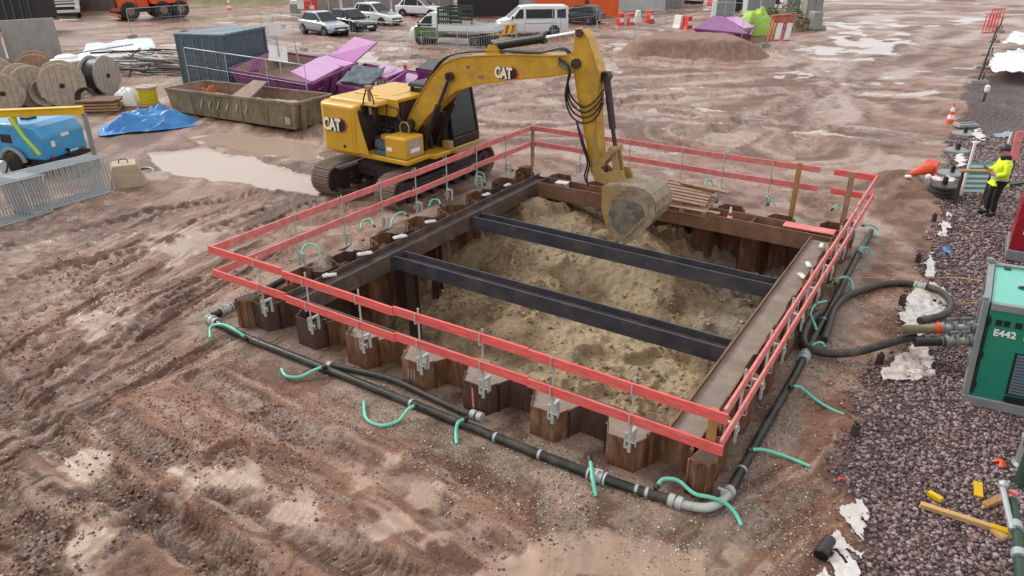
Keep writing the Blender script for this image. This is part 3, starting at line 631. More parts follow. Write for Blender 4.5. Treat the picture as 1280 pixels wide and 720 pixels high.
# ------------------------------------------------------------------ sheet pile walls
rp = random.Random(5)
def pile_wall(label, origin_uv, ang, length, nper, top, fill_from=2, fillmat='web_dirt', jitter=.05, marks=(), yo=.17, yi=.58):
    """corrugated steel wall: local x runs along the wall, local y points into the pit"""
    o = thing('sheet_pile_wall', label, 'sheet piling', P(*origin_uv), PR+ang)
    per = length/nper; t = .014
    for k in range(nper):
        x = k*per; w = per*.15; pan = per*.35
        for half in (0, 1):
            zt = top+rp.uniform(-jitter, jitter); m = MB()
            if half == 0: line = [(x-w/2, (yo+yi)/2), (x, yo), (x+pan, yo), (x+pan+w/2, (yo+yi)/2)]
            else: line = [(x+pan+w/2, (yo+yi)/2), (x+pan+w, yi), (x+2*pan+w, yi), (x+2*pan+1.5*w, (yo+yi)/2)]
            a, b, c, d = [Vector((p[0], p[1], 0)) for p in line]
            up = Vector((0, 0, zt)); dn = Vector((0, 0, -2.6)); n = Vector((0, t if half == 0 else t, 0))
            for p, q in ((a, b), (b, c), (c, d)):
                nn = (q-p).normalized(); nn = Vector((-nn.y, nn.x, 0))*t
                m.add([p+dn, q+dn, q+up, p+up, p+dn+nn, q+dn+nn, q+up+nn, p+up+nn],
                      [(0, 1, 2, 3), (5, 4, 7, 6), (3, 2, 6, 7), (0, 3, 7, 4), (1, 5, 6, 2)])
            for q in (a, d):   # interlock bead
                m.box(q.x-.022, q.x+.022, q.y-.02, q.y+.02, -.3, zt-.004)
            pl = m.build('pile', MT['rust'] if rp.random() < .72 else MT['dark_rust'], o)
            if half == 0 and k in marks:
                g = MB(); r2 = random.Random(k)
                xx = x+pan*.45
                if marks[k] == 'pink':
                    g.plate([(xx-.012, yo-.006, .08), (xx+.03, yo-.006, .08), (xx+.012, yo-.006, .42), (xx-.02, yo-.006, .42)], .004)
                    g.build('paint_mark', MT['pink_sheen_timber'], pl)
                else:
                    for j in range(3): g.plate([(xx-.07+.06*j, yo-.006, .16), (xx-.055+.06*j, yo-.006, .16), (xx-.04+.06*j, yo-.006, .34), (xx-.056+.06*j, yo-.006, .34)], .004)
                    g.build('paint_mark', MT['dusty'], pl)
            if half == 0 and k >= fill_from and fillmat:
                g = MB(); z = top-.05+rp.uniform(-.02, .015)
                g.prism([(x+.015, yo+.016), (x+pan-.015, yo+.016), (x+pan+w*.9, yi), (x+pan+w*.9, yi+.1), (x-w*.9, yi+.1), (x-w*.9, yi)], z-.05, z, 'z')
                g.build('capping', MT[fillmat], o)
    return o
pile_wall('rusty sheet pile wall along the near front side of the pit', (.62, 0), 0, 8.3, 7, .52, 2, marks={3: 'white', 4: 'pink'})
pile_wall('rusty sheet pile wall on the left side of the pit beside the excavator', (0, 10.2), -math.pi/2, 9.6, 8, .44, 99, None)
pile_wall('sheet pile wall on the right side of the pit beside the gravel', (9.17, .62), math.pi/2, 9.6, 8, .70, 99, None, yo=.04, yi=.29)
pile_wall('dark sheet pile wall at the far back of the pit', (8.9, 10.45), math.pi, 8.4, 7, .42, 99, None)
for (u, v, lab) in ((.52, .22, 'rusty corner pile at the left end of the front wall'), (9.02, .34, 'rusty corner pile under the nearest corner of the red rails'),
                    (.35, 10.1, 'rusty corner pile at the back left under the brown post'), (8.95, 10.15, 'dark corner pile at the far right end of the pit')):
    m = MB(); r = .15
    pts = [(-r, -r), (-r*.3, -r*1.25), (r*.6, -r), (r, -r*.4), (r*.8, r), (-r*.7, r)]
    m.prism(pts, -2.4, .55, 'z'); m.m = 1; m.prism([(p[0]*.86, p[1]*.86) for p in pts], .552, .556, 'z')
    for p in pts[:4]: m.m = 0; m.cyl((p[0]*1.02, p[1]*1.02, -1), (p[0]*1.02, p[1]*1.02, .54), .022, 6)
    solo(m, 'corner_pile', [MT['rust'], MT['dark_rust']], lab, 'sheet pile', P(u, v), PR, 'corner piles of the pit')
# ------------------------------------------------------------------ waling frame and struts (H beams with the web lying flat)
def hbeam(name, label, a, b, w, z0, z1, mat, webmat, webfrac=.5, nst=0, group='steel beams bracing the pit', bolts=True, endplate=False):
    """beam from a to b (pit coords, centre line); flanges stand vertically, web lies flat"""
    A_, B_ = P(*a), P(*b); d = B_-A_; L = d.length; rz = math.atan2(d.y, d.x)
    o = thing(name, label, 'steel beam', A_, rz, group)
    for s in (-1, 1):
        m = MB(); t = .028; y = s*(w/2-t/2); m.box(0, L, y-t/2, y+t/2, z0, z1); m.build('flange', MT[mat], o, .004)
    zc = z0+(z1-z0)*webfrac
    m = MB(); m.box(.002, L-.002, -w/2+.029, w/2-.029, zc-.012, zc+.012); m.build('web', MT[webmat], o)
    for k in range(nst):
        x = L*(k+.5)/nst; m = MB(); m.box(x-.01, x+.01, -w/2+.03, w/2-.03, zc+.014, z1-.02); m.build('stiffener', MT[mat], o)
    if endplate:
        for x in (.0, L):
            m = MB(); m.box(x-.025, x+.0, -w/2-.06, w/2+.06, z0-.03, z1-.015) if x == 0 else m.box(x, x+.025, -w/2-.06, w/2+.06, z0-.03, z1-.015); m.build('end_plate', MT[mat], o)
    return o
hbeam('wale_beam', 'long brown wale beam along the left wall of the pit', (1.06, .74), (1.06, 9.95), .42, .12, .48, 'wale', 'wale', .62, 0)
hbeam('wale_beam', 'long wale beam on the right of the pit with pale dusty web', (8.60, .74), (8.60, 9.0), .46, .02, .49, 'wale_brown', 'web_dirt', .84, 0)
hbeam('wale_beam', 'wale beam half hidden behind the front sheet piles', (1.3, .72), (8.34, .72), .27, .0, .44, 'wale', 'dusty', .8, 0)
hbeam('wale_beam', 'brown wale beam across the back of the pit with open trays', (1.3, 9.42), (8.9, 9.42), .56, .1, .5, 'wale_brown', 'wale_brown', .4, 6)
hbeam('strut_beam', 'dark blue grey strut beam nearest the front rails', (1.31, 3.46), (8.33, 3.46), .36, .14, .44, 'strut', 'exc_dark', .55, 0, endplate=True)
hbeam('strut_beam', 'dark grey strut beam just in front of the digger bucket', (1.31, 6.30), (8.33, 6.30), .36, .14, .44, 'strut', 'exc_dark', .55, 0, endplate=True)
# corner bracket, support columns under the near strut
for (u, v, zt, lab) in ((1.62, 3.46, .14, 'dark steel column under the left end of the near strut'), (1.05, 5.0, .12, 'brown steel column under the left wale between the struts')):
    m = MB(); m.box(-.09, .09, -.1, -.085, -2.4, zt-.004); m.box(-.09, .09, .085, .1, -2.4, zt-.004); m.box(-.008, .008, -.084, .084, -2.4, zt-.004)
    solo(m, 'support_column', MT['dark_rust'], lab, 'steel column', P(u, v), PR, 'steel columns inside the pit')
# ------------------------------------------------------------------ guard rails
def clamp_post(parent, x, y, z0, z1, inward, full=True, rails=(1.5, 1.05)):
    """steel post on a C clamp gripping the pile edge; inward=+1 when the pit lies at +y"""
    m = MB(); s = inward
    m.cyl((x, y+s*.035, z0), (x, y+s*.035, z1), .015, 8)
    for zr in rails:
        m.box(x-.013, x+.013, y-s*.05 if s > 0 else y-.03, y+.03 if s > 0 else y+.05, zr-.165, zr-.155)
        m.box(x-.01, x+.01, min(y-s*.046, y-s*.054), max(y-s*.046, y-s*.054), zr-.155, zr+.02)
    p = m.build('post', MT['galv'], parent)
    if full:
        c = MB(); y0 = y+s*.03; zc = z0+.08
        c.box(x-.02, x+.02, y0-.013, y0+.013, zc-.15, zc+.17)
        c.box(x-.022, x+.022, min(y0, y0+s*.17), max(y0, y0+s*.17), zc+.12, zc+.15)
        c.box(x-.02, x+.02, min(y0+s*.14, y0+s*.17), max(y0+s*.14, y0+s*.17), zc-.12, zc+.12)
        c.cyl((x+.09, y0-.005, zc+.02), (x-.05, y0-.005, zc+.02), .013, 7); c.cyl((x+.085, y0-.005, zc-.03), (x+.085, y0-.005, zc+.07), .01, 6)
        c.box(x-.075, x-.05, y0-.012, y0+.012, zc-.1, zc+.14); c.box(x-.05, x-.02, y0-.01, y0+.01, zc+.11, zc+.14); c.box(x-.05, x-.02, y0-.01, y0+.01, zc-.1, zc-.07)
        c.build('clamp', MT['galv'], p)
def guard_rail(label, a, ang, L, boards, posts, inward, mat='red_timber', woods=(), z_up=1.5, z_lo=1.05, pz=.5, hh=.14):
    o = thing('guard_rail', label, 'guard rail', P(*a), PR+ang)
    for zt in (z_up, z_lo):
        for i, (x0, x1, dy, tilt) in enumerate(boards):
            m = MB(); r = random.Random(i*3+int(zt*10)); dz = r.uniform(-.012, .012)
            vs = [(x0, dy-.018, zt-hh+dz), (x1, dy-.018, zt-hh+dz+tilt), (x1, dy+.018, zt-hh+dz+tilt), (x0, dy+.018, zt-hh+dz),
                  (x0, dy-.018, zt+dz), (x1, dy-.018, zt+dz+tilt), (x1, dy+.018, zt+dz+tilt), (x0, dy+.018, zt+dz)]
            m.add(vs, [(0, 3, 2, 1), (4, 5, 6, 7), (0, 1, 5, 4), (1, 2, 6, 5), (2, 3, 7, 6), (3, 0, 4, 7)])
            m.build('rail_board', MT[mat], o, .004)
    for x in posts: clamp_post(o, x, 0, pz, z_up+.06, inward, True, (z_up, z_lo))
    for (x, w, zb, zt, mt) in woods:
        m = MB(); m.box(x-w/2, x+w/2, .024*inward if inward > 0 else -.094, .094 if inward > 0 else -.024, zb, zt); m.build('wooden_post', MT[mt], o, .005)
    return o
guard_rail('bright red timber guard rail along the front of the pit nearest the camera', (0, 0), 0, 9.24, [(-.05, 1.85, 0, .02), (1.855, 4.25, -.008, -.02), (4.255, 6.6, 0, .022), (6.605, 9.30, -.008, -.012)],
           [1.2, 2.36, 3.52, 4.70, 5.84, 6.98, 8.12], 1, woods=[(9.12, .10, .86, 1.46, 'post_wood')])
guard_rail('sheen-paled red guard rail down the left side between pit and excavator', (0, 11.0), -math.pi/2, 11, [(-.05, 3.05, 0, .01), (3.055, 5.55, .008, -.015), (5.555, 8.25, 0, .01), (8.255, 10.95, .008, 0)],
           [1.5, 2.9, 4.2, 5.4, 6.6, 7.8, 9.1], 1, 'pink_sheen_timber', woods=[(.1, .11, .3, 1.52, 'old_wood')])
guard_rail('pink red guard rail on the right side of the pit beside the black hoses', (9.24, .06), math.pi/2, 11, [(0, 2.95, 0, .01), (2.955, 5.75, .008, 0), (5.755, 8.45, 0, -.01), (8.455, 10.95, .008, 0)],
           [.9, 2.1, 3.3, 4.5, 5.7, 6.9, 8.1, 9.3], 1, 'pink_sheen_timber')
guard_rail('red guard rail across the back of the pit behind the bucket', (8.0, 11.0), math.pi, 8, [(-.0, 2.55, 0, -.02), (2.555, 5.25, .008, .01), (5.255, 7.95, 0, 0)],
           [1.1, 2.3, 3.4, 4.9, 6.4], 1, 'pink_sheen_timber', pz=.4)
guard_rail('short return of red boards at the far right corner of the pit', (9.26, 11.0), math.pi, 1, [(0, .95, 0, 0)], [], 1, 'red_timber')
for (px, py, zt, mt, lab) in ((990, 262, 1.62, 'post_wood', 'yellowish timber post at the open end of the back rail'), (1053, 278, 1.66, 'old_wood', 'grey brown timber post beside the far right corner of the pit')):
    m = MB(); m.box(-.06, .06, -.035, .035, -.1, zt); m.m = 1; m.cyl((0, -.036, zt-.1), (0, -.045, zt-.1), .015, 6); m.cyl((0, -.036, zt-.55), (0, -.045, zt-.55), .015, 6)
    m.m = 0; m.plate([(-.06, .04, .3), (.06, .04, .3), (.06, .04, .7), (-.06, .04, .7)], .012)
    pt = G(px, py, .45); solo(m, 'timber_post', [MT[mt], MT['galv']], lab, 'timber post', (pt.x, pt.y, 0), PR, None, .005)
# ------------------------------------------------------------------ things lying on the frame
def pallet(loc, rz, rx, label, ry=0):
    o = thing('wooden_pallet', label, 'pallet', loc, rz, 'pallets piled on the back beam'); o.rotation_euler = (rx, ry, rz)
    for k in range(7):
        m = MB(); y = -.45+k*.15; m.box(-.6, .6, y-.048, y+.048, .12, .142); m.build('top_board', MT['old_wood'], o, .003)
    for k in (-.45, 0, .45):
        m = MB(); m.box(-.6, .6, k-.05, k+.05, 0, .02)
        for x in (-.54, 0, .54): m.box(x-.06, x+.06, k-.05, k+.05, .021, .118)
        m.build('bearer', MT['old_wood'], o, .003)
pp = P(5.35, 9.60, .46); pallet(pp, PR+.02, .10, 'lower of the two muddy wooden pallets behind the bucket')
pp = P(5.22, 9.74, .63); pallet(pp, PR+.1, .2, 'upper of the two muddy wooden pallets behind the bucket', .05)
for i_, (uu_, vv_, zz_, aa_, L_, lab_) in enumerate([(5.5, 9.22, .51, .05, 1.5, 'grey brown plank lying along the front flange before the pallets'), (5.6, 9.95, .86, -.12, 1.3, 'loose brown plank tilted on top of the pallets')]):
    m = MB(); m.box(-L_/2, L_/2, -.06, .06, 0, .04); q_ = solo(m, 'loose_plank', MT['old_wood'], lab_, 'plank', P(uu_, vv_, zz_), PR+aa_, None, .004)
    if i_: q_.rotation_euler[0] = .25
pt = P(6.45, 9.42, .22); m = MB(); m.lathe([(.13, 0), (.13, .02)], n=4); m.lathe([(.09, .021), (.075, .12)], n=14); m.m = 1; m.lathe([(.075, .12), (.05, .25)], n=14); m.m = 0; m.lathe([(.05, .25), (.035, .33)], n=14)
m.m = 1; m.lathe([(.035, .33), (.018, .46), (0, .465)], n=14)
solo(m, 'small_cone', [MT['red_plastic'], MT['white_plastic']], 'small red and white cone standing in a tray of the back beam', 'cone', pt)
m = MB(); m.box(-.55, .55, -.16, .16, 0, .03)
for x in (-.4, 0, .4): m.cyl((x, .1, .031), (x, .1, .034), .008, 6)
solo(m, 'red_board', MT['pink_sheen_timber'], 'faded red board lying on the right end of the back beam', 'board', P(8.25, 9.42, .505), PR+.02, None, .004)
m = MB(); m.box(-.16, .16, -.12, .12, 0, .16, .01, .01); m.m = 1; m.box(-.17, .17, -.13, .13, .161, .18)
solo(m, 'white_block', [MT['dusty'], MT['foam']], 'pale square block sitting on the back beam near its left corner', 'block', P(1.9, 9.4, .35), PR+.1, None, .008)
# scraps of white foam tucked against the wale
def scrap(px, py, z, w, d, h, rz, label, seed, mat='foam'):
    r = random.Random(seed); m = MB(); nx, ny = 7, 4; m.smooth = True
    vs = []; fs = []
    for j in range(ny+1):
        for i in range(nx+1):
            x = (i/nx-.5)*w; y = (j/ny-.5)*d; e = min(i, nx-i, j*1.7, (ny-j)*1.7)
            vs.append((x+r.uniform(-.1, .1)*w/nx, y+r.uniform(-.2, .2)*d/ny, h*(.35+.65*min(1, e/1.5))*r.uniform(.7, 1.25)+abs(x)*.12))
    for j in range(ny):
        for i in range(nx):
            a = j*(nx+1)+i; fs.append((a, a+1, a+nx+2, a+nx+1))
    n = len(vs); vs += [(x, y, 0) for x, y, _ in vs]; fs += [tuple(n+k for k in reversed(f)) for f in fs]
    ring = [i for i in range(nx+1)]+[(j+1)*(nx+1)-1 for j in range(1, ny+1)]+[ny*(nx+1)+i for i in range(nx-1, -1, -1)]+[j*(nx+1) for j in range(ny-1, 0, -1)]
    for a, b in zip(ring, ring[1:]+ring[:1]): fs.append((a, n+a, n+b, b))
    m.add(vs, fs); p = G(px, py, z)
    return solo(m, 'foam_scrap', MT[mat], label, 'foam scrap', p, rz, 'white foam scraps around the pit')
for i, (px, py, w, a, lab) in enumerate([(412, 345, .36, .35, 'folded white foam scrap nearest the front left corner of the frame'), (456, 318, .42, .45, 'long white foam scrap second from the front on the left beam'),
        (500, 297, .42, .55, 'curved white foam scrap halfway along the left beam'), (538, 278, .34, .5, 'white foam scrap left of the dark strut on the left beam'), (608, 244, .3, .6, 'white foam scrap beside the left beam near two green hoses'),
        (634, 232, .3, .9, 'pointed white foam scrap at the back end of the left beam'), (562, 299, .22, .3, 'small white foam scrap on the clay under the left beam')]):
    scrap(px, py, .50 if i < 6 else -.4, w*.75, .10, .05, a, lab, 30+i)
for i, (px, py, lab) in enumerate([(1027, 308, 'white foam scrap by the far right piles beside the pink rail'), (1011, 332, 'white foam scrap halfway down the right hand beam'), (1003, 346, 'ragged white foam scrap nearest along the right hand beam')]):
    scrap(px, py, .50, .24, .10, .05, 1.1+i*.3, lab, 50+i)
# ------------------------------------------------------------------ wellpoint header pipe around the pit
def zg(p): return ground_z(p[0], p[1])
def header(label, uvs, coup, elbow=None, r=.065, capends=True, mat='black_pipe', collars=(), ring=()):
    pts = [P(u, v, 0) for u, v in uvs]; base = pts[0].copy(); base.z = 0
    o = thing('header_pipe', label, 'pipe', base, 0)
    L = [Vector((p.x, p.y, r+max(-.01, .0)+zg(p)*.5))-base for p in pts]
    m = MB(); m.tube(L, r, 12, 4); m.build('pipe', MT[mat], o)
    d = [0]
    for a, b in zip(L[:-1], L[1:]): d.append(d[-1]+(b-a).length)
    def on(t):
        s = t*d[-1]
        for i in range(len(L)-1):
            if s <= d[i+1]+1e-6:
                k = (s-d[i])/(d[i+1]-d[i]); return L[i].lerp(L[i+1], k), (L[i+1]-L[i]).normalized()
    for t in coup:
        p, dr = on(t); m = MB()
        for a, b, q in ((-.13, -.10, 1.45), (-.08, .08, 1.28), (.10, .13, 1.45), (-.02, .02, 1.6)): m.cyl(p+dr*a, p+dr*b, r*q, 14)
        m.cyl(p+Vector((0, 0, r*1.3))-dr*.1, p+Vector((0, 0, r*1.75))+dr*.08, .012, 6); m.build('coupling', MT['galv'], o)
    for t in collars:
        p, dr = on(t); m = MB(); m.cyl(p-dr*.02, p+dr*.02, r*1.12, 12); m.build('collar', MT['galv_clean'], o)
    return o
header('black header pipe running along the front of the pit with clamped joints', [(-.25, -.16), (.94, -.25), (2.71, -.24), (4.2, -.24), (5.37, -.24), (6.68, -.24), (8.05, -.2), (8.75, -.12)], (.02, .895), collars=(.55, .72, .80, .955, .97))
pb = P(8.72, -.12, 0)
m = MB(-pb); m.tube([P(8.74, -.12, .07), P(9.0, -.1, .07), P(9.22, .0, .07), P(9.33, .22, .07), P(9.35, .5, .07)], .058, 12, 5)
for t, q in ((P(8.80, -.115, .07), PU), (P(8.9, -.11, .07), PU), (P(9.35, .42, .07), PV)): m.cyl(t-q*.035, t+q*.035, .085, 14)
m.cyl(P(9.3, .3, .1), P(9.3, .3, .17), .03, 8); m.cyl(P(9.24, .3, .17), P(9.36, .3, .17), .02, 8)
solo(m, 'pipe_elbow', MT['galv'], 'galvanised pipe bend joining the header pipes at the nearest corner', 'pipe bend', pb)
header('black header pipe running up the right side of the pit', [(9.36, .5), (9.36, 2), (9.38, 3.5), (9.36, 5.2), (9.36, 6.9), (9.34, 9), (9.34, 11.3)], (.36, .86), collars=(.04, .5))
header('short black header pipe along the left side beyond the corner pile', [(-.25, -.05), (-.27, .7), (-.2, 2.4), (-.22, 5)], (.06,), collars=(.14,))
p0 = G(410, 456); m = MB(-p0)
m.tube([G(408, 456, .06), G(440, 462, .06), (G(490, 474, .08)), G(540, 497, .07), G(575, 513, .06), G(600, 521, .06)], .05, 10, 6)
m.m = 1
for q in ((412, 457), (592, 518), (600, 521)):
    c = G(*q, .06); dd = (G(q[0]+6, q[1]+2.4, .06)-c).normalized(); m.cyl(c-dd*.04, c+dd*.04, .075, 12)
solo(m, 'black_hose', [MT['rubber'], MT['galv']], 'short black hose with metal ends lying against the front piles', 'hose', p0)
# ------------------------------------------------------------------ green swing hoses
def ghose(label, pts, r=.026, group='green wellpoint hoses', endz=True):
    """pts: (px,py,z) photograph position of a hose point and its height"""
    W = [G(x, y, z) for x, y, z in pts]; b = W[0].copy(); b.z = 0
    m = MB(-b); m.tube(W, r, 8, 6)
    m.m = 1
    for a, c in ([(W[0], W[1])] if pts[0][2] > pts[-1][2] else [(W[-1], W[-2])]):
        d = (c-a).normalized(); m.cyl(a-d*.02, a+d*.05, r*1.35, 8)
    return solo(m, 'green_hose', [MT['green_hose'], MT['black_pipe']], label, 'hose', b, 0, group)
FH = [('green hose arching over the pipe at the front left corner', [(263, 422, .06), (264, 408, .14), (280, 406, .2), (298, 415, .18), (308, 423, .1)]),
      ('green hose sagging across gravel left of the short black hose', [(352, 461, .05), (358, 470, .05), (375, 471, .04), (392, 463, .1), (406, 458, .15)]),
      ('U shaped green hose looping out on the mud before the front rail', [(455, 502, .05), (458, 523, .03), (476, 532, .03), (498, 526, .05), (511, 511, .16), (522, 506, .2)]),
      ('short upright green hose beside the metal end of the black hose', [(571, 555, .02), (570, 540, .08), (573, 528, .16), (583, 523, .16)]),
      ('straight green hose standing across the pipe at the front middle', [(745, 620, .02), (741, 600, .12), (739, 583, .17), (737, 573, .2)]),
      ('long wavy green hose over the galvanised bend at the near corner', [(820, 610, .14), (829, 599, .2), (848, 601, .2), (868, 617, .16), (890, 622, .16), (908, 630, .12), (920, 643, .06), (927, 657, .02)]),
      ('green hose lying on the mud right of the nearest corner', [(936, 563, .14), (952, 562, .1), (980, 570, .04), (1012, 583, .02)]),
      ('green hose running out from the right header pipe onto pebbles', [(988, 484, .14), (1000, 484, .12), (1020, 500, .04), (1040, 512, .03), (1055, 518, .02)]),
      ('green hose stub next to the crossing of the two thick hoses', [(1010, 440, .05), (1018, 430, .15), (1028, 429, .18), (1032, 438, .08)]),
      ('green hose curling upright beside the thick black hoses', [(1036, 376, .22), (1020, 380, .25), (1013, 392, .2), (1018, 405, .15), (1022, 417, .08)]),
      ('green hose hooped over the thin pipe beside the big black hose', [(1044, 356, .12), (1047, 349, .22), (1056, 346, .24), (1064, 352, .16), (1066, 364, .05)]),
      ('green hose bent at the far end of the right header pipe', [(1074, 318, .1), (1078, 310, .2), (1086, 311, .18), (1089, 319, .05)]),
      ('green hose drooping at the far right corner of the pit', [(1078, 282, .2), (1088, 281, .24), (1097, 287, .15), (1098, 296, .04)]),
      ('green hose small loop beside the far right timber post', [(1040, 262, .3), (1046, 256, .38), (1052, 258, .34), (1053, 266, .25)]),
      ('green hose hooked behind the back rail near the red cone', [(881, 240, .4), (882, 227, .6), (889, 226, .58), (892, 238, .35)]),
      ('green hose hooked behind the back rail by the timber post', [(960, 256, .4), (962, 247, .5), (967, 247, .48), (968, 256, .35)]),
      ('green hose arch nearest the front on the left side', [(378, 326, .22), (379, 310, .42), (388, 305, .48), (399, 311, .42), (401, 327, .2)]),
      ('pale green coil of hose second along the left side', [(451, 286, .25), (453, 277, .35), (463, 274, .4), (468, 283, .3)]),
      ('green hose arch third along the left side with dark end', [(488, 285, .2), (492, 272, .36), (502, 265, .44), (510, 270, .36)]),
      ('small green hose stub beside the excavator track end', [(536, 258, .25), (540, 250, .36), (548, 250, .36), (551, 257, .3)]),
      ('bright green hose hoop near the back of the left side', [(594, 232, .2), (595, 218, .42), (600, 215, .46), (605, 219, .42), (606, 231, .25)]),
      ('green hose stub last along the left side by the brown post', [(628, 215, .3), (634, 210, .4), (641, 213, .36)])]
for lab, pts in FH: ghose(lab, pts, .026 if pts[0][1] > 330 else .022)
# ------------------------------------------------------------------ thick suction hoses and cables to the pump
def big_hose(label, pts, r, ends=()):
    W = [G(x, y, z) for x, y, z in pts]; b = W[0].copy(); b.z = 0
    o = thing('suction_hose', label, 'hose', b)
    m = MB(-b); m.tube(W, r, 14, 8); m.build('hose', MT['rubber'], o)
    for (x, y, z), (x2, y2, z2) in ends:
        a = G(x, y, z)-b; c = G(x2, y2, z2)-b; d = (c-a).normalized(); m = MB()
        for s0, s1, q in ((0, .05, 1.3), (.06, .16, 1.18), (.17, .21, 1.4)): m.cyl(a+d*s0, a+d*s1, r*q, 14)
        m.cyl(a+d*.1+Vector((0, 0, r)), a+d*.1+Vector((0, 0, r*1.7)), .02, 8); m.build('coupling', MT['galv'], o)
    return o
big_hose('long thick black hose curving from the pipe to the white sheet and looping back', [(1030, 425, .08), (1036, 408, .1), (1042, 388, .1), (1056, 372, .1), (1080, 362, .1), (1105, 355, .1), (1130, 354, .1), (1150, 357, .12), (1172, 363, .16), (1186, 374, .22), (1188, 386, .28), (1178, 394, .3), (1160, 399, .32), (1150, 401, .34)], .068, [((1143, 356, .12), (1160, 360, .13))])
big_hose('thick black hose sweeping from the pit corner pipe to the pump inlet', [(1022, 392, .1), (1012, 402, .12), (1004, 420, .12), (1007, 432, .14), (1025, 440, .14), (1050, 442, .14), (1075, 439, .16), (1100, 432, .2), (1125, 425, .3), (1145, 421, .36)], .072)
# ------------------------------------------------------------------ pump unit at the right edge
YP = PR
pump = thing('pump_unit', 'green enclosed pump unit in a grey frame at the right edge', 'pump unit', (6.86, 9.30, 0), YP); pump.rotation_euler = (0, R(-3.5), YP)
W_, D_, H_ = 2.3, 1.75, 1.68
m = MB()
for x in (0, W_-.08):
    for y in (0, D_-.08): m.box(x, x+.08, y, y+.08, .16, H_+.03)
for y in (0, D_-.1):
    m.box(.101, W_-.101, y+.003, y+.09, H_-.09, H_+.02); m.box(.0, W_, y-.01, y+.12, .0, .159)
for x in (0, W_-.1): m.box(x+.003, x+.09, .101, D_-.101, H_-.09, H_+.02); m.box(x, x+.12, .121, D_-.121, .0, .159)
for x in (.02, ):
    for y in (.05, D_-.05): m.cyl((x, y, H_+.03), (x, y, H_+.09), .05, 10)
m.build('frame', MT['frame_grey'], pump, .008)
m = MB(); m.box(.1, W_-.1, .03, .06, .16, H_-.09); pn = m.build('front_panel', MT['teal'], pump, .004)
m = MB(); m.box(.03, .06, .1, D_-.1, .16, H_-.09); m.build('side_panel', MT['frame_grey'], pump)
m = MB(); m.box(.1, W_-.1, D_-.06, D_-.03, .16, H_-.09); m.build('back_panel', MT['teal'], pump)
m = MB(); m.box(.1, W_-.1, .1, D_-.1, H_-.06, H_-.02); m.m = 1
for x in (.22, .5, .9): m.box(x, x+.09, D_-.2, D_-.13, H_-.018, H_+.004)
m.box(.62, .72, .13, .18, H_-.018, H_-.002)
m.build('roof_panel', [MT['teal_light'], MT['exc_black']], pump, .003)
m = MB(); pts = [(.55+.13*math.cos(a*math.pi/10), .85+.05*math.sin(a*math.pi/10), H_-.008) for a in range(20)]; m.tube(pts, .014, 6, 2, True); m.build('lifting_ring', MT['exc_dark'], pump)
m = MB(); m.box(.52, 1.6, .018, .029, .30, .98); m.m = 1
for k in range(13): z = .33+k*.05; m.plate([(.55, .004, z), (1.57, .004, z), (1.57, .018, z+.032), (.55, .018, z+.032)], .006)
m.build('vent_grille', [MT['exc_black'], MT['slate']], pump)
m = MB()
for x in (.11, ): m.box(x-.005, x+.02, .012, .03, .2, 1.5); 
for z in (.35, .85, 1.4): m.cyl((.13, .01, z-.05), (.13, .01, z+.05), .018, 8)
m.build('door_hinge', MT['exc_black'], pump)
m = MB(); m.box(.52, 1.0, -.006, .025, .185, .27); m.build('fork_pocket', MT['exc_black'], pump)
m = MB(); text_mb(m, 'E442', .14, (.20, .024, 1.20), (1, 0, 0), (0, 0, 1), .003, .004); m.m = 1
m.box(.57, .65, .021, .029, 1.2, 1.31); m.box(.68, .76, .021, .029, 1.2, 1.31); m.m = 2
for x in (.20, .30, .44): m.box(x, x+.08, .021, .029, 1.36, 1.45)
m.box(.55, .80, .021, .029, 1.345, 1.46); m.m = 1; m.box(.62, .72, .018, .0205, 1.38, 1.41)
m.build('lettering', [MT['white_deco'], MT['yellow_deco'], MT['black_deco']], pump)
# inlet pipes on its left side
def pump_pipe(label, a, b, olive):
    A_, B_ = Vector(a), Vector(b); base = Vector((A_.x, A_.y, 0)); A_ = A_-base; B_ = B_-base; d = (B_-A_); L = d.length; d.normalize()
    o = thing('suction_pipe', label, 'pipe', base)
    m = MB(); m.cyl(A_, A_+d*L*.52, .055, 14); m.build('pipe', MT['galv'], o)
    m = MB()
    for s in (.08, .3, .46): m.cyl(A_+d*(L*s), A_+d*(L*s+.05), .1, 14); m.cyl(A_+d*(L*s+.07), A_+d*(L*s+.10), .085, 14)
    for s in (.2, .38): m.bar(A_+d*(L*s)+Vector((0, 0, .06)), A_+d*(L*s)+Vector((0, 0, .17)), .03, .03); m.cyl(A_+d*(L*s-.05)+Vector((0, 0, .17)), A_+d*(L*s+.08)+Vector((0, 0, .17)), .018, 8)
    m.build('valve', MT['steel_grey'], o)
    m = MB(); m.cyl(A_+d*L*.52, B_, .07, 14, .082); m.build('hose_tail', MT['skip_olive'] if olive else MT['black_pipe'], o)
    m = MB(); m.cyl(A_+d*(L*.5), A_+d*(L*.56), .095, 14); m.build('clamp_ring', MT['orange_plastic'] if olive else MT['dark_green'], o)
pump_pipe('upper galvanised pump inlet pipe with olive hose tail and orange ring', (7.72, 10.58, .62), (6.52, 10.70, .50), True)
pump_pipe('lower galvanised pump inlet pipe with dark green coupling', (7.54, 10.30, .52), (6.62, 10.42, .42), False)
for i, (lab, pts) in enumerate([('thin pale rope running from the pit rail to the pump top corner', [(1040, 348, .3), (1100, 347, .05), (1150, 348, .05), (1190, 347, .1), (1228, 351, .9)]),
                  ('thin pale cable from the hose loop to the pump frame', [(1150, 360, .2), (1190, 377, .15), (1205, 379, .2), (1222, 378, .8)])]):
    Wp = [G(*p) for p in pts]; b = Wp[0].copy(); b.z = 0; m = MB(-b); m.tube(Wp, .009, 6, 6)
    solo(m, 'rope', MT['pale_wood'], lab, 'rope', b)
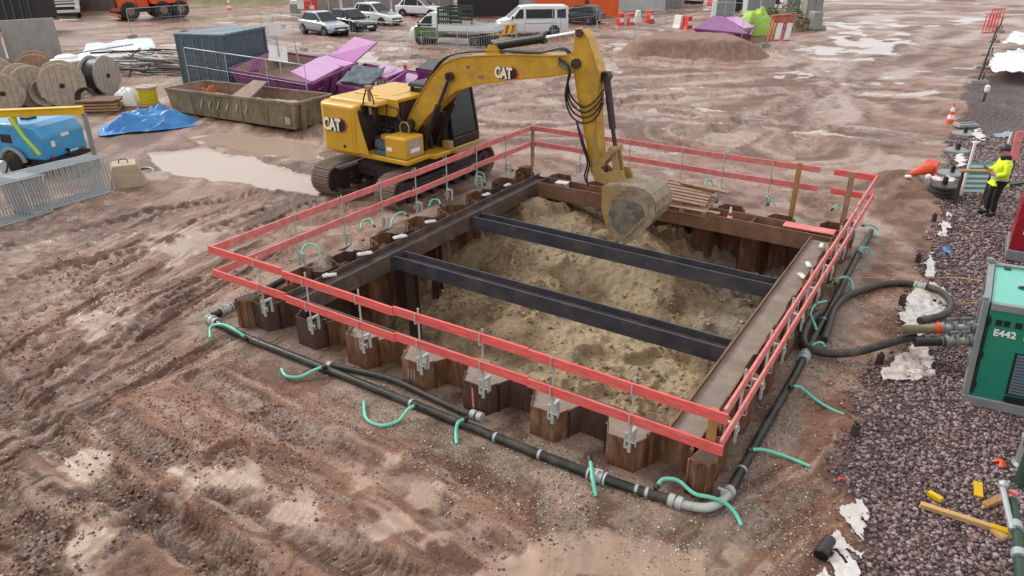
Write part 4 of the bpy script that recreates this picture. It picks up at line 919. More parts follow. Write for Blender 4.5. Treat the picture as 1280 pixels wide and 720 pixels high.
# ------------------------------------------------------------------ red tank at the right edge
tank = thing('red_tank', 'deep red steel tank on a grey skid cut off by the right edge', 'tank', (10.95, 14.85, 0), YP)
m = MB(); m.box(0, 2.4, 0, 1.2, .24, 1.6); m.build('body', MT['crimson'], tank, .02)
m = MB(); m.box(-.04, 2.44, -.05, 1.25, .0, .235); m.build('skid', MT['frame_grey'], tank, .01)
m = MB(); m.box(-.03, 2.43, -.03, .07, 1.601, 1.68); m.box(-.03, .05, .071, 1.2, 1.601, 1.68); m.build('rim', MT['crimson'], tank, .01)
for x in (.0, .8): m = MB(); m.box(x-.02, x+.05, -.028, -.002, .25, 1.58); m.build('rib', MT['crimson'], tank)
m = MB(); m.box(.16, .33, -.012, -.003, .62, .84); m.m = 1; text_mb(m, 'B', .2, (.175, -.014, .66), (1, 0, 0), (0, 0, 1), .003, .003); m.build('label_plate', [MT['white_deco'], MT['crimson']], tank)
# ------------------------------------------------------------------ valves and timber at the lower right
mf = thing('valve_manifold', 'green and galvanised valve pipework at the lower right edge', 'valve', (6.05, 6.5, 0), 0)
def rel(px, py, z): return G(px, py, z)-Vector((6.05, 6.5, 0))
m = MB(); m.tube([rel(1262, 608, .35), rel(1268, 640, .33), rel(1273, 680, .3), rel(1276, 730, .28)], .055, 14, 4); m.build('pipe', MT['dark_green'], mf)
m = MB()
for y in (618, 655, 690): a = rel(1264+(y-618)*.13, y, .34-(y-618)*.0005); b_ = rel(1265+(y-618)*.13, y+8, .34-(y-618)*.0005); m.cyl(a, b_, .078, 14)
m.tube([rel(1252, 605, .42), rel(1256, 622, .4), rel(1262, 648, .36), rel(1266, 662, .34)], .035, 10, 4); m.lathe([(.03, -.05), (.055, -.02), (.055, .03), (.02, .06)], tuple(rel(1254, 606, .44)), 10)
m.build('flange', MT['galv_clean'], mf)
m = MB(); a = rel(1260, 613, .42); m.bar(a, a+Vector((.04, -.12, .02)), .035, .02); m.build('lever', MT['red_plastic'], mf)
m = MB(); a = rel(1276, 600, .1); m.cyl(a+Vector((.05, 0, -.1)), a+Vector((.05, 0, .5)), .11, 16); m.cyl(a+Vector((.05, 0, .5)), a+Vector((.05, 0, .54)), .15, 16); m.build('valve_body', MT['dark_green'], mf)
p = G(1276, 585); o = thing('filter_canister', 'grey green capped canister standing above the valve pipework', 'canister', (p.x+.05, p.y, 0))
m = MB(); m.lathe([(.16, .02), (.17, .06), (.14, .1), (.14, .42), (.155, .44), (.155, .5), (.1, .56), (0, .57)], n=20); m.build('body', MT['frame_grey'], o)
m = MB(); m.lathe([(.19, 0), (.19, .045), (.165, .05)], n=20); m.build('base_ring', MT['dark_green'], o)
m = MB(); m.tube([(-.14, -.06, .5), (-.15, -.06, .6), (0, -.06, .64), (.15, -.06, .6), (.14, -.06, .5)], .012, 6, 4); m.build('handle', MT['beam_yellow'], o)
def timber(label, a, b, w, h, mat, z=.03, endm=None, tilt=0):
    A_ = G(a[0], a[1], z); B_ = G(b[0], b[1], z); d = B_-A_; L = d.length; o = thing('timber_offcut', label, 'timber', (A_.x, A_.y, z-.01), math.atan2(d.y, d.x)); o.rotation_euler[1] = tilt
    m = MB(); m.box(0, L, -w/2, w/2, 0, h); m.build('timber', MT[mat], o, .004)
    if endm: m = MB(); m.box(L-.2, L+.002, -w/2-.002, w/2+.002, -.001, h+.002); m.build('painted_end', MT[endm], o)
    return o
timber('long pale timber batten lying on dark gravel with a yellow painted end', (1150, 632), (1262, 668), .075, .06, 'pale_wood', .05, 'beam_yellow')
timber('yellow painted block leaning on the long batten end', (1160, 617), (1177, 627), .07, .06, 'beam_yellow', .06)
timber('flat yellow painted block alone on the gravel', (1222, 604), (1223, 622), .10, .04, 'beam_yellow', .03)
timber('dull brown timber block beside the valve pipe', (1230, 634), (1258, 622), .085, .07, 'post_wood', .03)
timber('short pale timber offcut below the yellow batten end', (1236, 660), (1256, 675), .085, .06, 'pale_wood', .03)
p = G(1248, 582); m = MB(); rr = random.Random(4)
for k in range(4):
    a = rr.uniform(0, 6); m.tube([(.08*math.cos(a), .08*math.sin(a), .02), (.02, .01, .08), (-.08*math.cos(a+.6), -.08*math.sin(a+.6), .03)], .02, 6, 4)
solo(m, 'orange_strap', MT['orange_plastic'], 'crumpled orange strap on gravel near the canister', 'strap', p)
p = G(1052, 602); m = MB(); m.tube([(-.05, 0, .02), (0, .01, .05), (.05, -.01, .02)], .018, 6, 4); solo(m, 'red_scrap', MT['red_plastic'], 'tiny bright red scrap on the mud left of the gravel edge', 'litter', p)
# ------------------------------------------------------------------ torn membrane along the gravel edge
def sheet(label, pix, seed, mat='white_sheet', amp=.09, res=.035, holes=.42, z0=.015, fx=4.5, fy=4.5, name='membrane_sheet', cat='plastic sheet', group='torn white sheets along the gravel edge'):
    pts = [tuple(G(*q)[:2]) for q in pix]; x0 = min(p[0] for p in pts); x1 = max(p[0] for p in pts); y0 = min(p[1] for p in pts); y1 = max(p[1] for p in pts)
    nx, ny = int((x1-x0)/res)+2, int((y1-y0)/res)+2; gx = np.linspace(x0, x1, nx); gy = np.linspace(y0, y1, ny); X, Y = np.meshgrid(gx, gy)
    h, _ = ground_fields(X, Y)
    zf = 5.0 if amp < .2 else 1.1
    z = h+z0+amp*np.abs(fbm(X*zf, Y*zf, seed, 4)-.5)*2+amp*.5*(fbm(X*zf*.34, Y*zf*.34, seed+1)-.3)+(.25 if amp > .25 else 0)
    d, _s = poly_dist(X, Y, pts+[pts[0]]); ins = inpoly(X, Y, pts); sd = np.where(ins, d, -d)+(fbm(X*5, Y*5, seed+2)-.5)*.22
    keep = (sd > .0) & (fbm((X+Y*.12)*fx, Y*fy, seed+3) > holes*.85)
    kf = keep[:-1, :-1] & keep[1:, :-1] & keep[:-1, 1:] & keep[1:, 1:]
    cx, cy = sum(p[0] for p in pts)/len(pts), sum(p[1] for p in pts)/len(pts)
    o = build_grid(name, X-cx, Y-cy, z, kf, {}); o.location = (cx, cy, 0); o.data.materials.append(MT[mat])
    s = o.modifiers.new('thickness', 'SOLIDIFY'); s.thickness = .006
    return tag(o, label, cat, group)
sheet('torn streaky white membrane strips at the bottom edge of the photo', [(1058, 632), (1082, 622), (1080, 730), (1018, 730), (1030, 700), (1046, 660)], 200, holes=.42, amp=.06, res=.018, fx=11, fy=1.6)
sheet('large bunched white membrane under the thick hose coupling', [(1140, 362), (1168, 358), (1190, 372), (1180, 392), (1150, 400), (1152, 422), (1130, 416), (1124, 395)], 210, holes=.3, amp=.13, res=.025)
sheet('muddy white membrane heap below the pump inlet pipes', [(1118, 446), (1148, 426), (1168, 450), (1170, 472), (1135, 478), (1102, 478), (1104, 462)], 220, 'muddy_sheet', .13, .025, .38)
sheet('narrow white membrane strip at the gravel edge above the hose', [(1156, 322), (1166, 318), (1168, 340), (1170, 350), (1155, 347)], 230, holes=.33, amp=.09, res=.03)
sheet('crumpled white membrane scraps by the small dark posts', [(1180, 270), (1192, 266), (1190, 282), (1184, 296), (1168, 298)], 240, holes=.42, amp=.12, res=.035)
sheet('white membrane heap between the round fence feet', [(1193, 195), (1206, 188), (1206, 212), (1193, 215)], 250, holes=.3, amp=.22, res=.05)
sheet('white sheet scrap hanging over gravel beside the far fence feet', [(1216, 163), (1226, 160), (1232, 178), (1214, 188)], 260, holes=.33, amp=.25, res=.05)
sheet('pale muddy sheet behind the stacked round fence feet', [(1158, 224), (1192, 221), (1196, 230), (1162, 234)], 270, 'muddy_sheet', .12, .05, .35)
sheet('grey plastic sheet on gravel behind the worker', [(1240, 168), (1262, 164), (1266, 172), (1240, 174)], 275, 'slate_roof', .1, .06, .3)
sheet('blue plastic scrap at the gravel edge', [(1177, 308), (1192, 307), (1192, 319), (1176, 320)], 280, 'tarp_blue', .1, .03, .45)
# small dark stakes and lumps
for px, py, lab in ((1167, 276, 'short dark stake nearest the crumpled white scraps'), (1147, 328, 'short dark stake left of the narrow membrane strip'), (1126, 384, 'dark stub beside the large bunched membrane'), (1099, 454, 'dark stub left of the muddy membrane heap'), (1068, 545, 'black block at the gravel edge right of the near corner')):
    p = G(px, py); m = MB(); m.box(-.05, .05, -.045, .045, -.05, .2, .006, .006); m.m = 1; m.cyl((0, 0, .2), (0, 0, .235), .022, 8)
    solo(m, 'dark_stake', [MT['exc_dark'], MT['exc_black']], lab, 'stake', (p.x, p.y, zg(p)), .3, 'dark stakes along the gravel edge', .006)
p = G(1030, 690); m = MB(); m.tube([(-.1, -.05, .07), (.0, .0, .1), (.12, .05, .09)], .07, 12, 4); m.m = 1; m.cyl((-.1, -.05, .07), (-.13, -.07, .06), .085, 14)
solo(m, 'pipe_stub', [MT['rubber'], MT['exc_black']], 'dark open pipe stub lying beside the streaky white strips', 'pipe stub', p, .4)
# ------------------------------------------------------------------ fence feet, gate panel, cones, worker's surroundings
def fence_weight(label, px, py, n=1, r=.33, group='round fence feet beside the gravel'):
    p = G(px, py); o = thing('fence_weight', label, 'fence foot', (p.x, p.y, zg(p)), random.uniform(-.4, .4), group)
    for k in range(n):
        m = MB(); z = k*.105; m.lathe([(r*.96, z), (r, z+.02), (r, z+.075), (r*.9, z+.098), (0, z+.1)], n=22); m.build('foot_disc', MT['rubber'] if n > 1 else MT['frame_grey'], o)
    m = MB(); z = n*.105; m.box(-.055, .055, -.07, .07, z, z+.2, .01, .01); m.build('socket', MT['exc_black'], o, .01)
fence_weight('stack of round black fence feet beside the fallen orange cone', 1176, 248, 3, .36)
fence_weight('round fence foot beside the white gate panel', 1189, 220, 1, .38)
fence_weight('grey round fence foot left of the white sheet scrap', 1196, 190, 1, .36)
fence_weight('grey fence foot furthest along near the small cone', 1206, 168, 1, .42)
p = G(1207, 158); m = MB(); m.box(-.42, .42, -.22, .22, 0, .12, .02, .02); m.m = 1; m.box(-.3, .3, -.05, .05, .121, .16)
solo(m, 'concrete_weight', [MT['concrete'], MT['frame_grey']], 'pale rectangular concrete foot just right of the orange cone', 'fence foot', p, .1, None, .015)
p = G(1226, 136); o = thing('marker_post', 'short white topped marker post on the dirt bank', 'marker post', (p.x, p.y, zg(p)))
m = MB(); m.bar((0, 0, 0), (.04, 0, .55), .07, .07); m.build('post', MT['exc_dark'], o); m = MB(); m.lathe([(.06, .5), (.1, .56), (.1, .75), (.05, .8), (0, .81)], (.04, 0, 0), 10); m.build('cap', MT['white_plastic'], o)
def cone(label, p, hgt_=.75, tip=None):
    o = thing('traffic_cone', label, 'traffic cone', p)
    s = hgt_/.75
    m = MB(); m.lathe([(.15*s, .032*s), (.135*s, .14*s), (.108*s, .30*s), (.085*s, .44*s), (.055*s, .6*s), (.03*s, .75*s), (.0, .755*s)], n=16); m.build('cone_body', MT['orange_plastic'], o)
    m = MB(); m.box(-.2*s, .2*s, -.2*s, .2*s, 0, .03*s); m.build('base_plate', MT['orange_plastic'], o)
    for z0, z1, r0, r1 in ((.14, .30, .139, .112), (.44, .6, .089, .059)): m = MB(); m.lathe([(r0*s, z0*s), (r1*s, z1*s)], n=16); m.build('band', MT['white_plastic'], o)
    return o
p = G(1187, 154); cone('small upright orange cone with white bands by the dirt bank', (p.x, p.y, zg(p)), .72)
p = G(1143, 240); o = thing('fallen_cone', 'crumpled orange cone lying on its side with white pieces on the mud', 'traffic cone', (p.x, p.y, zg(p)), R(205))
m = MB(); m.tube([(-.30, .05, .17), (-.1, .0, .15), (.1, -.03, .10), (.30, -.08, .05)], .165, 14, 5, rf=lambda t: 1.1-.8*t+.05*math.sin(t*19)); m.build('cone_body', MT['orange_plastic'], o)
m = MB(); m.plate([(-.33, -.24, .0), (-.30, .25, .01), (-.46, .22, .40), (-.48, -.2, .38)], .045); m.build('base_plate', MT['red_plastic'], o, .02)
m = MB(); m.lathe([(.0, 0), (.08, .02), (.08, .08), (.04, .12), (0, .125)], (.0, .3, 0), 12); m.build('white_piece', MT['white_plastic'], o); m = MB(); m.lathe([(.0, 0), (.09, .02), (.08, .06), (0, .08)], (.42, .0, 0), 12); m.build('white_piece', MT['white_plastic'], o)
# white gate/barrier panel
p = G(1200, 247); gp = thing('slatted_barrier', 'white slatted barrier panel leaning upright in front of the worker', 'barrier', (p.x, p.y, zg(p)), R(-2))
m = MB(); m.box(-.03, .03, -.03, .03, 0, 1.5); m.build('post', MT['white_plastic'], gp, .008)
for k in range(6):
    m = MB(); z = .12+k*.135; m.box(.031, 1.02, -.022, .022, z, z+.055); m.build('slat', MT['white_plastic'], gp)
m = MB(); m.box(.04, 1.0, .023, .03, .1, .92); m.build('backing', MT['teal_light'], gp)
p = G(1222, 214, .95); 
tr = thing('trestle_board', 'pale timber board held level beside the worker', 'board', (p.x, p.y, 0), R(-4))
m = MB(); m.box(-.46, .46, -.1, .1, .93, .98); m.build('board', MT['old_wood'], tr, .004)
for x in (-.36, .36):
    for y in (-.06, .06): m = MB(); m.bar((x, y, 0), (x, y*.3, .929), .035, .035); m.build('trestle_leg', MT['exc_dark'], tr)
p = G(1268, 236); o = thing('safety_barrier', 'leaning red and white plastic barrier board behind the worker', 'barrier', (p.x, p.y+.4, zg(p)), R(20))
m = MB(); m.plate([(-.15, 0, .7), (.15, 0, .7), (.22, .12, 1.5), (-.05, .12, 1.5)], .04); m.build('board', MT['pink_sheen_timber'], o, .006)
m = MB(); m.bar((-.1, .02, 0), (-.02, .1, 1.3), .05, .05); m.bar((.12, .02, 0), (.16, .1, 1.3), .05, .05); m.box(-.35, .4, -.25, .25, -.02, .08); m.build('foot', MT['rubber'], o)
for px, lab in ((1246, 'slim white post just left of the worker helmet'), (1258, 'slim white post right behind the worker helmet')):
    p = G(px, 228); m = MB(); m.cyl((0, 0, 0), (0, 0, 1.45), .03, 10); m.lathe([(.16, 0), (.16, .08), (.05, .1)], n=14); solo(m, 'slim_post', MT['white_plastic'], lab, 'post', (p.x, p.y, zg(p)))
# covered bags on the far gravel
rr = random.Random(9)
sheet('large white sheet covering the gravel heap at the far right', [(1226, 100), (1240, 80), (1300, 76), (1310, 106), (1240, 106)], 290, 'white_plastic', .3, .12, .1, .25, 4.5, 4.5, 'cover_sheet', 'cover sheet', 'white sheets over the far right heaps')
sheet('smaller white sheet further back at the far right', [(1246, 70), (1262, 54), (1300, 52), (1300, 72)], 300, 'white_plastic', .4, .16, .1, .3, 4.5, 4.5, 'cover_sheet', 'cover sheet', 'white sheets over the far right heaps')
for i, (px, py, lab) in enumerate([(1222, 104, 'first grey fence block before the large white sheet'), (1228, 86, 'second grey fence block beside the large white sheet'), (1234, 70, 'third dark fence block beside the smaller sheet'), (1240, 53, 'fourth dark fence block near the red barrier'), (1247, 40, 'furthest dark fence block by the red barrier')]):
    p = G(px, py); m = MB(); m.box(-.45, .45, -.2, .2, 0, .16, .03, .03); m.m = 1; m.bar((.0, 0, .15), (.12, .0, 1.0), .07, .07); m.bar((.2, 0, .15), (.2, .0, .5), .05, .05)
    solo(m, 'fence_block', [MT['concrete'], MT['exc_dark']], lab, 'fence block', p, rr.uniform(-.3, .3), 'fence blocks along the far gravel')
for i, (px, py, lab) in enumerate([(1236, 42, 'red plastic barrier leaning over, left one at the far right'), (1243, 34, 'red plastic barrier leaning over, right one at the far right')]):
    p = G(px, py); o = thing('red_barrier', lab, 'barrier', p, R(20), 'red barriers at the far right')
    m = MB()
    for k in range(5): m.bar((-.7+k*.32, 0, .05), (-.3+k*.32, .3, 1.35), .07, .04)
    m.bar((-.75, 0, .1), (.7, 0, .1), .08, .05); m.bar((-.35, .3, 1.35), (1.0, .3, 1.35), .08, .05); m.build('frame', MT['red_plastic'], o)
p = G(1195, -1); m = MB(); m.box(-2.2, 2.2, -.5, .5, 0, .8, .3, .1); m.m = 1; m.box(-1.2, 1.2, -.3, .3, .801, 1.0)
solo(m, 'dark_skid', [MT['exc_black'], MT['exc_dark']], 'dark low skid at the top edge of the far mud', 'skid', p, 0, None, .03)
MT['soil_mud'] = M('soil_mud', '#9d8458', .85, 0, .2, 6, .6, mud=.3, mudcol='#b09a72')
# ------------------------------------------------------------------ tracked excavator (shape traced on its own plane, real depth)
U0, V0 = -2.65, 8.2
EX = thing('excavator', 'yellow tracked excavator digging in the pit with its bucket', 'excavator', P(U0, V0), PR)
def EM(): return MB((-U0, -V0, 0))
def track_unit(ua, ub, va=6.15, vb=10.75, zt=.86):
    o = None; rad = zt/2-.03
    path = []; n = 10
    for k in range(n+1): a = math.pi/2+math.pi*k/n; path.append((va+rad+rad*math.cos(a), zt/2+rad*math.sin(a)))
    for k in range(n+1): a = -math.pi/2+math.pi*k/n; path.append((vb-rad+rad*math.cos(a), zt/2+rad*math.sin(a)))
    # resample evenly, shoes
    L = []; P_ = path+[path[0]]; acc = 0; segs = []
    for a, b in zip(P_[:-1], P_[1:]): l = math.dist(a, b); segs.append((acc, l, a, b)); acc += l
    N = 52; m = EM()
    for k in range(N):
        s = acc*k/N
        for (s0, l, a, b) in segs:
            if s0 <= s <= s0+l+1e-9:
                t = (s-s0)/l; p = (a[0]+(b[0]-a[0])*t, a[1]+(b[1]-a[1])*t); d = ((b[0]-a[0])/l, (b[1]-a[1])/l); break
        nrm = (d[1], -d[0]); w = acc/N*.48
        c = Vector(((ua+ub)/2, p[0], p[1]))
        D = Vector((0, d[0], d[1])); Nn = Vector((0, nrm[0], nrm[1]))
        if (c+Nn*.1-Vector((c.x, (va+vb)/2, zt/2))).length < (c-Vector((c.x, (va+vb)/2, zt/2))).length: Nn = -Nn
        hw = (ub-ua)/2
        for (o0, o1, h0, h1) in ((-w, w, -.02, .012), (-w*.7, -w*.45, .012, .045), (-.03*w, .25*w, .012, .045), (w*.55, w*.85, .012, .045)):
            vs = [c+D*a+Nn*h+Vector((x, 0, 0)) for h in (h0, h1) for a, x in ((o0, -hw), (o1, -hw), (o1, hw), (o0, hw))]
            m.add(vs, [(0, 3, 2, 1), (4, 5, 6, 7), (0, 1, 5, 4), (1, 2, 6, 5), (2, 3, 7, 6), (3, 0, 4, 7)])
    tb = m.build('track_belt', MT['track'], EX)
    m = EM(); m.box(ua+.12, ub-.12, va+.5, vb-.5, .22, .62); m.box(ua+.06, ub-.06, va+.9, vb-.9, .3, .5); m.build('track_frame', MT['exc_dark'], tb, .02)
    for k in range(7): y = va+.8+k*(vb-va-1.6)/6; m = EM(); m.cyl((ua+.08, y, .17), (ub-.08, y, .17), .11, 12); m.build('roller', MT['exc_dark'], tb)
    for nm_, y in (('idler', va+rad), ('sprocket', vb-rad)): m = EM(); m.lathe([(0, ua+.04), (.14, ua+.04), (.14, ua+.1), (.30, ua+.1), (.30, ub-.1), (.14, ub-.1), (.14, ub-.04), (0, ub-.04)], (0, y, zt/2), 18, 'x'); m.build(nm_, MT['exc_dark'], tb)
track_unit(-1.82, -1.20); track_unit(-4.15, -3.53)
m = EM(); m.box(-3.52, -1.83, 7.3, 9.6, .42, .8); m.cyl((-2.6, 8.3, .8), (-2.6, 8.3, 1.1), .62, 24); m.build('undercarriage', MT['exc_dark'], EX, .03)
# house ------------------------------------------------------------
m = EM(); m.prism([(-4.1, 6.82), (-1.26, 6.78), (-1.20, 6.86), (-1.20, 7.65), (-1.0, 7.7), (-1.0, 9.75), (-4.1, 9.75)], 1.1, 1.235, 'z'); deck = m.build('deck', MT['exc_yellow'], EX, .03)
m = EM(); m.prism([(-4.32, 7.05), (-4.2, 6.8), (-4.0, 6.70), (-2.85, 6.70), (-2.85, 9.8), (-4.0, 9.8), (-4.2, 9.7), (-4.32, 9.45)], 1.16, 2.46, 'z')
vs = m.v
m.v = [(x+(.20 if False else 0), y, z) for x, y, z in vs]
cw = m.build('counterweight', MT['exc_yellow'], EX, .09, 4)
m = EM()
m.plate([(-2.846, 6.70, 1.25), (-2.45, 6.70, 1.25), (-2.66, 6.70, 1.9), (-2.78, 6.70, 2.38)], .03); m.box(-3.02, -3.0, 6.692, 6.70, 1.24, 2.3)
m.m = 1; m.box(-3.35, -3.27, 6.692, 6.70, 1.32, 1.40); m.m = 0
m.build('side_skirt', [MT['exc_yellow'], MT['exc_black']], EX)
# decal on counterweight and boom
def decal(name, u, z, s, vf, par):
    m = EM(); u0_ = u; u = u+.36*s; h = [(u+s*1.20, z-.16*s), (u+s*1.62, z+.02*s), (u+s*1.80, z+.38*s), (u+s*1.62, z+.76*s), (u+s*1.20, z+.92*s), (u+s*.9, z+.6*s), (u+s*.9, z+.1*s)]
    m.prism(h, vf-.004, vf, 'y'); m.m = 1; h2 = [(u+s*1.2, z-.02*s), (u+s*1.5, z+.08*s), (u+s*1.62, z+.38*s), (u+s*1.5, z+.68*s), (u+s*1.2, z+.8*s), (u+s*.9, z+.6*s), (u+s*.9, z+.1*s)]
    m.prism(h2, vf-.007, vf-.0045, 'y'); m.m = 1; u = u0_; text_mb(m, 'CAT', s*1.12, (u+.03*s, vf-.010, z-.03*s), (1, 0, 0), (0, 0, 1), .002, .075*s, .72)
    m.m = 2; text_mb(m, 'CAT', s*1.12, (u-.05*s, vf-.016, z), (1, 0, 0), (0, 0, 1), .003, .045*s, .72)
    m.build(name, [MT['red_deco'], MT['black_deco'], MT['white_deco']], par)
decal('emblem', -4.0, 1.76, .40, 6.697, cw)
m = EM(); m.box(-4.12, -2.35, 7.0, 9.7, 2.45, 2.56, .06, .08); m.box(-3.9, -2.4, 7.75, 9.5, 2.561, 2.62, .06, .08); hood = m.build('hood', MT['exc_yellow'], EX, .04, 2)
m = EM(); m.box(-2.84, -2.05, 7.5, 7.57, 2.12, 2.6); m.box(-2.84, -2.05, 7.58, 9.0, 2.5, 2.6); m.build('hood_panel', MT['exc_yellow'], EX, .02)
m = EM(); m.box(-2.83, -2.1, 7.66, 9.6, 1.24, 2.48); m.box(-2.1, -1.25, 8.4, 9.6, 1.24, 2.2); m.build('engine_bay', MT['exc_dark'], EX)
m = EM(); m.box(-2.82, -2.77, 6.78, 7.6, 1.24, 2.36); m.box(-2.7, -2.1, 7.2, 7.64, 1.24, 1.62); m.box(-2.3, -1.75, 7.55, 7.66, 1.24, 1.9); m.build('service_bay', MT['exc_dark'], EX, .02)
m = EM(); rr = random.Random(3)
for k in range(9):
    u = rr.uniform(-2.65, -1.7); z = rr.uniform(1.4, 2.2); m.tube([(u, 7.5, z), (u+rr.uniform(-.2, .3), 7.38, z+rr.uniform(-.2, .1)), (u+rr.uniform(.1, .5), 7.5, z-rr.uniform(.1, .4))], .025, 6, 4)
m.cyl((-2.5, 7.4, 1.75), (-2.2, 7.4, 1.75), .09, 12); m.cyl((-1.72, 7.36, 1.92), (-1.72, 7.5, 1.92), .17, 16)
m.build('hydraulic_line', MT['exc_black'], EX)
m = EM(); m.tube([(-1.72+.16*math.cos(a), 7.34, 1.92+.16*math.sin(a)) for a in [k*math.pi/6 for k in range(12)]], .02, 6, 2, True); m.cyl((-2.15, 7.2, 1.63), (-2.15, 7.2, 1.72), .22, 16); m.build('filler_cap', MT['muddy_yellow'], EX)
m = EM(); m.box(-1.98, -1.26, 6.80, 7.55, 1.24, 1.80); tb = m.build('tool_box', MT['exc_yellow'], EX, .05, 2)
m = EM(); m.box(-1.257, -1.252, 6.92, 7.43, 1.34, 1.72); m.m = 1; m.box(-1.251, -1.248, 7.0, 7.35, 1.40, 1.50); 
m.build('grille', [MT['dusty'], MT['white_deco']], tb); m = EM(); m.box(-1.9, -1.72, 6.792, 6.799, 1.42, 1.52); m.build('sticker', MT['white_deco'], tb)
m = EM(); m.box(-2.35, -2.0, 6.85, 7.4, 1.24, 1.36); m.box(-2.45, -2.0, 6.95, 7.5, 1.37, 1.60); m.build('step', MT['slate'], EX, .01)
m = EM(); m.tube([(-2.42, 7.4, 1.6), (-2.36, 7.4, 2.36), (-2.3, 7.4, 2.42), (-2.0, 7.4, 2.38), (-1.95, 7.4, 2.3), (-1.8, 7.4, 1.6)], .018, 6, 4)
m.tube([(-2.4, 6.95, 1.35), (-2.35, 6.98, 1.6)], .016, 6, 0); m.build('handrail', MT['exc_black'], EX)
# exhaust / camera stack and beacons on the hood
m = EM(); m.cyl((-2.7, 7.15, 2.2), (-2.7, 7.15, 2.86), .045, 10); m.box(-2.78, -2.62, 7.07, 7.23, 2.86, 2.95); m.m = 1; m.tube([(-2.65, 7.1, 2.9), (-2.5, 7.05, 2.7), (-2.42, 7.05, 2.3)], .018, 6, 4); m.tube([(-2.75, 7.1, 2.85), (-2.82, 7.05, 2.6), (-2.82, 7.0, 2.4)], .02, 6, 4); m.box(-2.86, -2.76, 6.95, 7.1, 2.2, 2.45); m.box(-2.5, -2.4, 7.0, 7.12, 2.1, 2.36)
m.build('mirror_stalk', [MT['muddy_yellow'], MT['exc_black']], EX)
# cab on the far side of the boom ----------------------------------
cab = None
cu0, cu1, cv0, cv1, cz0, cz1 = -2.6, -1.02, 8.55, 9.75, 1.24, 2.86
m = EM(); m.box(cu0, cu1, cv0, cv1, cz0, 1.5); m.box(cu0, cu0+.4, cv0, cv1, 1.501, 2.2)
for (u, v, uu) in ((cu0, cv0, cu0+.1), (cu0, cv1-.09, cu0+.1), (cu1-.1, cv0, cu1-.32), (cu1-.1, cv1-.09, cu1-.32), (-1.82, cv0, -1.82), (-1.82, cv1-.09, -1.82)):
    m.add([(u, v, 1.5), (u+.1, v, 1.5), (u+.1, v+.09, 1.5), (u, v+.09, 1.5), (uu, v, cz1-.12), (uu+.1, v, cz1-.12), (uu+.1, v+.09, cz1-.12), (uu, v+.09, cz1-.12)],
          [(0, 3, 2, 1), (4, 5, 6, 7), (0, 1, 5, 4), (1, 2, 6, 5), (2, 3, 7, 6), (3, 0, 4, 7)])
m.box(cu0+.02, cu1-.2, cv0-.03, cv1+.03, cz1-.119, cz1, .05, .05)
cab = m.build('cab', MT['exc_black'], EX, .03, 2)
m = EM(); m.plate([(cu0+.12, cv0+.04, 1.52), (-1.84, cv0+.04, 1.52), (-1.84, cv0+.04, 2.72), (cu0+.14, cv0+.04, 2.72)], .012); m.plate([(-1.70, cv0+.04, 1.52), (cu1-.12, cv0+.04, 1.52), (cu1-.33, cv0+.04, 2.72), (-1.70, cv0+.04, 2.72)], .012)
m.plate([(cu1-.05, cv0+.1, 1.52), (cu1-.05, cv1-.1, 1.52), (cu1-.26, cv1-.1, 2.72), (cu1-.26, cv0+.1, 2.72)], .012); m.plate([(-1.70, cv1-.04, 1.52), (cu1-.12, cv1-.04, 1.52), (cu1-.33, cv1-.04, 2.72), (-1.70, cv1-.04, 2.72)], .012)
m.build('window', MT['cab_glass'], cab)
m = EM(); m.box(-2.2, -1.7, 8.85, 9.4, 1.5, 1.8); m.box(-2.25, -2.1, 8.88, 9.37, 1.8, 2.45, .03, .06); m.build('seat', MT['dark_fabric'], cab, .04)
m = EM(); m.tube([(cu1-.3, cv0-.02, 2.7), (cu1-.05, cv0-.12, 2.72), (cu1+.02, cv0-.14, 2.6)], .02, 6, 4); m.box(cu1-.02, cu1+.1, cv0-.22, cv0-.06, 2.35, 2.62); m.build('side_mirror', MT['exc_black'], cab)
m = EM(); m.box(-1.0, -.75, 8.4, 9.7, 1.12, 1.22); m.box(-1.25, -1.0, 8.3, 8.5, 1.24, 1.45); m.build('front_step', MT['muddy_yellow'], EX, .02)
# boom --------------------------------------------------------------
BV0, BV1 = 7.80, 8.24
top = [(-2.05, 1.86), (-1.89, 2.18), (-1.52, 2.72), (-1.09, 3.25), (-.72, 3.57), (-.43, 3.70), (-.1, 3.79), (.41, 3.86), (1.33, 3.95), (2.3, 4.0), (2.86, 4.06), (3.0, 3.98), (3.02, 3.80)]
bot = [(2.9, 3.66), (2.36, 3.54), (1.33, 3.37), (.28, 3.16), (-.34, 2.96), (-.68, 2.74), (-1.01, 2.45), (-1.37, 2.14), (-1.72, 1.75)]
m = EM(); m.prism(top+bot, BV0, BV1, 'y'); boom = m.build('boom', MT['boom_yellow'], EX, .02)
m = EM()
for a, b in list(zip(top[:-1], top[1:]))[:10]+list(zip(bot[:-1], bot[1:])):
    m.bar((a[0], (BV0+BV1)/2, a[1]), (b[0], (BV0+BV1)/2, b[1]), BV1-BV0+.06, .022)
m.build('boom_flange', MT['boom_yellow'], boom)
decal('emblem', .86, 3.40, .31, BV0, boom)
m = EM(); text_mb(m, '47', .11, (.0, BV0-.003, 3.52), (1, 0, 0), (0, 0, 1), .002, .002); text_mb(m, '3553', .08, (.34, BV0-.003, 3.33), (1, 0, 0), (0, 0, 1), .002, .0); m.build('lettering', MT['exc_dark'], boom)
m = EM(); m.cyl((-.47, BV0-.14, 3.30), (-.47, BV1+.14, 3.30), .085, 14); m.cyl((-1.85, BV0-.1, 1.95), (-1.85, BV1+.1, 1.95), .12, 14); m.build('boom_pin', MT['exc_dark'], boom)
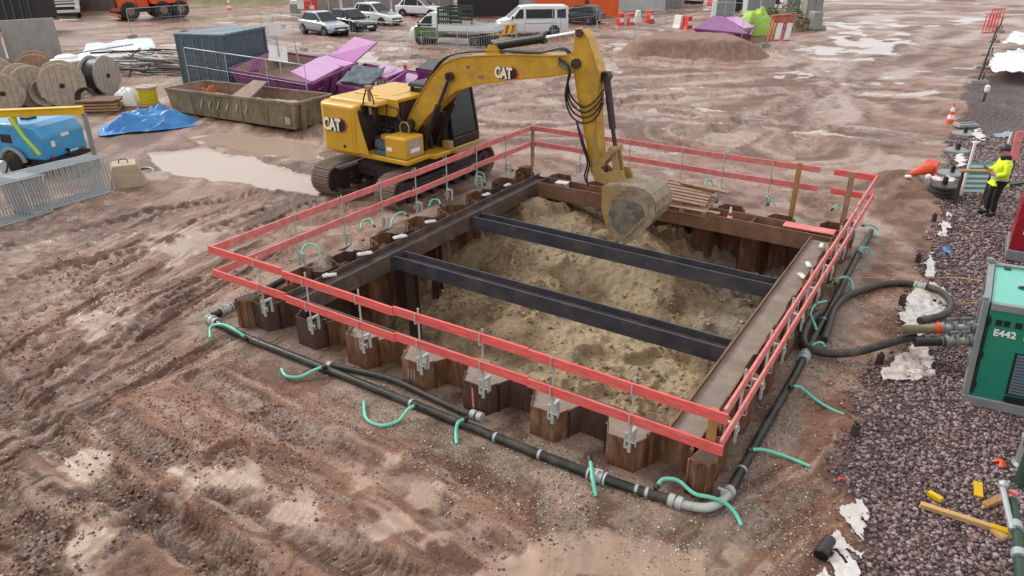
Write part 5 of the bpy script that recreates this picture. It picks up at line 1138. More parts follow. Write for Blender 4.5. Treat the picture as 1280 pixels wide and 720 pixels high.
for s, vv in (('n', BV0-.09), ('f', BV1+.09)):
    m = EM(); m.cyl((-1.42, vv, 1.42), (-.86, vv, 2.53), .085, 14); bc = m.build('boom_cylinder', MT['exc_black'], EX)
    m = EM(); m.cyl((-.86, vv, 2.53), (-.47, vv, 3.30), .045, 10); m.cyl((-.47, vv-.05, 3.30), (-.47, vv+.05, 3.30), .11, 14); m.build('rod', MT['exc_dark'], bc)
m = EM()
for vv in (BV0+.1, BV1-.1): m.plate([(-1.98, vv, 1.24), (-1.45, vv, 1.24), (-1.55, vv, 2.1), (-1.9, vv, 2.2)], .05)
m.build('boom_bracket', MT['exc_dark'], EX)
# stick cylinder on top
bv = (BV0+BV1)/2
m = EM(); m.prism([(.45, 3.9), (.95, 3.9), (.82, 4.12), (.6, 4.12)], bv-.12, bv+.12, 'y'); m.build('lug', MT['boom_yellow'], boom)
m = EM(); m.cyl((.68, bv, 4.08), (2.05, bv, 4.34), .105, 16); m.cyl((2.0, bv, 4.33), (2.1, bv, 4.35), .125, 16); m.cyl((.62, bv-.1, 4.06), (.62, bv+.1, 4.06), .12, 14); sc_ = m.build('stick_cylinder', MT['exc_black'], EX)
m = EM(); m.cyl((2.1, bv, 4.35), (3.05, bv, 4.54), .05, 12); m.build('rod', MT['chrome'], sc_)
m = EM()
for k in range(3):
    o_ = .06*k; m.tube([(-1.6, BV0+.1+o_, 2.75), (-.9, BV0+.1+o_, 3.6), (-.2, BV0+.1+o_, 3.87), (.8, BV0+.12+o_, 3.97), (2.0, BV0+.1+o_, 4.03), (2.6, BV0+.1+o_, 4.16), (2.92, BV0+.05+o_, 3.95)], .022, 6, 5)
for k in range(4): m.tube([(2.6, BV0-.02, 3.98-.05*k), (2.95, BV0-.10-.03*k, 3.75), (2.85+.03*k, BV0-.12-.02*k, 3.2+.1*k), (3.0, BV0-.10, 2.75+.14*k), (3.3, BV0-.05, 2.6+.12*k), (3.6, BV0-.03, 2.75+.14*k), (3.76, BV0-.02, 3.1+.1*k)], .021, 6, 6)
for k in range(2): m.tube([(3.12, BV0-.03, 2.6), (3.3+.05*k, BV0-.05, 2.1), (3.45+.05*k, BV0-.04, 1.7), (3.4+.06*k, BV0-.06, 1.35), (3.55, BV0-.1, 1.15)], .022, 6, 5)
m.build('hydraulic_hose', MT['exc_black'], EX)
# stick ---------------------------------------------------------------
R_ = [(2.93, 4.60), (3.12, 4.60), (3.26, 4.45), (3.42, 4.12), (3.60, 3.70), (3.56, 3.35), (3.57, 2.76), (3.65, 2.18), (3.71, 1.71), (3.72, 1.42)]
L_ = [(3.62, 1.30), (3.52, 1.45), (3.36, 2.11), (3.22, 2.65), (3.09, 3.09), (2.95, 3.75), (2.88, 4.09)]
m = EM(); m.prism(R_+L_, bv-.15, bv+.15, 'y'); stick = m.build('stick', MT['boom_yellow'], EX, .015)
m = EM()
for pl in (R_, L_):
    for a, b in zip(pl[:-1], pl[1:]): m.bar((a[0], bv, a[1]), (b[0], bv, b[1]), .34, .02)
m.build('stick_flange', MT['boom_yellow'], stick)
m = EM(); m.plate([(3.52, bv-.156, 1.5), (3.70, bv-.156, 1.5), (3.63, bv-.156, 2.3), (3.56, bv-.156, 2.7), (3.5, bv-.156, 2.2)], .006); m.build('worn_patch', MT['muddy_yellow'], stick)
m = EM(); m.cyl((3.02, bv-.24, 3.88), (3.02, bv+.24, 3.88), .11, 16); m.cyl((3.06, bv-.2, 4.53), (3.06, bv+.2, 4.53), .09, 12); m.cyl((3.68, bv-.22, 1.48), (3.68, bv+.22, 1.48), .1, 12); m.build('stick_pin', MT['exc_dark'], stick)
m = EM(); m.cyl((3.70, bv, 3.62), (3.92, bv, 2.5), .08, 14); m.cyl((3.70, bv-.1, 3.64), (3.70, bv+.1, 3.64), .10, 12); m.box(3.56, 3.74, bv-.1, bv+.1, 3.52, 3.74); bcy = m.build('bucket_cylinder', MT['exc_dark'], EX)
m = EM(); m.cyl((3.92, bv, 2.5), (4.02, bv, 2.06), .05, 10); m.build('rod', MT['exc_dark'], bcy)
m = EM()
for s in (-.2, .2):
    m.bar((3.68, bv+s, 1.62), (4.02, bv+s, 2.04), .05, .14, (0, 0, 1)); m.bar((4.02, bv+s*.6, 2.06), (4.16, bv+s*.6, 1.46), .06, .14, (1, 0, 0))
m.cyl((4.02, bv-.25, 2.05), (4.02, bv+.25, 2.05), .08, 12); m.cyl((4.16, bv-.22, 1.46), (4.16, bv+.22, 1.46), .08, 12); m.build('bucket_link', MT['muddy_yellow'], EX)
# bucket ----------------------------------------------------------------
bw0, bw1 = bv-.56, bv+.40
shell = [(4.02, 1.28), (4.35, 1.36)]+[(4.72, 1.38), (4.98, 1.35), (5.16, 1.26), (5.27, 1.10), (5.30, .90), (5.22, .68), (5.05, .45), (4.84, .22), (4.64, .07), (4.46, .03)]
side = shell+[(4.22, .22), (4.04, .72)]
m = EM(); t = .03
for a, b in zip(shell[:-1], shell[1:]):
    m.bar((a[0], bv, a[1]), (b[0], bv, b[1]), bw1-bw0, .04)
for s0, s1 in ((bw0-.004, bw0+.028), (bw1-.028, bw1+.004)):
    m.prism(side, s0, s1, 'y')
bk = m.build('bucket', MT['bucket'], EX)
cx, cz = 4.68, .74
m = EM(); inner = [(cx+(x-cx)*.70-.02, cz+(z-cz)*.62-.06) for x, z in side]
m.prism(inner, bw0-.010, bw0-.0045, 'y'); m.build('side_plate', MT['bucket_dark'], bk)
m = EM()
rim = shell[1:-1]
for a, b in zip(rim[:-1], rim[1:]): m.bar((a[0]-.02, bw0-.012, a[1]-.03), (b[0]-.02, bw0-.012, b[1]-.03), .03, .11, (0, 0, 1))
for k in range(7):
    q = k/6; a = Vector((5.06, bw0-.03, .66)).lerp(Vector((4.66, bw0-.03, .18)), q); m.box(a.x-.05, a.x+.03, a.y-.012, a.y+.012, a.z-.03, a.z+.05)
m.build('wear_strip', MT['bucket'], bk)
m = EM()
for y0, y1 in ((bw0-.016, bw0+.03),): m.prism([(4.00, 1.30), (4.4, 1.38), (4.62, 1.40), (4.5, 1.22), (4.28, 1.06), (4.2, .6), (4.22, .3), (4.15, .4), (4.03, .74)], y0, y1, 'y')
for s in (-.2, .2): m.prism([(3.56, 1.58), (3.62, 1.30), (4.02, 1.22), (4.45, 1.36), (4.32, 1.62), (4.1, 1.60), (3.9, 1.50), (3.72, 1.62)], bv+s-.035, bv+s+.035, 'y')
m.build('bucket_ear', MT['muddy_yellow'], bk)
m = EM(); m.smooth = True
for k in range(10): m.lathe([(0, 0), (.10, .01), (.085, .05), (.04, .08), (0, .085)], (4.3+.07*k+.03*math.sin(k*5), bw0+.15+.09*((k*7) % 9), 1.34-.02*abs(k-4)), 9)
m.build('mud_cake', MT['soil_mud'], bk); bk.children[-1]['kind'] = 'stuff'
m = EM()
for k in range(5):
    y = bw0+.06+k*(bw1-bw0-.12)/4; m.add([(4.46, y-.06, -.03), (4.46, y+.06, -.03), (4.46, y+.06, .05), (4.46, y-.06, .05), (4.24, y-.03, -.04), (4.24, y+.03, -.04)], [(0, 3, 2, 1), (0, 1, 5, 4), (3, 4, 5, 2), (0, 4, 3), (1, 2, 5)])
m.build('tooth', MT['bucket_dark'], bk)
MT['rust_orange'] = M('rust_orange', '#a5502f', .7, 0, .2, 5, .2, mud=.3)
# ------------------------------------------------------------------ skips, containers, drums in the yard behind
def skip_body(o, top, mat, inmat, inset=.16, zb=.12, wall=.06, floor=.35):
    """open steel skip: top = four rim corners (local, front-left, front-right, back-right, back-left)"""
    T = [Vector(p) for p in top]; c = sum(T, Vector())/4
    B = [Vector((p.x+(c.x-p.x)*inset, p.y+(c.y-p.y)*inset*.6, zb)) for p in T]
    Ti = [p+(Vector((c.x, c.y, p.z))-p).normalized()*wall for p in T]; Bi = [p+(Vector((c.x, c.y, p.z))-p).normalized()*wall*1.3+Vector((0, 0, floor)) for p in B]
    m = MB(); m.add(T+B+Ti+Bi, [(0, 4, 5, 1), (1, 5, 6, 2), (2, 6, 7, 3), (3, 7, 4, 0), (4, 7, 6, 5), (0, 1, 9, 8), (1, 2, 10, 9), (2, 3, 11, 10), (3, 0, 8, 11)]); m.m = 1
    m.add(Ti+Bi, [(0, 1, 5, 4), (1, 2, 6, 5), (2, 3, 7, 6), (3, 0, 4, 7), (4, 5, 6, 7)])
    b = m.build('body', [MT[mat], MT[inmat]], o)
    m = MB()
    for i in range(4): m.bar(T[i], T[(i+1) % 4], .09, .09)
    for i in range(4):
        q = 5
        for k in range(1, q): m.bar(T[i].lerp(T[(i+1) % 4], k/q), B[i].lerp(B[(i+1) % 4], k/q), .07, .05)
    m.build('rim', MT[mat], o)
    return b, T, B
def skip_px(label, pix, z, mat, inmat, group=None):
    W = [G(x, y, z) for x, y in pix]; c = sum(W, Vector())/4; c.z = 0
    o = thing('skip', label, 'skip', c, 0, group); skip_body(o, [p-c for p in W], mat, inmat); return o, c
def lid(o, c, pts, mat='purple_lid_sheen', name='lid'):
    W = [G(x, y, z)-c for x, y, z in pts]; m = MB(); m.plate(W, .06); m.bar(W[0].lerp(W[1], .02), W[0].lerp(W[1], .98), .1, .1); return m.build(name, MT[mat], o)
def stripes(o, a, b, n, h=.5, c=None):
    m = MB()
    A_, B_ = G(*a)-c, G(*b)-c; d = (B_-A_); n_ = Vector((d.y, -d.x, 0)).normalized()*.04
    for k in range(n):
        q = A_+d*(k/n)+n_; e = d/n*.45; m.plate([q, q+e, q+e+d/n*.35+Vector((0, 0, h)), q+d/n*.35+Vector((0, 0, h))], .01)
    m.build('warning_stripe', MT['white_deco'], o)
# hooklift skip full of rubble
a, b = G(213, 143), G(382, 169); d = b-a; yaw = math.atan2(d.y, d.x); LS = 6.9
o = thing('skip', 'long olive brown open skip full of rubble and sheet metal', 'skip', a, yaw)
skip_body(o, [(0, 0, 1.02), (LS, 0, 1.08), (LS, 1.95, 1.08), (0, 1.95, 1.02)], 'skip_olive', 'rusty_in', .05, .14, .09, .1)
m = MB(); m.box(.2, LS-.2, .3, .5, .0, .13); m.box(.2, LS-.2, 1.5, 1.7, .0, .13); m.build('skid', MT['dark_rust'], o)
for x in (1.9, 2.35, 2.8, 3.3, 3.8, 4.3): m = MB(); m.plate([(x, -.03, .5), (x+.06, -.03, .48), (x+.22, -.03, .78), (x+.15, -.03, .8)], .004); m.build('worn_mark', MT['dusty'], o)
m = MB(); m.plate([(LS-.55, -.03, .3), (LS-.3, -.03, .3), (LS-.3, -.03, .55), (LS-.55, -.03, .6)], .004); m.build('worn_patch', MT['dusty'], o)
m = MB(); m.bar((LS+.05, .3, .1), (LS+.05, .3, 1.12), .12, .1); m.bar((LS+.05, 1.7, .1), (LS+.05, 1.7, 1.12), .12, .1); m.build('end_post', MT['skip_olive'], o)
oS, yS = a, yaw
def in_skip(x, y, z): return a+Matrix.Rotation(yS, 3, 'Z') @ Vector((x, y, z))
def lumps(name, mat, label, cat, loc, rz, sx, sy, sz, seed, n=26, group=None, kind=None):
    r = random.Random(seed); m = MB(); nx, ny = n, n; vs = []; 
    xs_ = np.linspace(-1, 1, nx); X_, Y_ = np.meshgrid(xs_, xs_); e = np.maximum(0, 1-np.maximum(np.abs(X_), np.abs(Y_))**3)
    Z_ = e*(.45+.8*fbm(X_*2.2+seed, Y_*2.2, seed, 4))*sz
    o = build_grid(name, X_*sx*.5, Y_*sy*.5, Z_, None, {}); o.location = loc; o.rotation_euler = (0, 0, rz); o.data.materials.append(MT[mat])
    if kind: return struct(o, kind)
    return tag(o, label, cat, group)
lumps('rubble', 'rubble', 'grey rubble heaped in the right half of the olive skip', 'rubble', in_skip(4.9, .98, .2), yS, 3.3, 1.7, .75, 3)
lumps('scrap_sheet', 'rusty_in', 'brown scrap heaped in the left part of the olive skip', 'scrap', in_skip(1.9, .98, .2), yS, 2.7, 1.7, .7, 5)
lumps('orange_bag', 'rust_orange', 'orange brown bag at the far left inside the olive skip', 'bag', in_skip(.75, 1.5, .4), yS, .8, .6, .6, 7, 14)
p = in_skip(3.3, 1.0, .4); m = MB(); m.plate([(-.9, -.6, .1), (.6, -.65, .3), (.8, .5, 1.0), (-.1, .65, .95)], .05); m.plate([(-.75, -.55, .18), (.3, -.5, .36), (.3, .3, .8), (-.4, .4, .72)], .04)
solo(m, 'board_sheet', MT['rusty_in'], 'grey brown board sheet leaning in the middle of the olive skip', 'board', p, yS)
# purple skips
o, c = skip_px('large purple skip with one sheen-pale lid raised and others shut', [(287, 87), (390, 106), (447, 79), (338, 63)], 1.22, 'purple', 'rusty_in', 'purple skips')
lid(o, c, [(364, 90, 1.29), (390, 103, 1.29), (426, 84, 1.34), (399, 72, 1.34)]); lid(o, c, [(394, 74, 1.28), (430, 84, 1.28), (444, 79, 1.28), (408, 70, 1.28)]); lid(o, c, [(414, 70, 1.3), (443, 78, 1.3), (472, 53, 2.3), (444, 46, 2.3)], name='raised_lid')
lid(o, c, [(310, 90, 1.2), (323, 88, 1.2), (330, 73, 1.6), (318, 75, 1.6)], 'purple', 'side_flap'); stripes(o, (398, 112, .85), (416, 102, .85), 5, .3, c)
o, c = skip_px('purple skip under a dark grey cover next to the excavator', [(422, 105), (468, 116), (508, 90), (455, 80)], 1.3, 'purple', 'rusty_in', 'purple skips')
lid(o, c, [(462, 95, 1.36), (482, 98, 1.36), (506, 88, 1.38), (478, 80, 1.38)]); stripes(o, (466, 117, .9), (500, 95, .9), 6, .4, c)
m = MB(); q = [G(484, 100, 1.15)-c, G(496, 94, 1.15)-c]; m.plate([q[0], q[1], q[1]+Vector((0, 0, .4)), q[0]+Vector((0, 0, .4))], .02); m.build('label_plate', MT['white_deco'], o)
def drape(name, mat, label, cat, pix, seed, amp=.12, res=18, thick=.03):
    """cloth over something: four photo corners with heights"""
    W = [G(*p) for p in pix]; c = sum(W, Vector())/4; c.z = 0; s = np.linspace(0, 1, res); A_, B_ = np.meshgrid(s, s)
    def bil(k): return (W[0][k]*(1-A_)+W[1][k]*A_)*(1-B_)+(W[3][k]*(1-A_)+W[2][k]*A_)*B_
    X_, Y_, Z_ = bil(0), bil(1), bil(2); Z_ = Z_+amp*(fbm(A_*4, B_*7, seed, 3)-.4)
    o = build_grid(name, X_-c.x, Y_-c.y, Z_, None, {}); o.location = c; o.data.materials.append(MT[mat]); sm = o.modifiers.new('thickness', 'SOLIDIFY'); sm.thickness = thick
    return tag(o, label, cat)
drape('dark_cover', 'dark_fabric', 'dark grey sheet spread over the nearer purple skip', 'cover sheet', [(424, 103, 1.42), (464, 106, 1.42), (482, 86, 1.55), (444, 82, 1.55)], 3, .25)
o, c = skip_px('low purple skip seen behind the cover beside the orange bollard', [(486, 104), (520, 110), (536, 92), (506, 88)], .9, 'purple', 'rusty_in', 'purple skips')
lid(o, c, [(488, 101, .98), (512, 106, .98), (526, 95, 1.0), (504, 91, 1.0)])
o, c = skip_px('small dark skip with black lid behind the excavator boom', [(521, 88), (546, 92), (560, 80), (536, 76)], 1.3, 'purple', 'rusty_in')
lid(o, c, [(520, 86, 1.36), (546, 90, 1.36), (560, 79, 1.4), (536, 75, 1.4)], 'exc_black')
p = G(508, 105); m = MB(); m.cyl((0, 0, 0), (0, 0, .9), .09, 12); m.m = 1; m.cyl((0, 0, .91), (0, 0, 1.05), .14, 12); m.m = 0; m.lathe([(.3, 0), (.3, .08)], n=12)
solo(m, 'bollard', [MT['orange_plastic'], MT['white_plastic']], 'orange bollard with white cap between the purple skips', 'bollard', p)
p = G(350, 78, 1.2); m = MB(); p.z = 0; m.bar((0, 0, 0), (0, 0, 2.9), .06, .06); m.bar((.9, .3, 0), (.7, .2, 2.4), .05, .05); m.m = 1; m.box(-.28, .28, -.05, -.03, 2.4, 2.95); m.plate([(-.5, -.1, 1.3), (.4, -.1, 1.2), (.35, .2, 1.9), (-.45, .2, 1.9)], .03)
solo(m, 'sign_post', [MT['galv'], MT['white_plastic']], 'white blank sign boards on a post behind the purple skip', 'sign', p)
# slate container
A0 = G(272, 108); tl, tr_, tb_ = G(232, 40, 2.45), G(275, 44, 2.45), G(331, 33, 2.45)
def container(name, label, corner, yaw, L, W, H, mat, roof, doors=True, corr=.28, group=None, ribmat=None):
    """corner = near corner; local x along the long side, y across (to the left)"""
    o = thing(name, label, 'container', corner, yaw, group)
    def corrug(x0, x1, fixed, axis, out):
        m = MB(); n = max(4, int((x1-x0)/corr)); st = (x1-x0)/n; pts = []
        for k in range(n): s = x0+k*st; pts += [(s, 0), (s+st*.3, 0), (s+st*.5, .05), (s+st*.8, .05)]
        pts.append((x1, 0))
        vs = []
        for z in (.12, H-.1):
            for s, dd in pts: vs.append((s, fixed+out*dd, z) if axis == 'x' else (fixed+out*dd, s, z))
        nn = len(pts); m.add(vs, [(i, i+1, nn+i+1, nn+i) if (out < 0) == (axis == 'x') else (i+1, i, nn+i, nn+i+1) for i in range(nn-1)]); return m
    for mb in (corrug(.1, L-.1, .04, 'x', 1), corrug(.1, L-.1, W-.04, 'x', -1), corrug(.1, W-.1, L-.04, 'y', -1)): mb.build('wall', MT[mat], o)
    if not doors: corrug(.1, W-.1, .04, 'y', 1).build('wall', MT[mat], o)
    m = MB()
    for x in (0, L-.12):
        for y in (0, W-.12): m.box(x, x+.12, y, y+.12, 0, H)
    for y in (.004, W-.104): m.box(.121, L-.121, y, y+.1, .0, .14); m.box(.121, L-.121, y, y+.1, H-.12, H-.003)
    for x in (.004, L-.104): m.box(x, x+.1, .121, W-.121, .0, .14); m.box(x, x+.1, .121, W-.121, H-.12, H-.003)
    m.build('frame', MT[mat], o)
    m = MB(); m.box(.1, L-.1, .1, W-.1, H-.05, H-.01)
    for k in range(int(L/.5)): m.box(.2+k*.5, .32+k*.5, .15, W-.15, H-.009, H+.012)
    m.build('roof', MT[roof], o)
    if doors:
        for k, (y0, y1) in enumerate(((.13, W/2-.01), (W/2+.01, W-.13))):
            m = MB(); m.box(.015, .05, y0, y1, .15, H-.13)
            for z in (.5, 1.1, 1.7): m.box(.0, .014, y0+.1, y1-.1, z, z+.05)
            dd = m.build('door', MT[mat], o)
            m = MB()
            for y in (y0+.25, y1-.25): m.cyl((-.02, y, .2), (-.02, y, H-.2), .02, 6)
            for y in (y0+.25, y1-.25): m.box(-.05, -.03, y-.14, y+.02, 1.0, 1.04)
            m.build('locking_bar', MT['steel_grey'], dd)
    return o
dl = (tb_-tr_); yl = math.atan2(dl.y, dl.x); L_c = dl.length; W_c = (tl-tr_).length
c0 = Vector((tr_.x, tr_.y, 0)); container('shipping_container', 'slate grey shipping container behind the olive skip', c0, yl, min(6.1, L_c), min(2.6, W_c), 2.45, 'slate', 'slate_roof')
def at_far(px, y, z=0): return Vector(((px-640)/FPX*(y*math.cos(TH)+(CH-z)*math.sin(TH)), y, z))
o_ = at_far(668, 70); container('shipping_container', 'bright orange shipping container behind the white minibus', o_, R(1), 7.6, 2.5, 2.6, 'orange_box', 'orange_box', False)
p = at_far(733, 69.2); m = MB(); m.cyl((0, 0, 0), (0, 0, 1.2), .05, 8); m.lathe([(.25, 1.0), (.2, 1.3), (.1, 1.7), (0, 1.75)], n=10); solo(m, 'dark_sack', MT['exc_black'], 'dark sack hung on a post before the orange container', 'sack', p)
for i, (px0, y, L, H, mat, lab) in enumerate([(772, 76, 4.6, 2.6, 'wall_white', 'white site cabin right of the orange container'), (812, 80, 3.4, 2.2, 'frame_grey', 'grey cabin with ribbed sides further right of the orange container'), (572, 70.5, 5.6, 2.7, 'wall_dark', 'dark open fronted container behind the tipper truck'), (646, 71, 1.8, 2.7, 'wall_white', 'narrow pale cabin left of the orange container')]):
    container('site_cabin', lab, at_far(px0, y), 0, L, 2.4, H, mat, mat, False, .35)
p = at_far(838, 81); m = MB(); m.box(-1.3, 1.3, -.6, .6, 0, 1.7, .1, .1); m.m = 1; m.box(-1.4, 1.4, -.7, .7, 1.7, 2.0, .3, .2); solo(m, 'covered_stack', [MT['pale_wood'], MT['dusty']], 'tan stack of boards between the cabins and white lorry', 'stack', p, 0, None, .05)
for i, (px0, L, lab) in enumerate([(396, 2.3, 'grey hoarding panel behind the black car'), (428, 2.3, 'grey hoarding panel behind the white off roader'), (459, 2.3, 'grey hoarding panel left of the plain white car'), (490, 2.6, 'grey hoarding panel behind the plain white car'), (530, 2.9, 'grey hoarding panel behind the tipper cab')]):
    o = thing('site_hoarding', lab, 'hoarding', at_far(px0, 74), 0, 'grey hoarding behind the parked cars')
    m = MB(); m.box(0, L, 0, .06, .05, 2.9); m.build('panel', MT['wall_grey'], o); m = MB()
    for x in (.02, L*.5, L-.1): m.box(x, x+.08, -.05, -.002, 0, 2.95)
    m.build('post', MT['wall_white'], o)
p = at_far(386, 70); o = thing('safety_sign', 'red and white site board beside the grey hoarding', 'sign board', p)
m = MB(); m.box(-.9, .9, -.04, .04, .6, 2.1); m.build('board', MT['red_plastic'], o); m = MB(); m.box(-.9, -.3, -.06, -.045, .7, 1.9); m.box(.2, .6, -.06, -.045, .7, 1.0); m.build('white_patch', MT['white_plastic'], o); m = MB(); m.bar((-.7, .06, 0), (-.7, .06, 2.1), .08, .08); m.bar((.7, .06, 0), (.7, .06, 2.1), .08, .08); m.build('post', MT['galv'], o)
p = at_far(372, 72); m = MB(); m.box(-.55, .55, -.5, .5, 0, 1.3, .08, .08); m.m = 1; m.box(-.5, .5, -.55, -.505, .2, 1.0); solo(m, 'waste_bin', [MT['white_plastic'], MT['frame_grey']], 'white wheelie style bin left of the red site board', 'bin', p, 0, None, .04)
# precast concrete walls, far left hoardings
for (a_, b_, h, lab) in (((13, 79), (80, 73), 2.28, 'tall grey precast concrete wall panel above the cable drums'), ((-60, 87), (11, 80), 2.12, 'grey concrete wall panel cut off by the left edge')):
    A_, B_ = G(*a_), G(*b_); d = B_-A_; o = thing('concrete_wall', lab, 'wall', A_, math.atan2(d.y, d.x), 'precast concrete walls')
    m = MB(); m.box(.02, d.length-.02, 0, .2, 0, h, .0, .02); m.build('panel', MT['concrete'], o, .02); m = MB(); m.box(.02, d.length-.02, .201, 1.4, 0, .2); m.box(d.length-.16, d.length-.03, .202, .9, .201, h*.6); m.build('foot', MT['concrete'], o, .02)
o = thing('trailer', 'dark high sided trailer behind the concrete wall', 'trailer', at_far(-10, 58), 0)
m = MB(); m.box(0, 3.9, 0, 2.4, .9, 3.6); m.m = 1; m.box(3.0, 3.02, -.01, .0, .9, 3.6); 
for k in range(6): m.box(.2+k*.62, .26+k*.62, -.05, -.002, .9, 3.6)
m.build('body', [MT['wall_dark'], MT['slate']], o); m = MB()
for x in (.8, 1.9, 3.1): m.cyl((x, .1, .5), (x, .45, .5), .5, 18)
m.build('wheel', MT['tyre'], o)
o = thing('brown_hoarding', 'brown hoarding wall between the white lorry and orange dumper', 'hoarding', at_far(100, 76), 0); m = MB(); m.box(0, 5.2, 0, .1, 0, 2.6); m.build('panel', MT['wall_brown'], o)
m = MB()
for k in range(6): m.box(k*.95, .08+k*.95, -.06, -.002, 0, 2.6)
m.build('post', MT['wall_brown'], o)
# grassy bank and soil heap: terrain
def heap(name, cx, cy, sx, sy, h, mat, seed, flat=.55, yaw=0, rough=.12):
    s = np.linspace(-1, 1, 70); A_, B_ = np.meshgrid(s, s); rr_ = np.maximum(np.abs(A_), np.abs(B_))*.5+.5*np.hypot(A_, B_); rr_ = rr_+(fbm(A_*2+seed, B_*2, seed)-.5)*.35
    Z_ = h*sstep(1.0, flat, rr_)*(1+rough*(fbm(A_*5, B_*5, seed+1)-.5)*2)-.06; X_ = A_*sx; Y_ = B_*sy; c_, s_ = math.cos(yaw), math.sin(yaw)
    o = build_grid(name, cx+X_*c_-Y_*s_, cy+X_*s_+Y_*c_, Z_, None, {}); o.data.materials.append(MT[mat]); return struct(o)
MT['soil_brown'] = M('soil_brown', '#86685a', .85, 0, .2, 2.5, .6, mud=.35, mudcol='#9a7c6c', bscale=9)
MT['bank_grass'] = M('bank_grass', '#8b8460', .9, 0, .3, 1.2, .5, mud=.5, mudcol='#a08c70', bscale=6)
heap('soil_heap', 11.0, 47.0, 4.7, 3.1, 1.1, 'soil_brown', 71, .58, -.1, .05)
heap('grass_bank', -33, 88, 12, 6, 3.0, 'bank_grass', 73, .3, 0, .3)
# steel tubes, covered stack
rr = random.Random(21)
base = G(190, 88)
for k in range(70):
    L = rr.uniform(2.5, 5.0); a_ = rr.gauss(-.42, .16) if k < 38 else rr.uniform(-1.6, 1.2); z = .08+rr.random()**1.3*1.0; x, y = rr.gauss(0, 1.5), rr.gauss(0, 1.3)*(1.2-z)
    m = MB(); t = rr.uniform(-.08, .08); m.cyl((-L/2, 0, -t), (L/2, 0, t), rr.choice((.03, .04, .05)), 7)
    solo(m, 'steel_tube', MT[rr.choice(['galv', 'steel_grey', 'galv', 'old_wood', 'exc_dark'])], 'steel tube in the tangled heap beside the slate container', 'steel tube', base+Vector((x, y, z)), a_, 'steel tubes in the tangled heap')
drape('pale_cover', 'pale_blue', 'pale blue grey sheeting over a long low stack behind the steel tubes', 'cover sheet', [(94, 72, .7), (196, 62, .7), (190, 48, .8), (110, 56, .8)], 9, .4, 24)
# cable drums
def drum(label, px, py, r, w, yaw, mat='drum_wood', cmat=None, cr=.62, tilt=0, group='wooden cable drums', wmat=None):
    p = G(px, py); o = thing('cable_drum', label, 'cable drum', (p.x, p.y, 0), R(yaw), group)
    for s in (-1, 1):
        x0 = s*w/2; m = MB(); n = 28
        m.cyl((x0-.045, 0, r), (x0+.045, 0, r), r, n); fl = m.build('flange', MT[wmat or mat], o)
        m = MB(); xo = x0+s*.05
        for k in range(7):
            yy = -r+r*2*(k+.5)/7; hw = math.sqrt(max(.01, r*r-yy*yy))*.93; m.box(xo-.012, xo+.012, yy-r/7+.02, yy+r/7-.02, r-hw, r+hw)
        m.m = 1; m.cyl((xo-.0, 0, r), (xo+s*.03, 0, r), .1, 14); m.build('plank_face', [MT[wmat or mat], MT['exc_black']], fl)
        m = MB(); pts = [(x0, r*1.005*math.cos(k*math.pi/14), r+r*1.005*math.sin(k*math.pi/14)) for k in range(28)]; m.tube(pts, .035, 6, 1, True); m.build('rim_band', MT['steel_grey' if wmat else mat], fl)
    m = MB(); m.cyl((-w/2+.05, 0, r), (w/2-.05, 0, r), r*cr, 24); m.build('barrel', MT[cmat or mat], o)
    return o
drum('big wooden cable drum with planked face and dark hole, centre of the drums', 84, 130, .86, 1.15, -60)
drum('white rimmed cable drum holding black cable beside the timber stack', 130, 117, .82, .75, -12, 'drum_wood', 'exc_black', .9, wmat='dusty')
drum('wooden cable drum turned half sideways left of the big drum', 40, 131, .82, .95, -38)
drum('wooden cable drum behind, bark brown with its top showing', 52, 114, .85, 1.3, -60, 'old_wood', 'old_wood', .9)
drum('wooden cable drum at the left edge behind the yellow beam', 6, 138, .74, .9, -45)
drum('wooden cable drum at the left edge further back', 2, 118, .8, .9, -50)
for i, (px, py, r_, mt_, lab) in enumerate([(63, 133, .55, 'dusty', 'pale loose cable coil leaning between the two nearest drums'), (112, 136, .42, 'rubber', 'dark loose cable coil leaning on the big planked drum'), (25, 136, .5, 'dusty', 'pale loose cable coil leaning on the leftmost drums')]):
    p = G(px, py); m = MB()
    for k in range(5): m.tube([((r_-.03*k)*math.cos(a*math.pi/10), .05*k+.12*math.sin(a*math.pi/10), r_+.05+(r_-.03*k)*math.sin(a*math.pi/10)*.95) for a in range(20)], .028, 6, 1, True)
    solo(m, 'cable_coil', MT[mt_], lab, 'cable coil', (p.x, p.y-.1, 0), R(25-20*i), 'loose cable coils by the drums')
p = G(86, 84, 1.0); m = MB(); m.lathe([(.0, 1.25), (.75, 1.25), (.78, 1.34), (.5, 1.42), (.45, 1.5), (.3, 1.56), (0, 1.58)], n=22); m.cyl((0, 0, 0), (0, 0, 1.25), .4, 14)
solo(m, 'white_reel', MT['white_plastic'], 'white flat reel standing behind the big cable drum', 'reel', (p.x, p.y, 0))
p = G(187, 131); o = thing('yellow_reel', 'small upright reel wound with yellow rope', 'reel', p)
m = MB(); m.cyl((0, 0, .08), (0, 0, .68), .36, 22)
for k in range(9): m.tube([(.365*math.cos(a*math.pi/8), .365*math.sin(a*math.pi/8), .12+k*.062) for a in range(16)], .03, 6, 1, True)
m.build('rope', MT['drum_yellow'], o); m = MB(); m.cyl((0, 0, 0), (0, 0, .079), .43, 22); m.cyl((0, 0, .70), (0, 0, .78), .43, 22); m.cyl((0, 0, .781), (0, 0, .8), .1, 12); m.build('reel_disc', MT['dusty'], o)
o = thing('timber_stack', 'low stack of brown timbers under the white rimmed drum', 'timber stack', G(128, 140), R(8)); rr = random.Random(2)
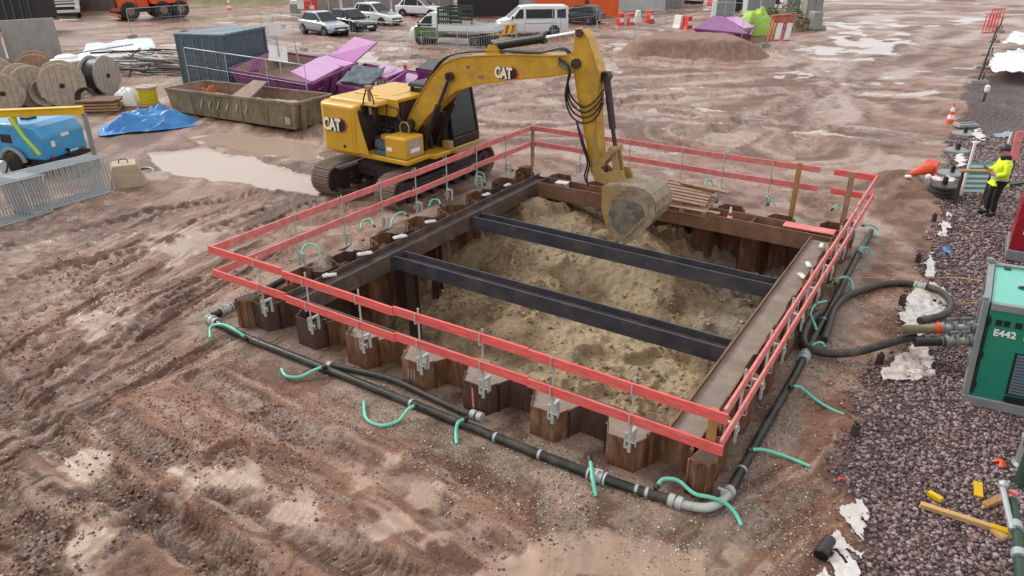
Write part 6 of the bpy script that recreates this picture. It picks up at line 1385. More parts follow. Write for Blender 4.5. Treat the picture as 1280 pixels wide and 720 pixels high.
for j in range(5):
    m = MB()
    for k in range(4): x = -.75+rr.uniform(-.1, .1); m.box(x, x+1.5, -.5+k*.26, -.29+k*.26, j*.115, j*.115+.08)
    m.build('timber_layer', MT[rr.choice(['old_wood', 'rust', 'post_wood', 'dark_rust'])], o, .005)
lumps('white_bag', 'white_plastic', 'white bulk bag slumped left of the yellow reel', 'bag', G(160, 130), .2, 1.0, .9, .75, 8, 18)
p = G(166, 136); m = MB(); m.box(-.6, 1.3, -.05, .05, .02, .12); solo(m, 'wood_plank', MT['old_wood'], 'grey plank lying behind the blue tarpaulin', 'plank', p, R(6))
# blue tarpaulin heap
a_, b_ = G(128, 170), G(232, 158); d = b_-a_; c = (a_+b_)/2; res = 110; s = np.linspace(-1, 1, res); A_, B_ = np.meshgrid(s, s); rt = np.random.RandomState(12)
ed = (np.abs(A_)**3+np.abs(B_)**3)**(1/3); Z_ = .48*sstep(1.0, .45, ed+(fbm(A_*1.5, B_*1.5, 4)-.5)*.35)*(.8+.5*fbm(A_*1.2, B_*1.2, 6))
for k in range(34):
    cx_, cy_, an_, ln_ = rt.uniform(-1, 1), rt.uniform(-1, 1), rt.uniform(0, 3.14), rt.uniform(.25, .8); dx_, dy_ = A_-cx_, (B_-cy_)*.6
    al_ = dx_*math.cos(an_)+dy_*math.sin(an_); ac_ = -dx_*math.sin(an_)+dy_*math.cos(an_)+.15*al_*al_
    Z_ = Z_+rt.uniform(.05, .16)*np.maximum(0, 1-np.abs(ac_)/rt.uniform(.05, .13))*sstep(1, .3, np.abs(al_)/ln_)*(1 if k % 3 else -.8)*sstep(1.0, .8, ed)
Z_ = np.maximum(Z_, .01+.05*fbm(A_*6, B_*6, 9))
o = build_grid('tarpaulin', A_*1.72*(1+.14*(fbm(B_*3, A_*0, 2)-.5)), B_*.95*(1+.35*(fbm(A_*3, B_*0, 3)-.5)), Z_, None, {}); o.location = (c.x-.15, c.y+.75, 0); o.rotation_euler = (0, 0, math.atan2(d.y, d.x)-.08); o.data.materials.append(MT['tarp_blue'])
tag(o, 'crumpled bright blue tarpaulin thrown over a low heap', 'tarpaulin')
# compressor
p = G(64, 219); CY = R(-38); q = G(118, 200); CY = math.atan2(q.y-p.y, q.x-p.x)
o = thing('compressor', 'bright blue towable compressor with white stickers behind the steel barriers', 'compressor', p, CY)
m = MB(); W = 1.62; Lc = 2.5
prof = [(0.02, .42), (.0, 1.12), (.22, 1.38), (.5, 1.46), (2.1, 1.46), (2.4, 1.2), (2.5, .42)]
m.prism(prof, 0, W, 'x')
body = m.build('canopy', MT['comp_blue'], o, .07, 3)
m = MB(); m.box(.05, W-.05, .1, 2.3, .25, .41); m.box(.02, W-.02, -.1, .08, .32, .43); m.cyl((W*.5, -.02, .3), (W*.5, -.02, .62), .05, 8); m.cyl((W*.5-.12, -.12, .48), (W*.5+.12, -.12, .48), .03, 8); m.build('chassis', MT['exc_black'], o)
for x in (-.14, W+.02):
    m = MB(); m.lathe([(.0, x-.0), (.16, x), (.3, x), (.33, x+.03), (.33, x+.1), (.3, x+.13), (0, x+.13)], (0, 1.15, .33), 22, 'x'); m.build('wheel', MT['tyre'], o)
    m = MB(); m.tube([(x+.06, .72, .35), (x+.06, .85, .62), (x+.06, 1.15, .75), (x+.06, 1.45, .62), (x+.06, 1.6, .35)], .07, 8, 4); m.build('mudguard', MT['frame_grey'], o)
m = MB(); m.add([(.1, -.012, .36), (.34, -.012, .36), (.22, -.012, .56)], [(0, 1, 2)]); m.add([(W-.34, -.012, .36), (W-.1, -.012, .36), (W-.22, -.012, .56)], [(0, 1, 2)]); m.build('reflector', MT['red_lamp'], o)
for q in ([(.28, -.008, .78), (.42, -.01, .78), (.42, -.016, .95), (.28, -.016, .95)], [(.7, -.012, 1.0), (1.0, -.012, 1.0), (1.0, -.008, 1.1), (.7, -.008, 1.1)], [(.75, -.012, .5), (1.2, -.012, .5), (1.2, -.012, .54), (.75, -.012, .54)]): m = MB(); m.plate(q, .01); m.build('sticker', MT['white_plastic'], body)
m = MB(); m.box(-.012, -.003, 1.1, 1.5, .9, 1.15); m.build('side_vent', MT['exc_black'], body); m = MB(); m.box(W*.4, W*.6, 1.0, 1.3, 1.46, 1.52); m.build('exhaust_cap', MT['exc_black'], body)
o = thing('lifting_gantry', 'yellow steel beam frame standing over the blue compressor', 'steel frame', G(105, 178, .0), 0)
A_ = G(-40, 144, 1.75)-o.location; B_ = G(104, 138, 1.75)-o.location
m = MB(); m.bar(A_, B_, .16, .2); m.bar(A_+Vector((0, 0, .11)), B_+Vector((0, 0, .11)), .26, .03); m.build('beam', MT['beam_yellow'], o, .006)
for q in (B_, A_.lerp(B_, .38)):
    m = MB(); m.bar((q.x, q.y, 0), (q.x, q.y, 1.66), .1, .1); m.box(q.x-.25, q.x+.25, q.y-.25, q.y+.25, 0, .04); m.build('leg', MT['beam_yellow'] if q is not B_ else MT['steel_grey'], o)
Wp = [G(12, 148, 1.7), G(30, 172, 1.2), G(50, 194, .75)]; b = Wp[0].copy(); b.z = 0; m = MB(-b)
for s in range(2): m.bar(Wp[s], Wp[s+1], .09, .05)
solo(m, 'lime_strap', MT['lime'], 'lime yellow strap hanging down beside the blue compressor', 'strap', b)
p = G(-6, 226); m = MB(); m.box(-.4, .4, -.3, .3, 0, .55, .08, .08); m.m = 1; m.tube([(.3, -.3, .1), (.5, -.35, .3), (.55, -.2, .6), (.35, -.2, .7)], .03, 8, 5); solo(m, 'white_tank', [MT['white_plastic'], MT['exc_black']], 'white plastic tank cut off by the left edge', 'tank', p, .2, None, .05)
# crowd barriers stacked on edge
def crowd_barrier(label, p, yaw, lean, first=None):
    if first is not None:
        r = dup(first, p, yaw, label); r.rotation_euler = (lean, 0, yaw); return r
    o = thing('crowd_barrier', label, 'barrier', p, yaw, 'galvanised crowd barriers leaning together'); o.rotation_euler = (lean, 0, yaw)
    m = MB(); L, H = 2.3, 1.05; m.tube([(.08, 0, .12), (0, 0, .22), (0, 0, H-.12), (.1, 0, H), (L-.1, 0, H), (L, 0, H-.12), (L, 0, .22), (L-.08, 0, .12)], .02, 8, 3); m.cyl((.08, 0, .12), (L-.08, 0, .12), .017, 8); m.build('frame', MT['galv_clean'], o)
    m = MB()
    for k in range(1, 15): m.cyl((L*k/15, 0, .12), (L*k/15, 0, H), .009, 6)
    m.build('bars', MT['galv_clean'], o)
    for x in (.35, L-.35):
        m = MB(); m.bar((x, -.28, .02), (x, .28, .02), .04, .02); m.bar((x, 0, .02), (x, 0, .13), .03, .03); m.build('foot', MT['galv_clean'], o)
    return o
A_, B_ = G(6, 284), G(147, 243); d = (B_-A_).normalized(); nrm = Vector((-d.y, d.x, 0)); yb = math.atan2(d.y, d.x); first = None
nm = ['frontmost', 'second', 'third', 'fourth', 'fifth', 'rearmost']
for k in range(6):
    q = B_-d*(2.33+.02*k)+nrm*(.12*k); f = crowd_barrier(f'{nm[k]} crowd barrier of the right hand leaning row', q, yb, R(-6-k), first); first = first or f
for k in range(6):
    q = B_-d*(4.15+.02*k)+nrm*(.05+.12*k)-nrm*.35; crowd_barrier(f'{nm[k]} crowd barrier of the left hand leaning row', q, yb+R(3), R(-5-k), first)
a_ = G(139, 241); o = thing('concrete_block', 'tan concrete block at the end of the crowd barriers', 'concrete block', a_, R(28)); m = MB(); m.prism([(0, 0), (.95, 0), (.95, .12), (.78, .72), (.17, .72), (0, .12)], 0, .62, 'y'); m.build('block', MT['concrete_tan'], o, .02)
m = MB(); m.tube([(.35, .3, .72), (.38, .3, .82), (.55, .3, .82), (.58, .3, .72)], .015, 6, 4); m.build('lifting_loop', MT['dark_rust'], o)
p = G(176, 214); m = MB(); m.tube([(-.3, .1, .04), (.1, .2, .05), (.4, .0, .05), (.5, -.3, .03)], .035, 8, 5); solo(m, 'hose_end', MT['frame_grey'], 'grey hose end lying by the puddle behind the tan block', 'hose', p)
# wire mesh fence panels
def heras(label, a, b, h=2.0, foot=True, group='wire mesh site fence panels'):
    A_, B_ = G(*a), G(*b); d = B_-A_; L = d.length; o = thing('mesh_fence', label, 'fence panel', A_, math.atan2(d.y, d.x), group)
    m = MB(); m.tube([(0, 0, .1), (0, 0, h-.05), (.04, 0, h), (L-.04, 0, h), (L, 0, h-.05), (L, 0, .1)], .021, 6, 1); m.cyl((0, 0, .2), (L, 0, .2), .02, 6); m.cyl((0, 0, h*.62), (L, 0, h*.62), .012, 6); m.build('frame', MT['galv_clean'], o)
    m = MB(); n = int(L/.22)
    for k in range(1, n): m.bar((L*k/n, 0, .2), (L*k/n, 0, h), .0035, .0035)
    for k in range(1, 6): m.bar((0, .004, .2+k*(h-.2)/6), (L, .004, .2+k*(h-.2)/6), .0035, .0035)
    m.build('wire_mesh', MT['galv_clean'], o)
    for x in (0, L): m = MB(); m.box(x-.35, x+.35, -.12, .12, 0, .13, .03, .02); m.build('foot', MT['concrete'], o)
heras('mesh fence panel running in front of the slate container', (240, 116), (290, 126)); heras('mesh fence panel before the open part of the purple skip', (290, 126), (340, 136)); heras('mesh fence panel between the olive skip and purple lids', (340, 136), (388, 146))
for lab, a_, b_ in (('far mesh fence panel left of the silver car', (330, 52), (380, 62)), ('far mesh fence panel before the silver car nose', (440, 66), (520, 72)), ('far mesh fence panel behind the boom of the excavator', (640, 66), (700, 62)), ('far mesh fence panel right of the stick tip', (745, 66), (792, 60)), ('far mesh fence panel left of the soil heap', (792, 60), (830, 50)),
                    ('far mesh fence panel beside the dark puddle reflections', (850, 30), (890, 34)), ('far mesh fence panel right of the purple skip', (925, 62), (958, 58)), ('far mesh fence panel in front of the lime sack', (958, 58), (990, 52)), ('far mesh fence panel near the grey hoarding', (352, 34), (392, 32)), ('far mesh fence panel before the orange container', (690, 48), (745, 40)), ('far mesh fence panel behind the slate container', (335, 76), (345, 60)), ('far mesh fence panel at the left before the puddle', (230, 40), (300, 38)), ('far mesh fence panel beyond the steel tubes', (165, 46), (230, 40)), ('far mesh fence panel past the raised skip lid', (520, 72), (585, 74)), ('far mesh fence panel under the boom cylinder', (585, 74), (640, 66)), ('far mesh fence panel behind the lime strap machine', (890, 34), (925, 36))):
    heras(lab, a_, b_, 1.9)
for i, (px, py, mat, lab) in enumerate([(797, 26, 'white_plastic', 'white water barrier block by the far fence'), (788, 30, 'red_plastic', 'red water barrier block left of the white one'), (775, 30, 'red_plastic', 'red water barrier block furthest left by the cabins'), (812, 26, 'red_plastic', 'red water barrier block right of the white one'), (858, 34, 'red_plastic', 'red and white water barrier near the purple skip'), (848, 33, 'white_plastic', 'pale water barrier left of the purple skip')]):
    p = G(px, py+2); m = MB(); m.prism([(-.3, 0), (.3, 0), (.22, .25), (.14, .95), (-.14, .95), (-.22, .25)], -.4, .4, 'y'); m.m = 1; m.box(-.18, .18, -.405, -.40, .3, .6); solo(m, 'water_barrier', [MT[mat], MT['white_plastic']], lab, 'barrier', p, .1*i, 'red and white water barriers', .03)
# far group: purple skip, lime sack, machine, shrubs
o, c = skip_px('far purple skip with sloped pale lids and white stripes', [(868, 37), (938, 44), (944, 30), (905, 20)], .85, 'purple', 'rusty_in')
lid(o, c, [(906, 22, 1.1), (922, 21, 1.15), (943, 34, .95), (930, 36, .92)]); stripes(o, (869, 39, .3), (884, 41, .3), 3, .3, c); stripes(o, (914, 44, .25), (930, 45, .25), 4, .3, c)
lid(o, c, [(867, 36, .9), (936, 43, .9), (905, 21, 1.3), (892, 20, 1.3)], 'purple')
m = MB(); q = [G(903, 38, .55)-c, G(916, 39.5, .55)-c]; nn_ = Vector((.0, -.12, 0)); m.plate([q[0]+nn_, q[1]+nn_, q[1]+nn_+Vector((0, .05, .42)), q[0]+nn_+Vector((0, .05, .42))], .02); m.build('label_plate', MT['white_deco'], o)
lumps('bulk_sack', 'lime', 'lime green bulk sack heaped beside the far purple skip', 'sack', G(944, 42), .2, 3.0, 2.6, 1.9, 14, 22)
o = thing('red_machine', 'red and dark machine parked behind the far purple skip', 'machine', G(905, 14), R(15)); m = MB(); m.box(-1.6, 1.4, -.8, .8, .5, 1.7, .2, .15); m.bar((-1.2, 0, 1.5), (1.8, 0, 2.6), .35, .3); m.build('body', MT['red_plastic'], o, .06); m = MB(); m.box(-.6, .6, -.7, .7, 1.71, 2.7, .15, .1); m.build('cab', MT['exc_black'], o, .05); m = MB()
for x in (-1.1, 1.0): m.lathe([(.2, -.95), (.55, -.95), (.6, -.85), (.55, -.6), (0, -.6)], (x, 0, .6), 18, 'y')
m.build('wheel', MT['tyre'], o)
for px, y, w, h, mat, lab in ((893, 66, 1.7, 3.2, 'wall_white', 'tall white panel cabin behind the far purple skip'), (932, 70, 2.6, 2.4, 'wall_white', 'white framed rack behind the lime sack'), (980, 70, 1.4, 2.8, 'white_plastic', 'white topped cabinet behind the brush heap'), (1006, 68, 1.5, 2.9, 'concrete', 'grey concrete pier at the end of the far equipment')):
    o = thing('cabinet', lab, 'cabinet', at_far(px, y), R(4)); m = MB(); m.box(0, w, 0, 1.2, .1, h, .03, .03); m.build('body', MT[mat], o, .04); m = MB(); m.box(.1, w*.45, -.03, -.002, .3, h-.3); m.box(w*.52, w-.1, -.03, -.002, .3, h-.3); m.build('door', MT['frame_grey'], o); m = MB(); m.box(-.03, w+.03, -.03, 1.23, 0, .099); m.build('plinth', MT['exc_dark'], o)
o = thing('steel_rack', 'blue grey steel rack above the brush heap at the top', 'rack', at_far(956, 74), 0); m = MB()
for x in (0, 1.5, 3.0, 4.5): m.box(x, x+.1, 0, .1, 0, 3.2); m.box(x, x+.1, 1.2, 1.3, 0, 3.2)
m.build('upright', MT['slate'], o); m = MB()
for z in (.8, 1.6, 2.4): m.box(0, 4.6, -.02, 1.32, z, z+.08); m.box(.2, 1.3, .1, 1.0, z+.09, z+.6); m.box(2.0, 2.9, .1, 1.0, z+.09, z+.45)
m.build('shelf', MT['exc_dark'], o)
def brush(label, p, r_, h, seed):
    r = random.Random(seed); o = thing('brush_heap', label, 'brushwood', p); m = MB()
    for k in range(900):
        a_ = r.uniform(0, 6.28); q = r.random()**.5; x, y = q*r_*math.cos(a_), q*r_*math.sin(a_); z = h*(1-q*q)*r.random()**.6; t = Vector((r.gauss(0, 1), r.gauss(0, 1), r.gauss(0, .8))).normalized()*r.uniform(.08, .2); s_ = t.cross(Vector((r.gauss(0, 1), r.gauss(0, 1), 1))).normalized()*.06
        m.m = r.randint(0, 1); P_ = Vector((x, y, z+.05)); m.quad(P_-t, P_+s_, P_+t, P_-s_)
    m.build('foliage', [MT['brush_a'], MT['brush_b']], o); m = MB()
    for k in range(14): a_ = r.uniform(0, 6.28); m.cyl((r_*.7*math.cos(a_), r_*.7*math.sin(a_), .02), (.3*math.cos(a_+1), .3*math.sin(a_+1), h*.9), .03, 5, .01)
    m.build('stem', MT['old_wood'], o)
MT['brush_a'] = M('brush_a', '#7d6a3c', .8, 0, .3, 6, 0); MT['brush_b'] = M('brush_b', '#5d6a34', .8, 0, .3, 6, 0)
brush('brown and green brush heap behind the red barriers', G(980, 36), 2.0, 2.0, 4); brush('smaller olive brush heap next to the lime sack', G(961, 32), 1.1, 1.4, 5)
for i, (px, py, lab) in enumerate([(966, 52, 'leaning red plastic fence before the brush heap, left piece'), (978, 52, 'leaning red plastic fence before the brush heap, right piece')]):
    p = G(px, py); o = thing('red_barrier', lab, 'barrier', p, R(-10), 'leaning red plastic fences'); m = MB()
    for k in range(5): m.bar((-.45+k*.2, 0, .05), (-.2+k*.2, .35, 1.7), .1, .04)
    m.bar((-.5, 0, .1), (.5, 0, .1), .1, .05); m.bar((-.25, .35, 1.7), (.75, .35, 1.7), .1, .05); m.build('frame', MT['red_plastic'], o); m = MB(); m.plate([(.05, -.05, .15), (.4, -.05, .15), (.55, .2, 1.2), (.2, .2, 1.2)], .03); m.build('white_panel', MT['white_plastic'], o)
p = G(1016, 37); m = MB(); m.prism([(-.9, 0), (.9, 0), (.8, .3), (.4, .45), (.45, 1.3), (-.3, 1.35), (-.35, .45), (-.8, .3)], -.5, .5, 'y'); solo(m, 'concrete_block', MT['concrete'], 'dark grey concrete base at the right end of the far equipment', 'concrete block', p, .1, None, .06)
p = G(287, 13); cone('far orange cone on the grassy bank edge', (p.x, p.y, 0), 1.2)
p = G(630, 46); m = MB(); m.box(-.9, .9, -.03, .03, .15, .85); m.m = 1
for k in range(4): m.plate([(-.8+k*.42, -.036, .2), (-.6+k*.42, -.036, .2), (-.45+k*.42, -.036, .8), (-.65+k*.42, -.036, .8)], .004)
m.m = 2; m.box(-.95, -.85, -.1, .1, 0, .9); m.box(.85, .95, -.1, .1, 0, .9)
solo(m, 'warning_board', [MT['yellow_deco'], MT['red_deco'], MT['galv']], 'yellow and red striped warning board beside the minibus', 'sign board', p, R(12))
# ------------------------------------------------------------------ parked cars
def wheel(o, x, y, r, w, side):
    m = MB(); s = side
    m.lathe([(r*.62, -w/2*s), (r*.95, -w/2*s), (r, -w*.3*s), (r, w*.3*s), (r*.95, w/2*s), (r*.66, w/2*s), (r*.62, w*.36*s)], (x, y, r), 24, 'y'); m.build('wheel', MT['tyre'], o)
    t = o.children[-1]
    m = MB(); m.lathe([(0, w*.30*s), (r*.2, w*.36*s), (r*.24, w*.26*s)], (x, y, r), 20, 'y'); m.lathe([(r*.52, w*.36*s), (r*.64, w*.42*s), (r*.66, w*.3*s)], (x, y, r), 24, 'y')
    for k in range(5):
        a = k*2*math.pi/5+.3; m.bar((x, y+w*.30*s, r), (x+r*.6*math.cos(a), y+w*.36*s, r+r*.6*math.sin(a)), .07, .03)
    m.build('rim', MT['silver_paint'], t)
    m = MB(); m.lathe([(0, w*.1*s), (r*.6, w*.1*s)], (x, y, r), 18, 'y'); m.build('brake_disc', MT['exc_black'], t)
def loft(m, stations):
    """stations: (x, [(halfwidth,z)...] bottom to top on one side); closed symmetric shell"""
    n = len(stations[0][1]); vs = []
    for x, pr in stations:
        for w, z in pr: vs.append((x, -w, z))
        for w, z in reversed(pr): vs.append((x, w, z))
    N = 2*n; fs = []
    for i in range(len(stations)-1):
        for k in range(N): j = (k+1) % N; fs.append((i*N+k, i*N+j, (i+1)*N+j, (i+1)*N+k))
    fs.append(tuple(reversed(range(N)))); fs.append(tuple(range((len(stations)-1)*N, len(stations)*N)))
    m.add(vs, fs)
def car(label, p, yaw, paint, L=4.5, W=1.85, H=1.6, fast=0.0, group='cars parked in front of the grey hoarding', dark_bonnet=False, skirt=True):
    """x forward; bonnet, cabin with raked screens, arches, lamps"""
    o = thing('parked_car', label, 'car', p, yaw, group); h = L/2; w = W/2; zb = .24; bl = H*.60; wr = .34
    m = MB(); m.smooth = False
    body = [(-h, [(w*.80, .42), (w*.86, .60), (w*.84, bl-.06), (w*.70, bl)]), (-h+.18, [(w*.90, zb+.04), (w*.97, .6), (w*.95, bl-.04), (w*.82, bl+.02)]), (-h+.7, [(w*.94, zb), (w, .6), (w*.985, bl-.02), (w*.86, bl+.04)]), (0, [(w*.95, zb), (w, .62), (w*.985, bl-.05), (w*.88, bl+.02)]),
            (h-1.45, [(w*.95, zb), (w, .62), (w*.98, bl-.07), (w*.86, bl)]), (h-.75, [(w*.94, zb), (w*.99, .6), (w*.95, bl-.15), (w*.78, bl-.08)]), (h-.25, [(w*.9, zb+.02), (w*.93, .55), (w*.88, bl-.24), (w*.66, bl-.17)]), (h, [(w*.72, .34), (w*.78, .5), (w*.74, bl-.36), (w*.56, bl-.30)])]
    loft(m, body); bd = m.build('body', MT[paint], o, .03, 2)
    # cabin
    c0, c1, r0, r1 = -h+.22+fast*.1, h-1.35, -h+.62+fast*.55, h-2.25
    zb2 = bl-.02; cab = [(c0, [(w*.80, zb2), (w*.74, zb2+.05)]), (r0, [(w*.86, zb2), (w*.66, H-.05)]), ((r0+r1)/2, [(w*.88, zb2), (w*.68, H)]), (r1, [(w*.88, zb2), (w*.66, H-.05)]), (c1, [(w*.86, zb2), (w*.80, zb2+.03)])]
    m = MB(); loft(m, cab); m.build('roof', MT[paint], o, .03, 2)
    # glass panes, slightly proud of the cabin
    def pane(a, b, c, d, ins, off, nm='window'):
        A_, B_, C_, D_ = [Vector(q) for q in (a, b, c, d)]; ce = (A_+B_+C_+D_)/4; n = (B_-A_).cross(D_-A_).normalized()
        Q = [q.lerp(ce, ins)+n*off for q in (A_, B_, C_, D_)]; m = MB(); m.plate(Q, .008); return m.build(nm, MT['glass'], o)
    pane((c1, -w*.83, zb2+.05), (c1, w*.83, zb2+.05), (r1, w*.64, H-.06), (r1, -w*.64, H-.06), .07, .02, 'windscreen')
    pane((c0, w*.76, zb2+.08), (c0, -w*.76, zb2+.08), (r0, -w*.64, H-.07), (r0, w*.64, H-.07), .1, .02, 'rear_window')
    for s in (-1, 1):
        for (xa, xb, ta, tb) in ((c1-.20, .12, r1-.02, .02), (.06, -h+.95, -.02, -h+.98), (-h+.90, c0+.25, -h+.92, r0+.08)):
            if xa-xb < .15: continue
            q = [(xb, s*w*.865, zb2+.06), (xa, s*w*.865, zb2+.06), (ta, s*w*.69, H-.12), (tb, s*w*.69, H-.12)]
            if s < 0: pane(q[0], q[1], q[2], q[3], .04, .022)
            else: pane(q[1], q[0], q[3], q[2], .04, .022)
    for s in (-1, 1):
        m = MB(); m.add([(h-.10, s*w*.60, bl-.46), (h-.32, s*w*.92, bl-.44), (h-.46, s*w*.90, bl-.27), (h-.16, s*w*.58, bl-.31), (h-.06, s*w*.60, bl-.46), (h-.28, s*w*.96, bl-.44), (h-.44, s*w*.94, bl-.25), (h-.12, s*w*.60, bl-.28)], [(0, 1, 2, 3), (4, 7, 6, 5), (0, 4, 5, 1), (1, 5, 6, 2), (2, 6, 7, 3), (3, 7, 4, 0)]); m.build('headlight', MT['lamp_glass'], o)
        m = MB(); m.box(-h-.01, -h+.14, min(s*w*.55, s*w*.86), max(s*w*.55, s*w*.86), bl-.26, bl-.08); m.build('tail_light', MT['red_lamp'], o)
        m = MB(); m.box(h-1.62, h-1.46, min(s*(w+.02), s*(w+.16)), max(s*(w+.02), s*(w+.16)), bl-.02, bl+.12); m.build('mirror', MT[paint], o, .02)
        for x in (h-.88, -h+.82):
            m = MB(); m.cyl((x, s*(w-.26), wr), (x, s*(w+.008), wr), wr+.06, 22); m.build('wheel_arch', MT['exc_black'], o)
            wheel(o, x, s*(w-.09), wr, .22, s)
    m = MB(); m.box(h-.04, h+.012, -w*.56, w*.56, .52, .64); m.box(h-.12, h+.0, -w*.7, w*.7, .3, .44); m.build('front_grille', MT['exc_black'], o)
    m = MB(); m.box(h+.013, h+.025, -.26, .26, .42, .53); m.build('number_plate', MT['white_deco'], o)
    if skirt: m = MB(); m.box(-h+1.2, h-1.3, -w-.005, w+.005, zb, zb+.14); m.build('sill', MT['exc_black'], o)
    if dark_bonnet:
        m = MB(); m.add([(h-1.35, -w*.7, bl+.012), (h-1.35, w*.7, bl+.012), (h-.4, w*.55, bl-.115), (h-.4, -w*.55, bl-.115)], [(0, 1, 2, 3)]); m.build('bonnet_panel', MT['black_paint'], o)
    return o
car('silver coupe style crossover with dark windows, leftmost parked car', G(406, 42.5), R(-45), 'silver_paint', 4.6, 1.85, 1.6, .7)
car('black crossover parked between silver and white cars', G(441, 38.5), R(-44), 'black_paint', 4.6, 1.85, 1.6, .5)
car('white off roader with black bonnet panel and boxy roof', G(472, 31), R(-36), 'white_paint', 4.5, 1.85, 1.72, 0, dark_bonnet=True)
car('plain white crossover partly behind the green tipper truck', G(527, 21), R(-20), 'white_paint', 4.5, 1.85, 1.62, .4)
car('dark grey car half hidden behind the white minibus', G(722, 29), R(150), 'black_paint', 4.4, 1.8, 1.5, .2)
# ------------------------------------------------------------------ minibus
p = G(664, 43); o = thing('minibus', 'white minibus with long dark side window facing left', 'minibus', p, R(188))
L, W, H = 5.2, 1.95, 2.05; h = L/2; w = W/2
m = MB(); loft(m, [(-h, [(w*.9, .4), (w*.96, .9), (w*.94, 1.15), (w*.8, H-.12)]), (-h+.12, [(w*.96, .3), (w, .9), (w*.98, 1.15), (w*.84, H-.02)]), (0, [(w*.97, .28), (w, .9), (w*.98, 1.15), (w*.86, H)]), (h-1.75, [(w*.97, .28), (w, .9), (w*.98, 1.15), (w*.84, H-.06)]), (h-.85, [(w*.97, .28), (w, .88), (w*.96, 1.12), (w*.84, 1.22)]), (h-.2, [(w*.9, .3), (w*.94, .7), (w*.86, .95), (w*.72, 1.02)]), (h, [(w*.76, .38), (w*.8, .6), (w*.76, .8), (w*.62, .86)])])
m.build('body', MT['white_paint'], o, .04, 2)
for s in (-1, 1):
    for x0, x1, xt0, xt1 in ((-2.4, -1.75, -2.38, -1.75), (-1.55, .55, -1.55, .55), (.72, 1.45, .72, 1.0)):
        m = MB(); q = [(x0, s*(w*.975+.012), 1.2), (x1, s*(w*.975+.012), 1.2), (xt1, s*(w*.88+.012), 1.82), (xt0, s*(w*.88+.012), 1.82)]; m.plate(q, .012); m.build('window', MT['glass'], o)
    for x in (h-.95, -h+1.05):
        m = MB(); m.cyl((x, s*(w-.26), .34), (x, s*(w+.006), .34), .4, 22); m.build('wheel_arch', MT['exc_black'], o); wheel(o, x, s*(w-.09), .34, .22, s)
    m = MB(); m.add([(h-.06, s*w*.62, .74), (h-.24, s*w*.9, .74), (h-.36, s*w*.9, .95), (h-.14, s*w*.62, .92)], [(0, 1, 2, 3)]); m.box(h-.2, h-.05, min(s*w*.6, s*w*.8), max(s*w*.6, s*w*.8), .7, .88); m.build('headlight', MT['lamp_glass'], o)
    m = MB(); m.box(-h-.012, -h+.05, min(s*w*.78, s*w*.93), max(s*w*.78, s*w*.93), .95, 1.5); m.build('tail_light', MT['red_lamp'], o)
    m = MB(); m.box(1.5, 1.6, min(s*w, s*(w+.2)), max(s*w, s*(w+.2)), 1.15, 1.4); m.build('mirror', MT['exc_black'], o, .02)
m = MB(); m.plate([(h-.82, -w*.78, 1.26), (h-.82, w*.78, 1.26), (h-1.68, w*.74, H-.12), (h-1.68, -w*.74, H-.12)], .02); m.build('windscreen', MT['glass'], o)
m = MB(); m.plate([(-h-.012, w*.78, 1.2), (-h-.012, -w*.78, 1.2), (-h+.03, -w*.72, 1.85), (-h+.03, w*.72, 1.85)], .02); m.build('rear_window', MT['glass'], o)
m = MB()
for s in (-1, 1): m.box(-1.68, .62, s*w-.012 if s < 0 else w-.0, s*w+.0 if s < 0 else w+.012, .86, .9); m.box(.62, .635, min(s*(w*.985), s*(w+.008)), max(s*(w*.985), s*(w+.008)), .35, 1.15)
m.build('door_rail', MT['frame_grey'], o)
# ------------------------------------------------------------------ tipper truck, facing left
p = (G(520, 55)+G(618, 60))/2; o = thing('tipper_truck', 'green and white tipper truck with white dropside bed', 'truck', (p.x, p.y+.9, 0), R(161))
L = 6.0; h = L/2; w = 1.0
m = MB(); loft(m, [(h-2.1, [(w*.94, .4), (w, .9), (w*.96, 1.2), (w*.84, 2.02)]), (h-1.6, [(w*.94, .4), (w, .9), (w*.96, 1.2), (w*.82, 2.05)]), (h-1.1, [(w*.94, .4), (w, .9), (w*.96, 1.2), (w*.84, 1.7)]), (h-.65, [(w*.94, .4), (w, .9), (w*.94, 1.15), (w*.8, 1.25)]), (h-.15, [(w*.9, .36), (w*.93, .8), (w*.84, 1.0), (w*.7, 1.05)]), (h, [(w*.78, .4), (w*.8, .65), (w*.74, .85), (w*.6, .9)])])
m.build('cab', MT['white_paint'], o, .03, 2)
m = MB()
for s in (-1, 1):
    y0, y1 = sorted((s*(w-.0), s*(w+.012))); m.box(h-2.08, h-.5, y0, y1, .45, 1.12)
m.box(h-.02, h+.015, -.75, .75, .45, .82); m.build('cab_side', MT['green_paint'], o)
for s in (-1, 1):
    m = MB(); m.plate([(h-1.75, s*(w*.98+.012), 1.2), (h-.78, s*(w*.97+.012), 1.2), (h-1.28, s*(w*.86+.014), 1.78), (h-1.75, s*(w*.86+.014), 1.85)], .012); m.build('window', MT['glass'], o)
    m = MB(); m.box(h-.9, h-.82, min(s*w, s*(w+.2)), max(s*w, s*(w+.2)), 1.15, 1.45); m.build('mirror', MT['exc_black'], o)
    for x in (h-.95, -h+1.2): m = MB(); m.cyl((x, s*(w-.28), .36), (x, s*(w+.004), .36), .42, 22); m.build('wheel_arch', MT['exc_black'], o); wheel(o, x, s*(w-.1), .36, .24, s)
    m = MB(); m.box(h-.18, h-.04, min(s*.55, s*.82), max(s*.55, s*.82), .75, .95); m.build('headlight', MT['lamp_glass'], o)
m = MB(); m.plate([(h-.68, -w*.76, 1.27), (h-.68, w*.76, 1.27), (h-1.3, w*.72, 1.92), (h-1.3, -w*.72, 1.92)], .02); m.build('windscreen', MT['glass'], o)
